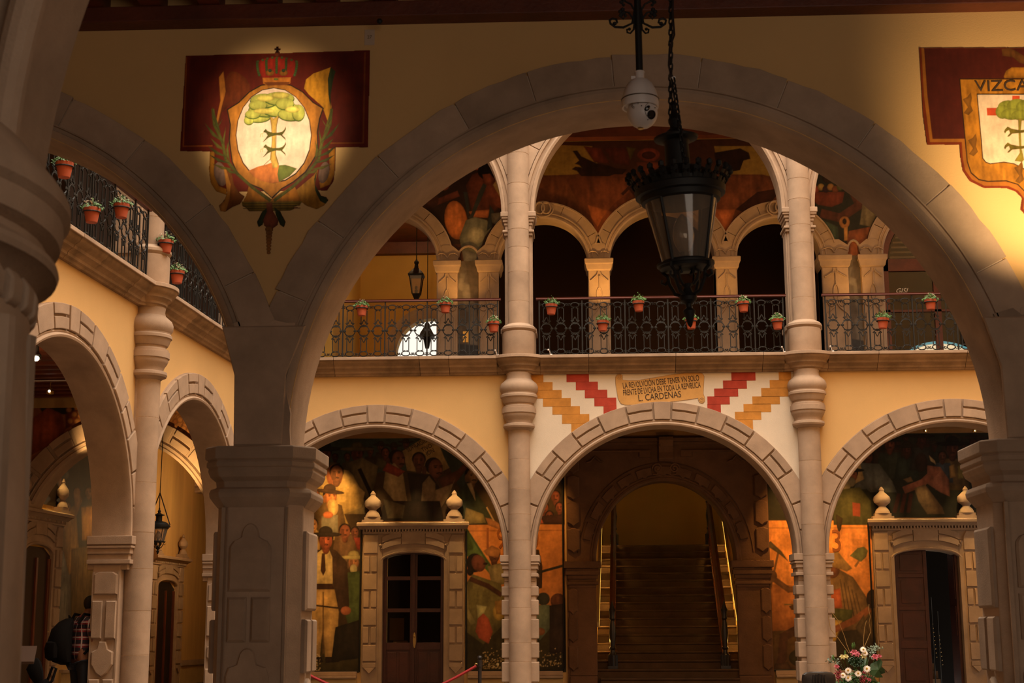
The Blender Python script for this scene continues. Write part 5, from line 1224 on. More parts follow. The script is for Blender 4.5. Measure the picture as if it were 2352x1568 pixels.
# spotlights on a ceiling rod
t = thing('track_spotlights', 'thin ceiling rod carrying two small chrome spotlights, left gallery', 'spotlight', (-9.6, 24.4, 5.72))
b = MB(); b.tube([(-1.5, 0, .02), (2.6, 0, .02)], .012, 6); b.build('rod', 'camw', t)
for px in (115, 178):
    p = at(px, 902, 24.4); x = p.x+9.6
    b = MB(); b.tube([(x, 0, 0), (x, 0, p.z-5.72)], .008, 5); b.lathe([(.02, -.03), (.06, -.02), (.065, .03), (.04, .07), (.01, .09)], (x, 0), 12, z=p.z-5.72); b.build('lamp_head', 'brass', t, smooth=True)
    b = MB(); b.ball((x+.005, -.05, p.z-5.72+.02), .026, 8); b.build('bulb', emit('small_bulb', (1, .8, .6), 5), t)
p = at(82, 823, 21.0); t = thing('bright_spotlight', 'glaring ceiling spotlight at the far left of the gallery', 'spotlight', p)
b = MB(); b.ball((0, 0, 0), .045, 10, 1.2, 1, .9); b.build('bulb', 'lamp', t, smooth=True); b = MB(); b.lathe([(.06, .0), (.065, .06), (.03, .1), (.01, .3)], (0, .05), 10); b.build('lamp_head', 'iron', t)
point('gallery_lamp', (p.x, p.y-.1, p.z-.12), 18, (1, .66, .33))

# ------------------------------------------------------------------ lanterns
def lantern(t, H, Rr, sides=6, crown=True, rings=True, scale=1):
    """origin at the bottom tip; H to the top ring of the body"""
    S = scale
    zq = lambda z: float(np.interp(z, [0, .5, .58, .96, 1.05, 1.195, 1.31, 1.36, 1.58], [0, .33, .37, .72, .81, .91, 1.06, 1.10, 1.30]))
    L = lambda prof: [(r*S, zq(z)*S) for r, z in prof]
    b = MB(); b.lathe(L([(.002, 0), (.012, .02), (.035, .14), (.03, .15), (.015, .17), (.02, .20), (.045, .23), (.05, .26), (.03, .30), (.02, .34), (.03, .37)]), (0, 0), 14); b.build('bottom_finial', 'iron', t, smooth=True)
    b = MB()
    for k in range(4):
        a = 2*PI*k/4+.5; d = lambda r, z: (r*math.cos(a)*S, r*math.sin(a)*S, zq(z)*S)
        b.tube([d(.03, .27), d(.08, .30), d(.115, .40), d(.12, .46), d(.15, .50), d(.155, .53), d(.13, .545), d(.125, .52)], .011*S, 6); b.tube([d(.04, .36), d(.07, .40), d(.08, .46), d(.06, .49), d(.045, .46)], .009*S, 5); b.tube([d(.12, .43), d(.14, .40), d(.165, .42), d(.16, .45)], .008*S, 5)
    b.build('scroll_bracket', 'iron', t, smooth=True)
    b = MB(); b.lathe(L([(.12, .50), (.145, .505), (.15, .53), (.16, .535), (.16, .56), (.135, .57), (.13, .585), (.06, .585), (.06, .50)]), (0, 0), 28); b.build('lower_ring', 'iron', t, smooth=True)
    b = MB(); b.lathe(L([(.128, .58), (.205, .96)]), (0, 0), 28, caps=False); b.build('glass_body', 'glass', t, smooth=True)
    for k in range(4):
        a = 2*PI*k/4+.5; b = MB(); b.tube([(.132*math.cos(a)*S, .132*math.sin(a)*S, .36*S), (.21*math.cos(a)*S, .21*math.sin(a)*S, .74*S)], .009*S, 6); b.build('frame_bar', 'iron', t)
    b = MB(); b.lathe(L([(.20, .94), (.22, .95), (.225, .98), (.25, .985), (.255, 1.02), (.24, 1.03), (.24, 1.05), (.215, 1.06)]), (0, 0), 30); b.build('upper_ring', 'iron', t, smooth=True)
    b = MB(); b.lathe(L([(.22, 1.05), (.21, 1.09), (.185, 1.13), (.14, 1.17), (.09, 1.195), (.07, 1.20), (.068, 1.30), (.075, 1.31), (.12, 1.325), (.125, 1.34), (.09, 1.36), (.06, 1.37), (.05, 1.385), (.03, 1.40), (.028, 1.42), (.036, 1.44), (.036, 1.46), (.02, 1.49), (.014, 1.53), (.02, 1.55), (.004, 1.58)]), (0, 0), 30); b.build('dome_and_chimney', 'iron', t, smooth=True)
    b = MB(); b.lathe(L([(.022, .585), (.025, .61), (.03, .615), (.03, .635)]), (0, 0), 12); b.build('bulb_socket', 'bulbbase', t, smooth=True)
    b = MB(); b.lathe(L([(.022, .635), (.032, .65), (.055, .70), (.062, .745), (.052, .80), (.028, .85), (.004, .875)]), (0, 0), 16); b.build('light_bulb', 'bulbglass', t, smooth=True)
    if crown:
        lf = None
        for k in range(26):
            a = 2*PI*k/26
            if lf is None:
                b = MB(); b.loft([[(r*S, y*S, (z-.225)*S) for y, z in ((-.02, zz), (.0, zz+.012), (.02, zz), (.0, zz-.004))] for r, zz in ((.235, 1.00), (.255, 1.04), (.275, 1.075))]); b.ball((.285*S, 0, .865*S), .019*S, 6, 1, 1, 1.2); b.ball((.262*S, .013*S, .82*S), .012*S, 5); b.ball((.262*S, -.013*S, .82*S), .012*S, 5)
                lf = b.build('crown_leaf', 'iron', t)
            else: inst(lf, 'crown_leaf', t, (0, 0, 0), (0, 0, a))
def chain(t, p0, p1, nlinks=None, sway=0, r=.0055, ll=.042):
    p0, p1 = Vector(p0), Vector(p1); n = nlinks or max(2, int((p1-p0).length/(ll*.80))); lk = None; d = (p1-p0)
    q = d.to_track_quat('Z', 'Y').to_euler()
    for k in range(n):
        f = (k+.5)/n; p = p0+d*f+Vector((sway*math.sin(PI*f), 0, 0)); e = q.copy(); e.rotate_axis('Z', PI/2*(k % 2)+.4)
        if lk is None:
            b = MB(); b.tube([(.011*math.cos(2*PI*i/10), 0, (ll*.5-.011)*(1 if math.sin(2*PI*i/10) > 0 else -1)+.011*math.sin(2*PI*i/10)) for i in range(10)], r, 5, True); lk = b.build('chain_link', 'iron', t); lk.location = p; lk.rotation_euler = e
        else: inst(lk, 'chain_link', t, p, e)
YL = 8.0; tip = at(1586, 752, YL)
t = thing('hanging_lantern', 'big black iron and glass lantern hanging in the near arch', 'lantern', tip)
LS = 1.0
lantern(t, 1, 1, scale=LS)
t.rotation_euler = (0, R(-3.2), R(25))
pt = at(1540, 262, YL)-tip; p2 = at(1541, -60, YL)-tip
t2 = thing('lantern_chain', 'iron chains holding up the big near lantern', 'chain', tip)
chain(t2, (pt.x, 0, pt.z-.04), (p2.x, 0, p2.z)); chain(t2, (p2.x, 0, p2.z), (p2.x, 0, 6.30-tip.z))
pa, pb, pc = at(1572, 372, YL-.2)-tip, at(1546, 180, YL-.05)-tip, at(1542, -60, YL-.02)-tip
chain(t2, pa, pb); b = MB(); b.tube([at(x, y, YL-.04)-tip for x, y in ((1546, 200), (1536, 150), (1538, 110), (1549, 80), (1545, 30), (1546, -60))], .006, 6); b.build('cable', 'leather', t2)
b = MB(); b.tube([pb+Vector((-.006, 0, 0)), pb+Vector((.012, 0, .008))], .008, 6); b.build('cable_tie', 'camw', t2)
# lantern in the left gallery
p = at(362, 1273, 25.2); t = thing('hanging_lantern', 'black lantern hanging in the far arch of the left wing', 'lantern', p); lantern(t, 1, 1, scale=.62, crown=False); t.rotation_euler = (0, 0, .2); t.scale = (1.25, 1.25, 1.0)
b = MB()
for s in (-1, 1): b.tube([(s*.15, 0, .50), (.0, 0, 1.05)], .008, 5)
b.tube([(0, 0, 1.05), (0.02, 0, 3.75)], .006, 5); b.tube([(0, 0, .77), (0, 0, 1.05)], .006, 5); b.build('hanger', 'iron', t)
# square lantern in the upper hallway arch
p = at(956, 688, 32.5); t = thing('hanging_lantern', 'square tapered black lantern hanging in the yellow hallway arch', 'lantern', p)
q4 = lambda r, z: [(r*math.cos(PI/4+PI/2*k), r*math.sin(PI/4+PI/2*k), z) for k in range(4)]
b = MB(); b.loft([q4(.06, 0), q4(.10, .07), q4(.13, .13)]); b.build('base', 'iron', t)
b = MB(); b.loft([q4(.12, .13), q4(.20, .53)], caps=False); b.build('glass_body', 'glass', t)
for k in range(4):
    b = MB(); b.tube([q4(.125, .12)[k], q4(.205, .54)[k]], .014, 4); b.build('frame_bar', 'iron', t)
b = MB(); b.loft([q4(.24, .53), q4(.25, .57), q4(.20, .62), q4(.10, .70), q4(.06, .74), q4(.05, .80)]); b.lathe([(.05, .78), (.03, .80), (.055, .85), (.055, .88), (.02, .92), (.01, .96)], (0, 0), 10); b.build('roof', 'iron', t)
b = MB(); b.tube([(0, 0, .95), (.0, 0, 11.16-p.z)], .012, 5); b.build('chain', 'iron', t)
b = MB(); b.lathe([(.03, .13), (.04, .22)], (0, 0), 8); b.ball((0, 0, .28), .035, 8, 1, 1, 1.4); b.build('light_bulb', 'bulbbase', t)
# small lantern seen against the bright doorway
p = at(981, 800, 35.2); t = thing('hanging_lantern', 'small lantern silhouetted in the glaring hallway doorway', 'lantern', p)
b = MB(); b.loft([q4(.06, 0), q4(.13, .26)]); b.build('body', 'iron', t); b = MB(); b.loft([q4(.25, .26), q4(.22, .36), q4(.10, .52), q4(.08, .6), q4(.01, .68)]); b.tube([(0, 0, .66), (0, 0, 11.16-p.z)], .01, 5); b.build('roof', 'iron', t)
b = MB(); p = at(862, 812, 30.6); b.box((-.30, -.15, 0), (.30, .15, .05)); b.box((-.26, -.12, -.28), (-.22, .12, 0)); b.box((.22, -.12, -.28), (.26, .12, 0)); o = b.build('low_bench', 'leather', loc=(p.x, 31.0-.4, UF+.28)); tag(o, 'small dark bench on the upper floor, behind the left balcony', 'bench')

# ================================================================== NEAR ARCADE
NY = 10.2; NR = 2.48; NC = [-4.82, .48, 5.78]; NZ = 2.84; NT = .5
b = MB()
for cx in NC: arch_wall(b, cx-2.65, cx+2.65, cx, NR+.02, NR+.02, NZ, NZ, 6.6, NY, NY+NT, 40)
b.box((-12, NY, -.3), (-7.48, NY+NT, 6.6)); b.box((8.42, NY, -.3), (12, NY+NT, 6.6)); b.box((-12, NY+.1, 6.6), (12, NY+NT, 17))  # upper part made extra tall to block low sky light
struct(b, 'wall_front', 'yellow')
def near_arch(cx, label):
    t = thing('stone_arch', label, 'arch', (cx, NY, NZ), group='plain arches of the near arcade')
    b = MB()
    arch_sweep(b, 0, 0, (NR, NR, [(0, NT+.02), (.0, .06), (.01, .02), (.03, -.01), (.06, -.03), (.075, -.035), (.08, -.015), (.105, -.015), (.11, -.03), (.12, -.03), (.12, .1), (.12, NT+.02)]), 0, 180, 64)
    b.build('inner_moulding', 'stone_n', t, smooth=True)
    b = MB(); arch_sweep(b, 0, 0, (NR, NR, [(.11, -.012), (.33, -.012), (.33, .02), (.11, .02)]), 0, 180, 64); b.build('joint_backing', 'joint', t)
    rr = random.Random(int(cx*10)); a = 0.0
    while a < 180:
        s = rr.uniform(11.5, 16.5); a1 = min(180, a+s)
        if 180-a1 < 6: a1 = 180
        n = 6; w_ = NR+.355+rr.uniform(-.012, .012)
        out = [(w_+rr.uniform(-.008, .008)) for _ in range(n+1)]
        A = ell(0, 0, NR+.115, NR+.115, a+.10, a1-.10, n); B = [(out[i]*math.cos(R(a+.10+(a1-a-.2)*i/n)), out[i]*math.sin(R(a+.10+(a1-a-.2)*i/n))) for i in range(n, -1, -1)]
        b = MB(); b.prism(A+B, -.022-rr.uniform(0, .006), .02); b.build('arch_stone', 'stone_n', t, bevel=.004)
        a = a1
    return t
near_arch(NC[0], 'near arch at the upper left, partly behind the dark foreground pier')
near_arch(NC[1], 'big near arch in the middle, the courtyard seen through it')
near_arch(NC[2], 'near arch at the right edge, beyond the right pier')

def near_pier(x, label):
    t = thing('arcade_pier', label, 'pier', (x, NY, 0), group='carved piers of the near arcade')
    w_ = .30; ch = .09
    def ring(e, z, d0=0): # chamfered plan
        a, c_ = w_+e, ch
        return [(-a+c_, -.05-e, z), (a-c_, -.05-e, z), (a, -.05-e+c_, z), (a, NT+.05+e-c_, z), (a-c_, NT+.05+e, z), (-a+c_, NT+.05+e, z), (-a, NT+.05+e-c_, z), (-a, -.05-e+c_, z)]
    b = MB(); b.loft([ring(0, -.1), ring(0, 2.46)]); b.build('shaft', 'stone_n', t, bevel=.01)
    b = MB(); b.box((-w_+.05, -.065, .3), (-w_+.075, -.04, 2.42)); b.box((w_-.11, -.065, .3), (w_-.09, -.04, 2.42)); b.build('edge_fillet', 'stone_n', t)
    prof = [(.0, 2.42), (.03, 2.46), (.05, 2.49), (.055, 2.52), (.045, 2.545), (.01, 2.56), (.015, 2.60), (.05, 2.63), (.065, 2.67), (.06, 2.69), (.075, 2.70), (.075, 2.73), (.065, 2.74), (.085, 2.755), (.085, 2.83), (.07, 2.84)]
    def cring(e, z):
        a = w_+e; c_ = .07+e*.3
        return [(-a+c_, -.05-e, z), (a-c_-.04, -.05-e, z), (a-c_-.04, -.05-e+.0, z), (a, -.05-e+c_+.04, z), (a, NT+.05+e-c_, z), (a-c_, NT+.05+e, z), (-a+c_, NT+.05+e, z), (-a, NT+.05+e-c_, z), (-a, -.05-e+c_, z)]
    b = MB(); b.loft([cring(e, z) for e, z in prof]); b.build('capital', 'stone_n', t, bevel=.006)
    # springer: stone body between the two arches up to the plaster point
    R1 = NR+.10; dx = 2.65
    pts = []
    def edge_x(z, s): # arch curve on each side
        return s*(dx-math.sqrt(max(0, R1*R1-(z-NZ)**2)))
    zs = [2.84, 3.0, 3.2, 3.4, 3.6, 3.72]
    L_ = [(edge_x(z, -1)*1.0, z) for z in zs]; Rr = [(edge_x(z, 1), z) for z in zs]
    P = [(x_+.0, z) for x_, z in Rr]+[(.16, 3.72), (.08, 3.74), (.03, 3.72), (-.03, 3.71), (-.09, 3.76), (-.16, 3.74)]+[(x_, z) for x_, z in L_[::-1]]
    b = MB(); b.prism(P, -.030, .05); b.build('springer', 'stone_n', t)
    b = MB(); b.prism([(-.19, 2.85), (.15, 2.85), (.17, 3.35), (.30, 3.70), (-.30, 3.70), (-.2, 3.35)], -.042, -.02, .012); b.build('springer_face', 'stone_n', t)
    # carved fields
    fy = -.055
    def cus2(w, h):
        p = [(-w, 0), (w, 0), (w, h*.62)]+[(w*.98, h*.66), (w*.80, h*.74), (w*.62, h*.76)]+ell(0, h*.80, w*.42, h*.20, 0, 180, 10)+[(-w*.62, h*.76), (-w*.80, h*.74), (-w*.98, h*.66), (-w, h*.62)]
        return p
    def outline(pts, x, z, y=fy):
        b = MB(); n = len(pts); b.prism([(x+p[0], z+p[1]) for p in pts], y-.022, y+.02, .016); b.build('carved_field', 'stone_n', t)
    cxx = -.045
    outline(cus2(.145, .46), cxx, 1.85); outline(rect(.065, .30), cxx-.080, 1.51); outline(rect(.065, .30), cxx+.082, 1.51)
    sh = [(0, 0), (.06, .05), (.14, .08), (.15, .30), (.13, .36), (.07, .38)]; sh = sh+[(.06, .40)]+ell(0, .42, .055, .07, 10, 170, 8)+[(-x_, z_) for x_, z_ in sh[::-1]][:-1]
    outline(sh, cxx, .98); outline(rect(.065, .30), cxx-.08, .6); outline(rect(.065, .30), cxx+.082, .6)
    for s in (-1, 1):
        side_field(t, [(.05, 1.72), (.45, 1.72), (.45, 2.26), (.05, 2.26)], s*w_, s*.035, 'stone_n')
        for y_ in (.05, .27): side_field(t, [(y_, 1.30), (y_+.18, 1.30), (y_+.18, 1.66), (y_, 1.66)], s*w_, s*.04, 'stone_n')
        side_field(t, [(.10, .80), (.25, .72), (.40, .80), (.45, 1.0), (.36, 1.2), (.25, 1.26), (.14, 1.2), (.05, 1.0)], s*w_, s*.035, 'stone_n')
    return t
near_pier(-2.20, 'near carved pier in the middle left, tapering up into two arches')
near_pier(3.12, 'near carved pier cut off by the right edge of the photo')
near_pier(-7.5, 'near pier hidden by the dark foreground pier')
# wall plate and joists of the near gallery
b = MB(); b.box((-12, -3, 6.30), (12, NY+.05, 6.42)); cn = struct(b, 'ceiling_near_gallery', 'ochre')
b = MB(); b.box((-8, NY-.16, 5.955), (12, NY+.02, 6.075)); b.build('wall_beam', 'wood', cn, bevel=.008)
j0 = None
for k in range(34):
    x = -3.50+.43*k-2.15
    if j0 is None: b = MB(); b.box((-.075, -3, 6.075), (.075, NY, 6.30)); j0 = b.build('joist', 'wood', cn); j0.location = (x, 0, 0)
    else: inst(j0, 'joist', cn, (x, 0, 0))
b = MB(); p = at(871, 47, NY-.18); b.ball((p.x, NY-.165, p.z), .022, 8); b.build('beam_bolt', 'iron', cn)
b = MB(); p = at(849, 86, NY); b.box((p.x-.037, NY-.004, p.z-.06), (p.x+.037, NY+.01, p.z+.06)); o = b.build('wall_patch', 'joint'); tag(o, 'small grey painted rectangle high on the yellow wall', 'patch')
t = text('painted_mark', '27', .035, 'stone_d', o, (0, 0, 0), (PI/2, 0, 0), .001); t.location = (p.x, NY-.006, p.z)

# ------------------------------------------------------------------ painted coats of arms
T = planeT(NY)
c = Canvas(-3.05, -1.25, 4.15, 5.85, .0033, (112, 34, 12), T); c.mask = np.zeros((c.nz, c.nx))
RD = (104, 30, 10); RDD = (92, 26, 12); GO = (200, 130, 34); GOD = (150, 84, 20); GR = (92, 88, 30); GRD = (44, 52, 24); OL = (38, 24, 8)
def q(x, y): return (400+x*.34433, 80+y*.34433)
def Q(l): return [q(*p) for p in l]
c.poly(Q([(78, 142), (670, 128), (1306, 106), (1292, 752), (1076, 752), (1072, 900), (1062, 980), (1020, 1040), (960, 1040), (340, 1050), (270, 1020), (236, 940), (240, 780), (40, 778)]), RD, 0)
c.poly(Q([(108, 150), (1262, 118), (1250, 722), (1040, 722), (262, 742), (70, 742)]), RDD, 0)
c.line(Q([(84, 150), (62, 745), (255, 742)]), 3.2, (150, 74, 22), 0); c.line(Q([(1274, 120), (1262, 722), (1046, 724)]), 3.2, (130, 66, 20), 0)
c.poly(Q([(300, 270), (330, 238), (340, 300), (380, 245), (420, 250), (480, 290), (510, 340), (505, 420), (360, 480), (320, 520), (300, 620), (275, 620), (305, 460), (335, 380)]), (104, 44, 14), .35); c.poly(Q([(300, 285), (330, 245), (345, 380), (320, 480), (290, 600), (275, 600), (310, 440)]), (186, 112, 40), .3)
c.poly(Q([(868, 360), (880, 300), (930, 260), (1000, 235), (1045, 218), (1028, 290), (1036, 400), (1050, 480), (1040, 620), (990, 480), (900, 400)]), (206, 140, 34), .2); c.poly(Q([(1045, 218), (1078, 245), (1060, 310), (1045, 400), (1045, 500), (1030, 400), (1026, 300)]), GRD, .2)
# lower gold frame loops
c.poly(Q([(240, 780), (270, 780), (270, 940), (300, 1010), (350, 1030), (350, 1070), (280, 1045), (245, 990), (232, 900)]), GO, .4); c.ell(*q(310, 930), 14, 28, (130, 100, 84), rot=-12, sh=.2); c.poly(Q([(1030, 760), (1074, 760), (1070, 930), (1040, 1000), (975, 1025), (970, 985), (1010, 960), (1040, 900)]), GO, .4); c.ell(*q(1000, 920), 12, 25, (126, 96, 80), rot=12, sh=.2)
c.poly(Q([(330, 880), (380, 900), (400, 1000), (440, 1060), (470, 1080), (440, 1130), (390, 1150), (345, 1180), (310, 1180), (300, 1140), (330, 1110), (360, 1060), (360, 960)]), (124, 68, 22), .4); c.poly(Q([(330, 880), (350, 900), (378, 1000), (370, 1100), (345, 1182), (312, 1178), (302, 1140), (335, 1110), (355, 1050)]), (190, 124, 48), .3)
c.poly(Q([(810, 1040), (930, 940), (960, 900), (940, 1000), (975, 1080), (1020, 1090), (1022, 1110), (1000, 1140), (950, 1165), (880, 1140), (830, 1100)]), (172, 118, 34), .3); c.poly(Q([(955, 900), (940, 1000), (980, 1075), (1015, 1085), (1028, 1105), (1010, 1128), (975, 1110), (942, 1040), (935, 960)]), GRD, .2)
c.poly(Q([(450, 1115), (855, 1110), (840, 1135), (800, 1150), (800, 1165), (770, 1175), (500, 1180), (485, 1160), (455, 1140)]), (116, 92, 28), .2)
for y in (1128, 1144, 1160): c.line(Q([(460, y), (840, y-4)]), 1.2, OL, 0)
c.poly(Q([(480, 1075), (500, 1010), (640, 1100), (800, 1000), (850, 1110), (460, 1115)]), (168, 104, 26), .3)
# shield body and oval
c.poly(Q([(352, 498), (430, 450), (500, 380), (580, 335), (680, 320), (780, 335), (860, 380), (930, 450), (1000, 490), (975, 560), (960, 650), (965, 780), (925, 850), (880, 920), (800, 985), (720, 1030), (655, 1095), (580, 1030), (480, 990), (420, 930), (385, 850), (365, 700), (372, 600)]), OL, 0)
c.poly(Q([(360, 503), (435, 456), (505, 386), (583, 342), (680, 327), (778, 342), (856, 386), (926, 456), (990, 494), (967, 560), (952, 650), (957, 780), (918, 846), (873, 914), (795, 978), (716, 1024), (652, 1085), (585, 1024), (486, 984), (428, 926), (393, 848), (373, 700), (380, 600)]), (188, 120, 42), .35)
c.ell(*q(665, 672), 87.5, 110, OL, sh=0); c.ell(*q(665, 670), 85.5, 107.5, (236, 204, 178), sh=.06)
c.poly(Q([(497, 908), (560, 880), (620, 865), (660, 850), (700, 872), (740, 870), (770, 880), (818, 893), (770, 945), (700, 985), (650, 990), (580, 975), (530, 945)]), (196, 112, 50), .3); c.poly(Q([(700, 872), (740, 868), (770, 876), (820, 893), (770, 945), (700, 983), (690, 930)]), (96, 104, 40), .3)
for dx_, dy_, w2, h2 in ((560, 545, 85, 40), (620, 500, 120, 48), (720, 500, 130, 50), (600, 440, 90, 48), (700, 425, 100, 45), (560, 470, 60, 34), (780, 530, 85, 45), (830, 520, 42, 55), (500, 570, 32, 30), (740, 460, 60, 40), (525, 530, 50, 30)):
    c.ell(*q(dx_, dy_+4), w2*.36, h2*.36, (76, 96, 34), sh=0)
    c.ell(*q(dx_, dy_), w2*.34, h2*.33, (186, 186, 84), sh=.4)
for dx_, dy_, w2, h2 in ((610, 425, 60, 22), (710, 405, 60, 22), (790, 500, 50, 22), (600, 510, 70, 18)): c.ell(*q(dx_, dy_), w2*.34, h2*.34, (222, 204, 96), sh=.5)
c.poly(Q([(652, 860), (640, 830), (655, 700), (648, 600), (640, 545), (665, 560), (700, 540), (685, 600), (678, 700), (680, 800), (700, 860), (690, 885), (660, 890)]), (206, 164, 74), .35); c.line(Q([(641, 545), (650, 610), (655, 700), (645, 830), (600, 870)]), 1.2, (90, 70, 20), 0); c.line(Q([(698, 545), (684, 610), (678, 800), (698, 868)]), 1.2, (90, 70, 20), 0)
for ph in (655, 757):   # two leaping hounds crossing the trunk
    bx = 0
    c.poly(Q([(598, ph-12), (612, ph-26), (625, ph-12), (660, ph), (700, ph-2), (722, ph-8), (736, ph-22), (744, ph-44), (747, ph-24), (735, ph-2), (722, ph+14), (742, ph+34), (746, ph+52), (736, ph+40), (712, ph+18), (680, ph+16), (650, ph+24), (628, ph+34), (600, ph+58), (592, ph+60), (610, ph+40), (624, ph+18), (614, ph), (596, ph-4)]), (84, 80, 24), .15)
    c.line(Q([(600, ph), (580, ph+8), (576, ph+26)]), 1.6, (216, 170, 120), 0); c.line(Q([(590, ph+6), (592, ph+26)]), 1.6, (216, 170, 120), 0)
# crown
c.poly(Q([(560, 180), (600, 160), (690, 148), (780, 158), (826, 190), (806, 250), (785, 290), (595, 295), (570, 250)]), (158, 40, 22), .4)
for x_ in (556, 616, 684, 748, 818):
    for k in range(7):
        f = k/6; xx = 684+(x_-684)*(1-.10*f)-(x_-684)*.12*(f*(1-f))*-4*.3; c.ell(*q(xx, 185+f*85-(1-abs(x_-684)/140)*18), 3.2, 3.6, (70, 86, 40), sh=.5)
for k in range(9): c.ell(*q(560+k*32, 180-28*math.sin(PI*k/8)), 3.2, 3, (84, 84, 40), sh=.4)
for x_ in (640, 730): c.ell(*q(x_, 255), 10, 7, (150, 90, 26)); c.ell(*q(x_, 240), 4, 4, (60, 70, 40))
c.poly(Q([(590, 288), (780, 285), (776, 325), (740, 340), (630, 342), (595, 328)]), (180, 104, 34), .3); c.ell(*q(680, 298), 5, 2.6, (96, 104, 40)); c.poly(Q([(600, 318), (775, 316), (760, 335), (620, 338)]), (110, 56, 18), .1)
c.ell(*q(688, 130), 6, 7, (110, 50, 24)); c.poly(Q([(680, 82), (697, 82), (696, 94), (710, 96), (708, 106), (696, 106), (698, 122), (680, 122), (681, 106), (668, 106), (669, 95), (681, 94)]), (46, 22, 10), .1)
# palm branches
for s in (-1, 1):
    X = lambda x: 655+s*x
    c.line(Q([(X(15), 1105), (X(130), 1020), (X(230), 930), (X(310), 830), (X(330), 720), (X(385), 600), (X(395), 500)]), 7, GR, .4)
    for (x0_, y0_, x1_, y1_) in ((250, 900, 400, 860), (280, 860, 420, 800), (300, 820, 430, 740), (310, 780, 410, 690), (330, 720, 450, 590), (350, 660, 385, 520), (370, 620, 330, 560), (330, 740, 310, 620), (310, 800, 285, 700), (230, 930, 320, 880), (380, 600, 400, 480), (290, 850, 300, 720)):
        mx, my = (x0_+x1_)/2+10, (y0_+y1_)/2+18
        c.poly(Q([(X(x0_-8), y0_), (X(mx), my), (X(x1_), y1_), (X(mx-16), my-16)]), random.choice((GR, (106, 96, 34), (78, 78, 30))), .4)
# ribbon knot and tassel
for s in (-1, 1): c.poly(Q([(648+s*20, 1150), (648+s*60, 1180), (648+s*95, 1250), (648+s*85, 1285), (648+s*60, 1270), (648+s*30, 1200)]), GRD, .4)
c.poly(Q([(615, 1120), (655, 1118), (660, 1180), (695, 1240), (690, 1270), (650, 1300), (600, 1275), (595, 1235), (620, 1180)]), (128, 66, 40), .5)
for k, r in enumerate((6, 5, 4.6, 4.4, 4, 3.8, 3.4, 3)): c.ell(*q(634-k*.5, 1300+k*22), r*1.5, r*1.25, (142, 92, 40), sh=.5)
o = c.finish('painted_crest', loc=(0, NY-.006, 0), grain=.16); tag(o, 'spotlit painted crest with oval shield, tree and two hounds, left of the big arch', 'mural')

c = Canvas(2.50, 4.4, 4.35, 5.75, .0033, (112, 34, 12), T); c.mask = np.zeros((c.nz, c.nx))
def q(x, y): return (2080+x*.26154, 90+y*.26154)
def mir(l, cx=1100): return l+[(2*cx-x, y) for x, y in l[::-1]]
c.poly(Q(mir([(108, 80), (128, 500), (186, 930), (470, 932), (480, 1040), (500, 1160), (560, 1250), (680, 1310), (880, 1312), (960, 1340), (1020, 1400), (1005, 1500), (1100, 1600)])), (120, 44, 12), 0)
c.poly(Q(mir([(138, 82), (160, 500), (212, 905), (492, 905), (500, 1040), (520, 1150), (580, 1232), (690, 1288), (900, 1290), (985, 1330), (1040, 1400), (1030, 1490), (1100, 1560)])), (160, 96, 30), 0)
c.poly(Q(mir([(160, 82), (190, 500), (235, 878), (516, 876), (530, 1000)])), (80, 26, 14), 0)
c.poly(Q(mir([(470, 348), (495, 640), (520, 900), (536, 1080), (570, 1180), (640, 1240), (720, 1255), (880, 1250), (980, 1280), (1040, 1340), (1100, 1420)])), OL, 0)
c.poly(Q(mir([(478, 356), (503, 640), (528, 900), (544, 1075), (578, 1172), (645, 1230), (722, 1246), (882, 1240), (985, 1272), (1045, 1332), (1100, 1410)])), (190, 124, 34), .25)
c.poly(Q(mir([(622, 480), (636, 640), (660, 900), (672, 1050), (700, 1085), (740, 1100), (860, 1085), (950, 1100), (1030, 1140), (1100, 1200)])), OL, 0); c.poly(Q(mir([(630, 490), (644, 640), (668, 900), (680, 1045), (705, 1078), (742, 1092), (862, 1077), (952, 1092), (1034, 1132), (1100, 1190)])), (238, 208, 176), .05)
c.poly(Q([(935, 498), (1000, 498), (1000, 605), (1090, 605), (1090, 672), (1000, 672), (935, 672), (715, 672), (710, 605), (935, 605)]), (208, 78, 40), .1)
for x_, y_, w2, h2 in ((900, 600, 90, 60), (980, 590, 90, 62), (1060, 600, 90, 66), (850, 640, 60, 60), (930, 660, 90, 50), (1020, 670, 90, 46), (1150, 620, 90, 70)): c.ell(*q(x_, y_), w2*.27, h2*.27, (150, 154, 56), sh=.4)
c.poly(Q([(985, 700), (1020, 700), (1010, 800), (1016, 960), (1040, 1060), (1020, 1080), (955, 1070), (1000, 1000), (990, 860)]), (150, 132, 50), .3)
for ph in (790, 930): c.poly(Q([(870, ph+4), (895, ph-22), (925, ph-4), (1000, ph+12), (1090, ph), (1090, ph+26), (1000, ph+36), (935, ph+42), (905, ph+68), (890, ph+66), (915, ph+36), (905, ph+10), (885, ph+20), (872, ph+40), (862, ph+26)]), (104, 90, 26), .2)
for x_, y_ in ((540, 580), (585, 940), (990, 1180)):
    c.poly(Q([(x_-40, y_-50), (x_, y_-70), (x_+30, y_-110), (x_+40, y_-60), (x_+30, y_), (x_+50, y_+50), (x_+10, y_+90), (x_-30, y_+70), (x_+5, y_+20), (x_-20, y_-20)]), (130, 84, 26), .3)
c.poly(Q([(860, 330), (880, 280), (930, 250), (1000, 250), (1100, 250), (1100, 345), (865, 345)]), (170, 110, 30), .5); c.poly(Q([(840, 90), (900, 78), (960, 100), (1100, 190), (1100, 240), (1000, 210), (940, 160), (850, 150)]), (110, 66, 24), .4)
o = c.finish('painted_crest', loc=(0, NY-.006, 0), grain=.16); tag(o, 'painted crest lettered VIZCA at the right edge, spotlit from below', 'mural')
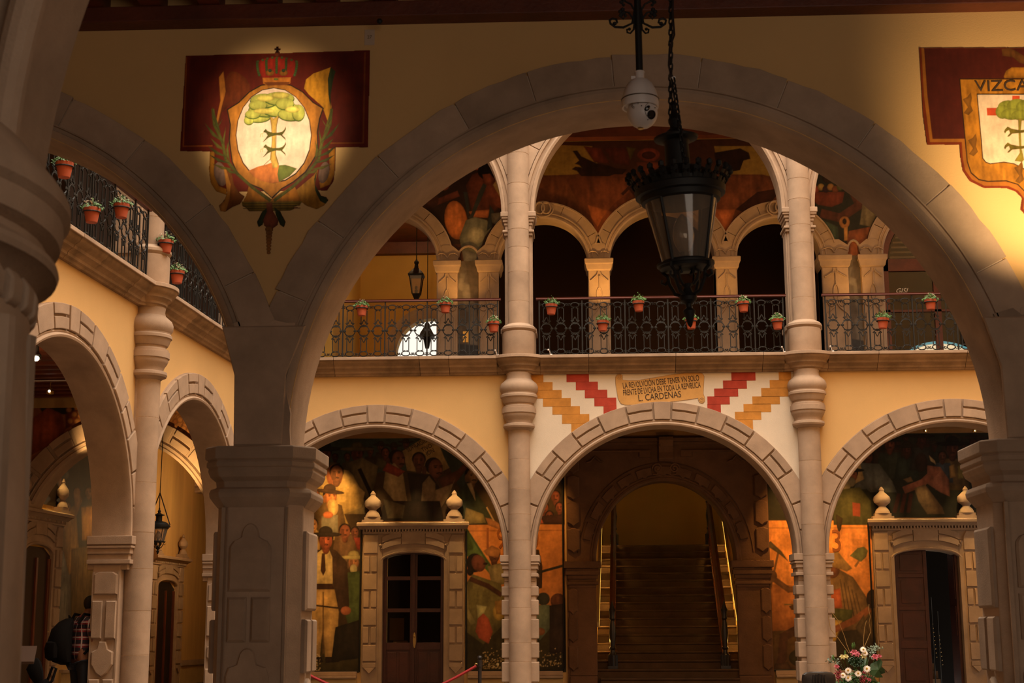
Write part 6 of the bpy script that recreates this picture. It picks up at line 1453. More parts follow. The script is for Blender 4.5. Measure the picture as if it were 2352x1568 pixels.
p = at(*q(985, 415), NY); tt = text('painted_lettering', 'VIZCAYA', .116, 'ink', o, (0, 0, 0), (PI/2, 0, 0), .002); 
wd = max(v.co.x for v in tt.data.vertices)-min(v.co.x for v in tt.data.vertices)
x0_, x1_ = at(*q(606, 415), NY).x, at(*q(978, 415), NY).x      # V..C span
tt.scale = ((x1_-x0_)/(wd*.545), 1, 1); tt.location = (x0_+wd*tt.scale[0]/2, -.004, p.z-.0)

# ------------------------------------------------------------------ foreground pier with its capital
t = thing('foreground_pier', 'huge dark blurred stone pier and capital at the left edge', 'pier', (-2.27, 3.72, 0))
prof = [(.82, -.1), (.82, 1.5), (.83, 1.88), (.835, 2.37), (.845, 2.44)]
fr = lambda P_: [(r-.058*max(0, z-1.6), z) for r, z in P_]
b = MB(); b.lathe(fr(prof), (0, 0), 72); b.build('shaft', 'stone_n', t, smooth=True)
b = MB()
for k in range(44):
    a = 2*PI*k/44; c0, s0 = math.cos(a), math.sin(a)
    def P_(r, da, z): return (r*math.cos(a+da), r*math.sin(a+da), z)
    b.loft([[P_(.74, -.045, z), P_(r, -.045, z), P_(r, .045, z), P_(.74, .045, z)] for r, z in fr(((.845, 2.43), (.862, 2.445), (.868, 2.50), (.85, 2.53)))])
b.build('dentil_ring', 'stone_n', t, bevel=.008)
prof = [(.82, 2.44), (.835, 2.46), (.835, 2.515), (.85, 2.525), (.882, 2.548), (.915, 2.555), (.922, 2.572), (.918, 2.588), (.90, 2.60), (.885, 2.615), (.888, 2.632), (.925, 2.648), (.935, 2.685), (.935, 2.71), (.955, 2.73), (.955, 2.765), (.935, 2.80), (.91, 2.83), (.895, 2.85), (.87, 2.88), (.85, 2.905), (.80, 2.95), (.5, 2.96)]
b = MB(); b.lathe(fr(prof), (0, 0), 72); b.build('capital', 'stone_n', t, smooth=True)
for k in range(7):
    a = -1.1+k*.36
    b = MB(); b.tube([(.785*math.cos(a), .785*math.sin(a), .3), (.765*math.cos(a), .765*math.sin(a), 2.40)], .05, 10); b.build('shaft_rib', 'stone_n', t, smooth=True)
# arch springing from it towards the viewer's right
t = thing('foreground_arch', 'dark curved arch foot rising from the foreground capital', 'arch', (0, 0, 0))
def arcpts(R0, off, n=22):
    """rib curve rising from the capital, leaning right and towards the camera"""
    out = []
    for i in range(n):
        a = R(i*3.0); rise = R0*math.sin(a); lean = R0*(1-math.cos(a))
        out.append(Vector((-1.615+off+lean*.85, 4.05-lean*.85, 2.85+rise)))
    return out
E1 = arcpts(1.25, -.01)
b = MB(); b.tube([p+Vector((-.045, 0, 0)) for p in E1], .05, 12); b.build('edge_roll', 'stone_n', t, smooth=True)
b = MB(); rings = []
for p in E1: rings.append([p+Vector((-.10, .05, .0)), p+Vector((-.13, -.02, 0)), p+Vector((-1.2, -.10, .0)), p+Vector((-1.2, .5, .0)), p+Vector((-.10, .5, 0))])
b.loft(rings); b.build('arch_body', 'stone_n', t)
b = MB(); b.box((-3.2, -3, 3.5), (-2.9, 6, 6.3)); 
# ================================================================== security camera on its pole
YC = 8.3
top_ = at(1463, -40, YC); bot = at(1469, 172, YC)
t = thing('security_camera', 'white dome security camera hanging on a black pole', 'camera', (bot.x, YC, bot.z))
b = MB(); b.tube([(0, 0, 0), (top_.x-bot.x, 0, top_.z-bot.z), (top_.x-bot.x, 0, 6.30-bot.z)], .021, 12); b.build('pole', 'iron', t, smooth=True)
b = MB(); b.lathe([(.028, -.035), (.028, .01), (.03, .012), (.03, .02)], (0, 0), 16); b.box((-.05, -.012, -.03), (-.025, .012, -.01)); b.build('collar', 'camw', t, smooth=True)
b = MB(); b.lathe([(.02, -.03), (.05, -.035), (.075, -.06), (.095, -.10), (.107, -.15), (.110, -.185), (.107, -.205), (.098, -.205), (.09, -.19), (.02, -.18)], (0, 0), 36); b.build('housing', 'camw', t, smooth=True)
b = MB(); b.lathe([(.108, -.150), (.1125, -.153), (.1115, -.158), (.109, -.158)], (0, 0), 36); b.build('housing_seam', 'bulbbase', t, smooth=True)
hd = MB(); hd.ball((.012, 0, -.235), .090, 28, 1, 1, 1.08); h = hd.build('camera_head', 'camw', t, smooth=True)
def onhead(az, el, r=.0905): return Vector((.012+r*math.sin(az)*math.cos(el), -r*math.cos(az)*math.cos(el), -.235+1.08*r*math.sin(el)))
b = MB(); pc = onhead(.62, -.38); n_ = (pc-Vector((.012, 0, -.235))).normalized(); u_ = n_.cross(Vector((0, 0, 1))).normalized(); v_ = n_.cross(u_)
b.loft([[pc+n_*d+u_*math.cos(2*PI*k/18)*r+v_*math.sin(2*PI*k/18)*r for k in range(18)] for r, d in ((.027, -.01), (.027, .004), (.021, .005), (.019, .0))]); b.build('lens_eye', 'lens', h)
b = MB()
for az, el in ((.18, .12), (.15, -.02), (.10, -.16), (.04, -.30)): pass
pts = [onhead(.42-.08*k, .12-.11*k+.02*k*k*.5, .0905) for k in range(5)]
b.tube(pts, [.006, .012, .013, .012, .006], 8); b.build('led_strip', 'lens', h)
b = MB(); b.tube([onhead(.42+.30*math.cos(a_), -.12+.42*math.sin(a_), .0912) for a_ in [PI*.55+PI*1.1*k/14 for k in range(15)]], .0015, 4); b.build('panel_seam', 'bulbbase', h)
b = MB(); pc = onhead(-.55, .28, .0912)
for r in (.026, .018): b.tube([pc+Vector((r*math.cos(a_)*.8, .3*r*math.cos(a_)*-.9, r*math.sin(a_))) for a_ in [2*PI*k/16 for k in range(16)]], .0014, 4, True)
b.build('panel_seam', 'bulbbase', h)
for az, el in ((-.1, .12), (.42, -.72), (.9, .1)): b = MB(); b.ball(onhead(az, el), .004, 6); b.build('screw', 'lens', h)
b = MB(); b.lathe([(.016, -.335), (.02, -.33), (.012, -.322)], (0, 0), 12); b.build('bottom_ring', 'brass', t)
t = thing('scroll_ornament', 'wrought iron scroll ornament on the camera pole at the top of the photo', 'ornament', (bot.x, YC, bot.z))
def c3(x, y): p = at(1340+x*.4847, y*.4847, YC); return Vector((p.x-bot.x, 0, p.z-bot.z))
for s in (-1, 1):
    mx = lambda x: 258+s*(x-258)*-1
    for pts, r in (([(252, 0), (232, 110), (190, 130), (150, 128), (128, 112), (124, 96), (138, 88), (156, 92), (160, 106), (148, 112)], .0075), ([(248, 60), (225, 20), (195, 5), (178, 14), (190, 24)], .006), ([(245, 85), (238, 140), (222, 158), (208, 154), (206, 140), (218, 138)], .006), ([(240, 95), (215, 60), (190, 55), (170, 75), (190, 90), (200, 75)], .006)):
        b = MB(); P = [c3(mx(x), y) for x, y in pts]; b.tube(P, r, 7); b.ball(tuple(P[-1]), r*1.8, 6); b.build('scroll', 'iron', t, smooth=True)
    b = MB(); 
    for (x, y) in ((180, 70), (175, 55), (192, 60), (186, 45), (192, 0), (180, 10)): b.ball(tuple(c3(mx(x), y)), .014, 6, 1, .5, 1)
    b.build('iron_leaf', 'iron', t, smooth=True)

# ================================================================== people and small things
def skin_fig(chains, name, m, parent, sub=2):
    vs, es, rs = [], [], []
    idx = {}
    for ch in chains:
        prev = None
        for (p, r) in ch:
            k = tuple(round(v, 4) for v in p)
            if k not in idx: idx[k] = len(vs); vs.append(p); rs.append(r)
            if prev is not None and prev != idx[k]: es.append((prev, idx[k]))
            prev = idx[k]
    me = bpy.data.meshes.new(name); me.from_pydata(vs, es, []); o = bpy.data.objects.new(name, me); C.objects.link(o); o.parent = parent
    md = o.modifiers.new('skin', 'SKIN'); sv = me.skin_vertices[0].data
    for i, r in enumerate(rs): sv[i].radius = (r if isinstance(r, tuple) else (r, r)); sv[i].use_root = (i == 0)
    s = o.modifiers.new('sub', 'SUBSURF'); s.levels = sub; s.render_levels = sub; md.use_smooth_shade = True
    me.materials.append(M[m]); return o
# visitor, seen from behind: plaid shirt, dark trousers, bowed head
def plaid():
    m = bpy.data.materials.new('plaid_cloth'); m.use_nodes = True; N = m.node_tree.nodes; L = m.node_tree.links; b = N['Principled BSDF']; b.inputs['Roughness'].default_value = .9
    tc = N.new('ShaderNodeTexCoord'); sp = N.new('ShaderNodeSeparateXYZ'); L.new(tc.outputs['Object'], sp.inputs[0])
    def band(out, per, w_, ph):
        a = N.new('ShaderNodeMath'); a.operation = 'MULTIPLY_ADD'; a.inputs[1].default_value = 1/per; a.inputs[2].default_value = ph; L.new(sp.outputs[out], a.inputs[0])
        f = N.new('ShaderNodeMath'); f.operation = 'FRACT'; L.new(a.outputs[0], f.inputs[0]); l = N.new('ShaderNodeMath'); l.operation = 'LESS_THAN'; l.inputs[1].default_value = w_; L.new(f.outputs[0], l.inputs[0]); return l.outputs[0]
    def mix(fac, a, bcol):
        x = N.new('ShaderNodeMix'); x.data_type = 'RGBA'; L.new(fac, x.inputs['Factor'])
        if isinstance(a, tuple): x.inputs['A'].default_value = (*a, 1)
        else: L.new(a, x.inputs['A'])
        x.inputs['B'].default_value = (*bcol, 1); return x.outputs['Result']
    h1, v1 = band('Z', .105, .5, 0), band('X', .105, .5, 0); h2, v2 = band('Z', .105, .13, .75), band('X', .105, .13, .75)
    o1 = mix(h1, (.02, .012, .02), (.14, .014, .018)); sm = N.new('ShaderNodeMath'); sm.operation = 'MULTIPLY'; L.new(v1, sm.inputs[0]); L.new(h1, sm.inputs[1])
    o2 = mix(sm.outputs[0], o1, (.26, .02, .03)); o3 = mix(h2, o2, (.45, .36, .34)); o4 = mix(v2, o3, (.45, .36, .34)); L.new(o4, b.inputs['Base Color']); return m
M['plaid'] = plaid()
pp_ = at(196, 1368, 21.0)
t = thing('person', 'visitor in a red and white plaid shirt seen from behind, head bowed', 'person', (pp_.x-.02, 21.0, GF), rotz=-.75)
HT = pp_.z-GF-.02      # top of head
k_ = HT/1.72
V = lambda x, y, z: (x*k_, y*k_, z*k_)
body = skin_fig([[(V(0, 0, .93), (.17*k_, .12*k_)), (V(0, .0, 1.10), (.16*k_, .115*k_)), (V(0, .01, 1.28), (.185*k_, .12*k_)), (V(0, .03, 1.40), (.15*k_, .10*k_)), (V(0, .07, 1.49), .062*k_), (V(0, .10, 1.56), .06*k_), (V(0, .125, 1.63), .095*k_), (V(0, .125, 1.68), .055*k_)],
   [(V(0, .03, 1.40), (.15*k_, .10*k_)), (V(-.19, .02, 1.38), .068*k_), (V(-.27, .02, 1.12), .052*k_), (V(-.24, .16, .92), .040*k_), (V(-.22, .20, .85), .035*k_)],
   [(V(0, .03, 1.40), (.15*k_, .10*k_)), (V(.19, .02, 1.38), .068*k_), (V(.27, .02, 1.12), .052*k_), (V(.22, .16, .94), .040*k_), (V(.20, .20, .87), .035*k_)],
   [(V(0, 0, .93), (.17*k_, .12*k_)), (V(-.10, .0, .84), .10*k_), (V(-.11, .02, .47), .062*k_), (V(-.11, -.02, .10), .042*k_), (V(-.11, .10, .03), .034*k_)],
   [(V(0, 0, .93), (.17*k_, .12*k_)), (V(.10, .0, .84), .10*k_), (V(.11, .02, .47), .062*k_), (V(.11, -.02, .10), .042*k_), (V(.11, .10, .03), .034*k_)]], 'body', 'skin', t)
skin_fig([[(V(0, 0, .82), (.185*k_, .135*k_)), (V(0, .0, .98), (.19*k_, .135*k_)), (V(0, .0, 1.12), (.185*k_, .13*k_)), (V(0, .01, 1.28), (.20*k_, .135*k_)), (V(0, .03, 1.41), (.16*k_, .105*k_)), (V(0, .055, 1.47), .075*k_)],
   [(V(0, .03, 1.41), (.16*k_, .105*k_)), (V(-.195, .02, 1.38), .080*k_), (V(-.275, .02, 1.14), .066*k_)], [(V(0, .03, 1.41), (.16*k_, .105*k_)), (V(.195, .02, 1.38), .080*k_), (V(.275, .02, 1.14), .066*k_)]], 'plaid_shirt', 'plaid', t)
skin_fig([[(V(0, 0, .93), (.178*k_, .128*k_)), (V(-.10, .0, .82), .115*k_), (V(-.11, .02, .47), .080*k_), (V(-.11, -.02, .07), .062*k_)], [(V(0, 0, .93), (.178*k_, .128*k_)), (V(.10, .0, .82), .115*k_), (V(.11, .02, .47), .080*k_), (V(.11, -.02, .07), .062*k_)]], 'trousers', 'denim', t)
for s in (-1, 1): b = MB(); b.ball(V(s*.11, .06, .035), .06*k_, 10, .8, 2.2, .6); b.build('shoe', 'black', t, smooth=True)
b = MB(); b.ball(V(0, .105, 1.64), .098*k_, 16, .86, 1.0, 1.12); b.build('hair', 'hair', t, smooth=True)
for s in (-1, 1):
    b = MB(); b.ball(V(s*.083, .135, 1.60), .02*k_, 8, .5, 1, 1.5); b.build('ear', 'skin', t, smooth=True)
b = MB()   # face looking down and away
for s in (-1, 1): b.ball(V(s*.03, .215, 1.60), .012*k_, 6)
b.tube([V(0, .215, 1.62), V(0, .24, 1.575), V(0, .22, 1.565)], .011*k_, 6); b.tube([V(-.025, .208, 1.535), V(0, .214, 1.533), V(.025, .208, 1.535)], .006*k_, 5); b.build('face', 'skin', t, smooth=True)
for s in (-1, 1):   # hands with five fingers
    w_ = Vector(V(s*.215, .205, .85))
    b = MB(); b.ball(tuple(w_+Vector((0, .02, -.03))), .036*k_, 10, .6, 1, 1.2); b.build('palm', 'skin', t, smooth=True)
    for j, ln in enumerate((.055, .065, .070, .060)):
        a0 = w_+Vector((0, -.015+.018*j, -.06)); b = MB(); b.tube([a0, a0+Vector((-s*.008, .01, -ln*.5)), a0+Vector((-s*.025, .014, -ln))], [.009, .0085, .007], 6); b.build('finger', 'skin', t, smooth=True)
    b = MB(); a0 = w_+Vector((-s*.01, .045, -.02)); b.tube([a0, a0+Vector((-s*.01, .025, -.025)), a0+Vector((-s*.02, .03, -.05))], [.011, .01, .008], 6); b.build('thumb', 'skin', t, smooth=True)
t = thing('backpack', 'big black backpack worn by the visitor in the plaid shirt', 'backpack', (pp_.x-.02, 21.0, GF), rotz=-.75)
b = MB(); rings = []
for z, w_, d0, d1 in ((.80, .10, -.16, -.22), (.84, .17, -.13, -.34), (.95, .20, -.125, -.42), (1.12, .205, -.125, -.43), (1.28, .19, -.12, -.38), (1.38, .15, -.11, -.28), (1.43, .07, -.11, -.19)):
    rings.append([V(-.10+w_*math.cos(a)*(1 if abs(math.cos(a)) < .8 else .97), (d0+d1)/2+(d0-d1)/2*math.sin(a), z) for a in [2*PI*i/16 for i in range(16)]])
b.loft(rings); b.build('bag_body', 'black', t, smooth=True)
b = MB(); rings = []
for z, w_, d1 in ((.86, .10, -.40), (.90, .14, -.46), (1.02, .145, -.48), (1.10, .13, -.46), (1.13, .08, -.42)): rings.append([V(-.10+w_*math.cos(a), -.38+(d1+.38)*max(0, -math.sin(a))*1.0+.02*max(0, math.sin(a)), z) for a in [2*PI*i/12 for i in range(12)]])
b.loft(rings); b.build('front_pocket', 'black', t, smooth=True)
for s in (-1, 1): b = MB(); b.tube([V(s*.12, -.13, 1.36), V(s*.13, -.05, 1.49), V(s*.13, .08, 1.47), V(s*.14, .15, 1.30), V(s*.16, .12, 1.1), V(s*.18, -.05, .95)], .022, 6); b.build('shoulder_strap', 'black', t, smooth=True)
b = MB(); b.tube([V(-.14, -.13, 1.42), V(-.10, -.16, 1.47), V(-.06, -.13, 1.42)], .01, 6); b.build('carry_loop', 'black', t)
b = MB(); b.ball(V(-.15, -.43, 1.25), .012, 6); b.build('zip_pull', 'brass', t)
# dark folded pushchair in front of the visitor
p = at(95, 1568, 20.2); t = thing('folded_bundle', 'dark folded bundle with straps at the visitor\'s left hand', 'bag', (p.x, 20.2, GF))
b = MB(); rings = []
for z, x, w_ in ((0, .02, .10), (.12, .0, .16), (.34, .0, .15), (.50, .05, .12), (.62, .0, .08)): rings.append([(x+w_*math.cos(a), w_*.7*math.sin(a), z+.03*math.cos(a)) for a in [2*PI*i/14 for i in range(14)]])
b.loft(rings); b.build('bag_body', 'black', t, smooth=True)
b = MB(); b.loft([[(x+r*math.cos(a), r*.6*math.sin(a), z+r*.5*math.cos(a)) for a in [2*PI*i/12 for i in range(12)]] for x, z, r in ((-.02, .58, .05), (-.07, .70, .09), (-.12, .82, .10), (-.12, .90, .05))]); b.build('hood', 'black', t, smooth=True)
b = MB(); b.tube([(.05, -.05, .5), (.16, -.04, .62), (.20, -.02, .78), (.14, 0, .80), (.08, 0, .62)], .02, 6); b.build('strap', 'black', t); b = MB(); b.prism([(-.07, .40), (.03, .41), (.03, .48), (-.06, .47)], -.14, -.12); b.build('pale_patch', 'bulbbase', t)
# lectern sign
p = at(42, 1492, 19.0); t = thing('sign_lectern', 'low dark stand with a tilted reading board at the far left', 'lectern', (p.x, 19.0, GF))
b = MB(); b.loft([[(-.24, 0, p.z-GF-.0+.02), (.24, 0, p.z-GF+.02), (.32, -.30, p.z-GF-.17), (-.32, -.30, p.z-GF-.17)], [(-.24, 0, p.z-GF+.05), (.24, 0, p.z-GF+.05), (.32, -.30, p.z-GF-.14), (-.32, -.30, p.z-GF-.14)]]); b.build('reading_board', 'dark', t)
b = MB(); b.box((-.03, -.18, .02), (.03, -.12, p.z-GF-.05)); b.box((-.2, -.3, 0), (.2, 0, .03)); b.build('stand', 'iron', t)
# rope post
p = at(1102, 1505, 25.0); t = thing('rope_post', 'black ball-topped rope post with a red rope', 'post', (p.x, 25.0, -.05)); hh = p.z+.05
b = MB(); b.lathe([(.16, 0), (.16, .02), (.04, .05), (.032, .08), (.032, hh-.19), (.042, hh-.18), (.042, hh-.08), (.02, hh-.075), (.02, hh-.07), (.03, hh-.06), (.042, hh-.03), (.03, hh-.005), (.003, hh)], (0, 0), 18); b.build('post_body', 'leather', t, smooth=True)
b = MB(); b.tube([(-.04, 0, hh-.14), (-.07, 0, hh-.13), (-.08, 0, hh-.16)], .01, 6); b.build('hook', 'brass', t)
q0 = at(1094, 1529, 25.0); q1 = at(1020, 1566, 24.9); q2 = at(905, 1590, 24.8); q3 = at(760, 1568, 24.7)
b = MB(); P = [q0]
for i in range(1, 25):
    f = i/24; P.append(q0.lerp(at(700, 1545, 24.6), f)+Vector((0, 0, -.42*math.sin(PI*f)*1.1)))
b.tube(P, .022, 8); o = b.build('rope', 'rope', smooth=True); tag(o, 'sagging red barrier rope', 'rope')
e_ = P[-1]; t = thing('rope_post', 'rope post hidden behind the near middle pier', 'post', (e_.x-.05, 24.6, -.05))
b = MB(); b.lathe([(.16, 0), (.16, .02), (.04, .05), (.032, .08), (.032, hh-.19), (.042, hh-.18), (.042, hh-.08), (.03, hh-.06), (.042, hh-.03), (.003, hh)], (0, 0), 18); b.build('post_body', 'leather', t, smooth=True)
# office chair
p = at(1880, 1542, 22.0); t = thing('office_chair', 'black leather office chair, only its backrest top showing', 'chair', (p.x, 22.0, -.05)); zt = p.z+.05
b = MB(); rings = []
for f, w_, d_ in ((0, .16, .03), (.15, .20, .045), (.5, .23, .055), (.8, .245, .05), (.92, .235, .045), (.98, .19, .03), (1, .12, .012)):
    z = zt-.55+.55*f; rings.append([(w_*math.copysign(abs(math.cos(a))**.6, math.cos(a)), d_*math.sin(a)+.05*(1-f), z) for a in [2*PI*i/24 for i in range(24)]])
b.loft(rings); br = b.build('backrest', 'leather', t, smooth=True)
for k in range(-2, 3): b = MB(); b.tube([(k*.04, -.046+abs(k)*.003, zt-.03-abs(k)*.01), (k*.045, -.05, zt-.2), (k*.05, -.02, zt-.45)], .016, 6); b.build('padding_rib', 'leather', br, smooth=True)
b = MB(); b.lathe([(.24, .44), (.26, .46), (.26, .50), (.22, .53), (.01, .54)], (0, -.22), 24); b.build('seat', 'leather', t, smooth=True)
b = MB(); b.tube([(0, -.22, .1), (0, -.22, .45)], .03, 10); b.tube([(0, .05, .6), (0, -.05, .42), (0, -.2, .42)], .025, 8); b.build('gas_column', 'iron', t)
for k in range(5):
    a = 2*PI*k/5; b = MB(); b.tube([(0, -.22, .12), (.28*math.cos(a), -.22+.28*math.sin(a), .06)], .02, 6); b.build('leg', 'iron', t)
    b = MB(); b.ball((.28*math.cos(a), -.22+.28*math.sin(a), .028), .028, 8); b.build('caster', 'iron', t)
# flower arrangement
YF = 22.8; pc = at(1968, 1540, YF); t = thing('flower_arrangement', 'tall bouquet of pink lilies and white daisies on a stand', 'flowers', (pc.x, YF, -.05)); z0 = pc.z+.05
b = MB(); b.lathe([(.22, 0), (.22, .03), (.05, .08), (.04, z0-.45), (.10, z0-.40), (.16, z0-.22), (.17, z0-.18), (.15, z0-.17), (.01, z0-.2)], (0, 0), 24); b.build('vase_stand', 'iron', t, smooth=True)
def fl(px, py, dy=0): p = at(px, py, YF+dy); return Vector((p.x-pc.x, dy, p.z+.05))
rr = random.Random(3)
b = MB()
for k in range(700):
    a = rr.uniform(0, 2*PI); e = rr.random()**.5; x, y, z = .36*e*math.cos(a), .20*e*math.sin(a), z0-.22+rr.uniform(0, .26)*(1.1-e); s = rr.uniform(.02, .05)
    u = Vector((rr.uniform(-1, 1), rr.uniform(-1, 1), rr.uniform(-.6, 1))).normalized(); v = u.orthogonal().normalized(); p = Vector((x, y, z)); b.add([p-u*s, p+v*s*.4, p+u*s, p-v*s*.4], [(0, 1, 2, 3)])
b.build('foliage', 'leaf', t, kind='stuff')
b = MB()
for k in range(260):
    a = rr.uniform(0, 2*PI); r = .095*rr.random()**.5; p = fl(1965, 1519, -.17)+Vector((r*math.cos(a)*1.15, rr.uniform(-.04, .02), r*math.sin(a)*.75)); b.ball(tuple(p), .013, 5)
b.build('moss_ball', 'leafdark', t, kind='stuff')
def daisy(px, py, r, dy=-.2, tilt=.5):
    c0 = fl(px, py, dy); n = Vector((rr.uniform(-.4, .4), -1, tilt)).normalized(); u = n.orthogonal().normalized(); v = n.cross(u); b = MB(); m_ = 14
    for k in range(m_*2):
        a = 2*PI*k/m_+(.2 if k >= m_ else 0); d = u*math.cos(a)+v*math.sin(a); s = u*-math.sin(a)+v*math.cos(a); rr_ = r*(1 if k < m_ else .75)
        b.add([c0+d*r*.15, c0+d*rr_*.6+s*r*.16-n*.004, c0+d*rr_-n*.012, c0+d*rr_*.6-s*r*.16-n*.004], [(0, 1, 2, 3)])
    o = b.build('daisy', 'petal', t); b = MB(); b.ball(tuple(c0+n*.004), r*.26, 8, 1, .6, 1); b.build('daisy_eye', 'yolk', o, smooth=True)
    b = MB(); b.tube([c0-n*.01, Vector((c0.x*.5, 0, z0-.2))], .004, 4); b.build('stem', 'leaf', o)
for x, y, r in ((1983, 1491, .055), (1987, 1499, .05), (1948, 1539, .058), (1991, 1535, .062), (1936, 1550, .052), (1948, 1556, .06), (1971, 1546, .058)): daisy(x, y, r)
def lily(px, py, r, m, dy=-.18, n_=6, op=.7):
    c0 = fl(px, py, dy); n = Vector((rr.uniform(-.3, .3), -1, .8)).normalized(); u = n.orthogonal().normalized(); v = n.cross(u); b = MB()
    for k in range(n_):
        a = 2*PI*k/n_; d = u*math.cos(a)+v*math.sin(a); s = u*-math.sin(a)+v*math.cos(a)
        P0 = c0-n*.03; P1 = c0+d*r*.55*op+n*.02; P2 = c0+d*r*op-n*.005
        b.add([P0, P1+s*r*.2, P2, P1-s*r*.2], [(0, 1, 2, 3)])
    o = b.build('lily', m, t); b = MB(); b.tube([c0-n*.03, Vector((c0.x*.5, 0, z0-.15))], .005, 4); b.build('stem', 'leaf', o)
for x, y, r, m in ((1962, 1499, .10, 'pink'), (1968, 1502, .09, 'pink'), (2010, 1509, .09, 'pink'), (2020, 1507, .06, 'pink'), (1922, 1531, .07, 'pink'), (1983, 1507, .08, 'lilyw'), (1935, 1509, .075, 'lilyw'), (1943, 1508, .07, 'lilyw'), (1985, 1544, .05, 'pink'), (1996, 1561, .06, 'pink')): lily(x, y, r, m)
b = MB()
for k in range(150):
    x, y = rr.choice(((1925, 1549), (1981, 1558), (1925, 1552), (1984, 1562))); p = fl(x, y, -.17)+Vector((rr.gauss(0, .035), rr.gauss(0, .02), rr.gauss(0, .035))); b.ball(tuple(p), .011, 5)
b.build('crimson_sprays', 'rose', t, kind='stuff')
for x, y in ((1958, 1482), (1962, 1480), (1941, 1499), (1914, 1509)):
    b = MB(); p = fl(x, y, -.15); b.loft([[(p.x+r*math.cos(a), p.y+r*math.sin(a), p.z+z) for a in [2*PI*i/8 for i in range(8)]] for r, z in ((.004, -.05), (.015, -.03), (.017, 0), (.004, .04))]); b.tube([p+Vector((0, 0, -.04)), Vector((p.x*.5, 0, z0-.15))], .004, 4); b.build('lily_bud', 'leaf', t, smooth=True)
def bigleaf(pts, dy):
    b = MB(); P = [fl(x, y, dy+.03*math.sin(i)) for i, (x, y) in enumerate(pts)]; c_ = sum(P, Vector())/len(P)+Vector((0, -.03, 0)); n = len(P)
    b.add(P+[c_], [(i, (i+1) % n, n) for i in range(n)]); o = b.build('broad_leaf', 'leafdark', t); s = o.modifiers.new('solid', 'SOLIDIFY'); s.thickness = .003
    b = MB(); b.tube([c_, Vector((c_.x*.4, 0, z0-.2))], .006, 5); b.build('leaf_stalk', 'leaf', o)
bigleaf([(1995, 1538), (2000, 1524), (2013, 1518), (2022, 1512), (2027, 1520), (2024, 1532), (2032, 1536), (2033, 1545), (2022, 1548), (2028, 1555), (2014, 1556), (2008, 1552), (2000, 1550)], -.16)
bigleaf([(1975, 1530), (1985, 1512), (1992, 1508), (1994, 1524), (1990, 1540), (1982, 1548)], -.05); bigleaf([(1995, 1552), (2008, 1556), (2016, 1566), (2006, 1572), (1996, 1566)], -.12)
b = MB()
for cx_, cy_, sx_, sy_, n_ in ((2010, 1487, 18, 8, 60), (2002, 1500, 8, 12, 40), (1912, 1516, 12, 8, 40), (1925, 1522, 6, 6, 16)):
    for k in range(n_):
        p = fl(cx_+rr.gauss(0, sx_*.5), cy_+rr.gauss(0, sy_*.5), rr.uniform(-.1, .05)); u = Vector((rr.uniform(-1, 1), rr.uniform(-.4, .4), rr.uniform(-1, 1))).normalized(); v = u.orthogonal().normalized(); s = .018
        b.add([p-u*s, p+v*s*.7, p+u*s, p-v*s*.7], [(0, 1, 2, 3)])
for P in (((1990, 1530), (2000, 1500), (2012, 1484), (2028, 1490)), ((1940, 1540), (1925, 1520), (1900, 1511))): b.tube([fl(x, y, -.04) for x, y in P], .004, 4)
b.build('eucalyptus', 'leafgrey', t, kind='stuff')
for P in (((1983, 1490), (1992, 1470), (2000, 1450), (1996, 1430), (1999, 1415), (1995, 1400), (1996, 1387)), ((1984, 1490), (1983, 1470), (1986, 1440), (1990, 1425)), ((1955, 1505), (1945, 1480), (1940, 1462), (1932, 1442), (1925, 1425), (1910, 1405)), ((1950, 1500), (1925, 1465), (1908, 1445), (1905, 1430), (1903, 1415))):
    b = MB(); b.tube([fl(x, y, .02*math.sin(i)) for i, (x, y) in enumerate(P)], .0045, 5); b.build('curly_twig', 'twig', t, smooth=True)

# ================================================================== artificial lights
WARM = (1, .60, .22); AMB = (1, .50, .12)
p = at(632, 300, NY); spot('crest_lamp_left', (p.x+.05, NY-1.5, p.z-.5), (p.x, NY, p.z), 185, (1, .76, .47), 44, 1, .05)
p = at(2352, 300, NY); spot('crest_lamp_right', (p.x+.1, NY-1.3, p.z-1.3), (p.x+.05, NY, p.z-.25), 300, (1, .68, .34), 66, 1, .05)
# gallery downlights above the paintings
def wash(px, py, power, dy=1.0, dz=2.2, ang=50, col=AMB, Y=31.2): 
    p = at(px, py, Y); return spot('picture_lamp', (p.x, Y-dy, min(5.45, p.z+dz)), (p.x, Y, p.z), power*8, col, ang, 1, .05)
wash(770, 1140, 36, 1.1, 1.6, 40); wash(760, 1330, 50, 1.6, 3, 46); wash(1150, 1235, 26, 1.2, 2, 50); wash(1260, 1215, 24, 1.2, 2, 46); wash(1830, 1240, 60, 1.4, 2.4, 56); wash(1950, 1260, 40, 1.4, 2.4, 50)
for px, pw in ((870, 190), (955, 190), (1040, 190), (2040, 190), (2120, 190), (2200, 150)):
    p = at(px, 1190, 31.2); spot('cornice_lamp', (p.x, 30.72, 5.45), (p.x, 31.08, 3.8), pw*.8, (1, .62, .22), 27, .8, .03)
wash(2262, 1420, 22, 1.2, 3, 40); wash(850, 1330, 20, 1.0, 3, 44, (1, .62, .25)); wash(1050, 1330, 20, 1.0, 3, 44, (1, .62, .25)); wash(2025, 1330, 14, 1.0, 3, 44, (1, .62, .25)); wash(2225, 1330, 20, 1.0, 3, 44, (1, .62, .25))
for x in (-3.4, 1.9, 7.2): point('gallery_glow', (x, 29.6, 4.9), 4.5, AMB, .02)
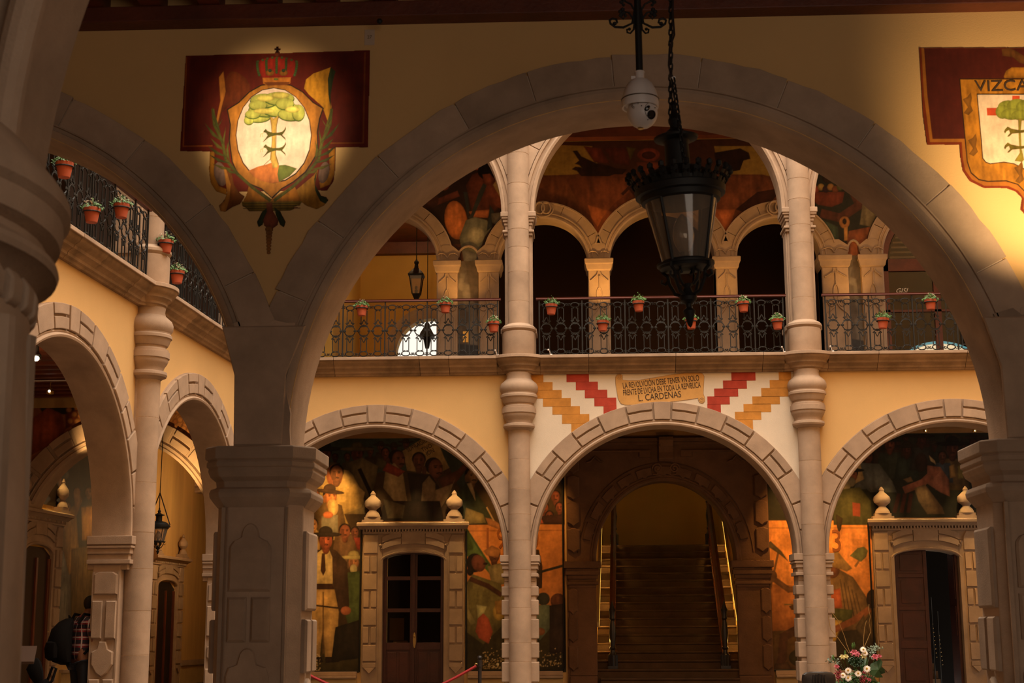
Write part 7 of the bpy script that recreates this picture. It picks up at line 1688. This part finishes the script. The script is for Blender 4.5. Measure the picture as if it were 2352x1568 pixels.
# upper gallery glow
point('window_glow', (7.3, 28.6, 11.4), 60, (1, .62, .3), .1).data.specular_factor = 0  # added fill, kept out of view, brightens the window frame
for px, pw in ((1380, 30), (1660, 10), (1060, 18), (1950, 14), (1240, 18), (1790, 14)):
    p = at(px, 590, 31.2); spot('gallery_uplight', (p.x, 30.4, 8.0), (p.x, 31.3, 9.9), pw*5, AMB, 75, 1, .05)
point('hallway_lamp', (-3.6, 33.2, 10.95), 70, (1, .66, .3)); 
# left gallery
p = at(440, 1060, TA); spot('cross_arch_lamp', (p.x-.1, TA-1.2, p.z-1.0), (p.x+.05, TA, p.z+.12), 300, (1, .60, .22), 50, 1, .05)
p = at(222, 1000, TA); spot('cross_arch_lamp', (p.x-.0, TA-1.0, p.z-.9), (p.x, TA, p.z), 200, (1, .60, .22), 40, 1, .05)
f2 = LEFT(9.3, LW-.4, 5.2); spot('door_lamp', f2, LEFT(9.3, LW-.15, 3.2), 90, (1, .62, .2), 70, 1); f2 = LEFT(11.5, LW-1.2, 4.9); spot('door_lamp', f2, LEFT(11.5, LW, 2.8), 120, (1, .62, .22), 70, 1)
f2 = LEFT(15.0, LW-1.9, 4.2); point('passage_lamp', f2, 90, (1, .66, .30)); 
# stairwell wall lamps
for s in (-1, 1):
    for k in range(6): p = ST(s*1.36, .3+k*.8, .55+k*.45); point('stair_lamp', p, 5, (1, .60, .14), .03)
point('landing_lamp', ST(0, 5.6, 4.6), 5.0, (1, .66, .25), .1)
# lamp fittings on the rod at the top of the back gallery paintings
for px, lb in ((904, 'tiny lit spotlight under the left back arch'), (2238, 'tiny lit spotlight under the right back arch, nearer the pier'), (2125, 'tiny spotlight under the right back arch, left one')):
    p = at(px, 989, 30.4); t = thing('picture_spotlight', lb, 'spotlight', p); b = MB(); b.lathe([(.01, .06), (.035, .05), (.04, 0), (.03, -.03)], (0, 0), 10); b.tube([(0, 0, .05), (0, 0, 5.72-p.z)], .006, 4); b.build('lamp_head', 'brass', t, smooth=True)
    b = MB(); b.ball((0, -.02, .0), .022, 8); b.build('bulb', emit('tiny_bulb', (1, .8, .5), 4), t)
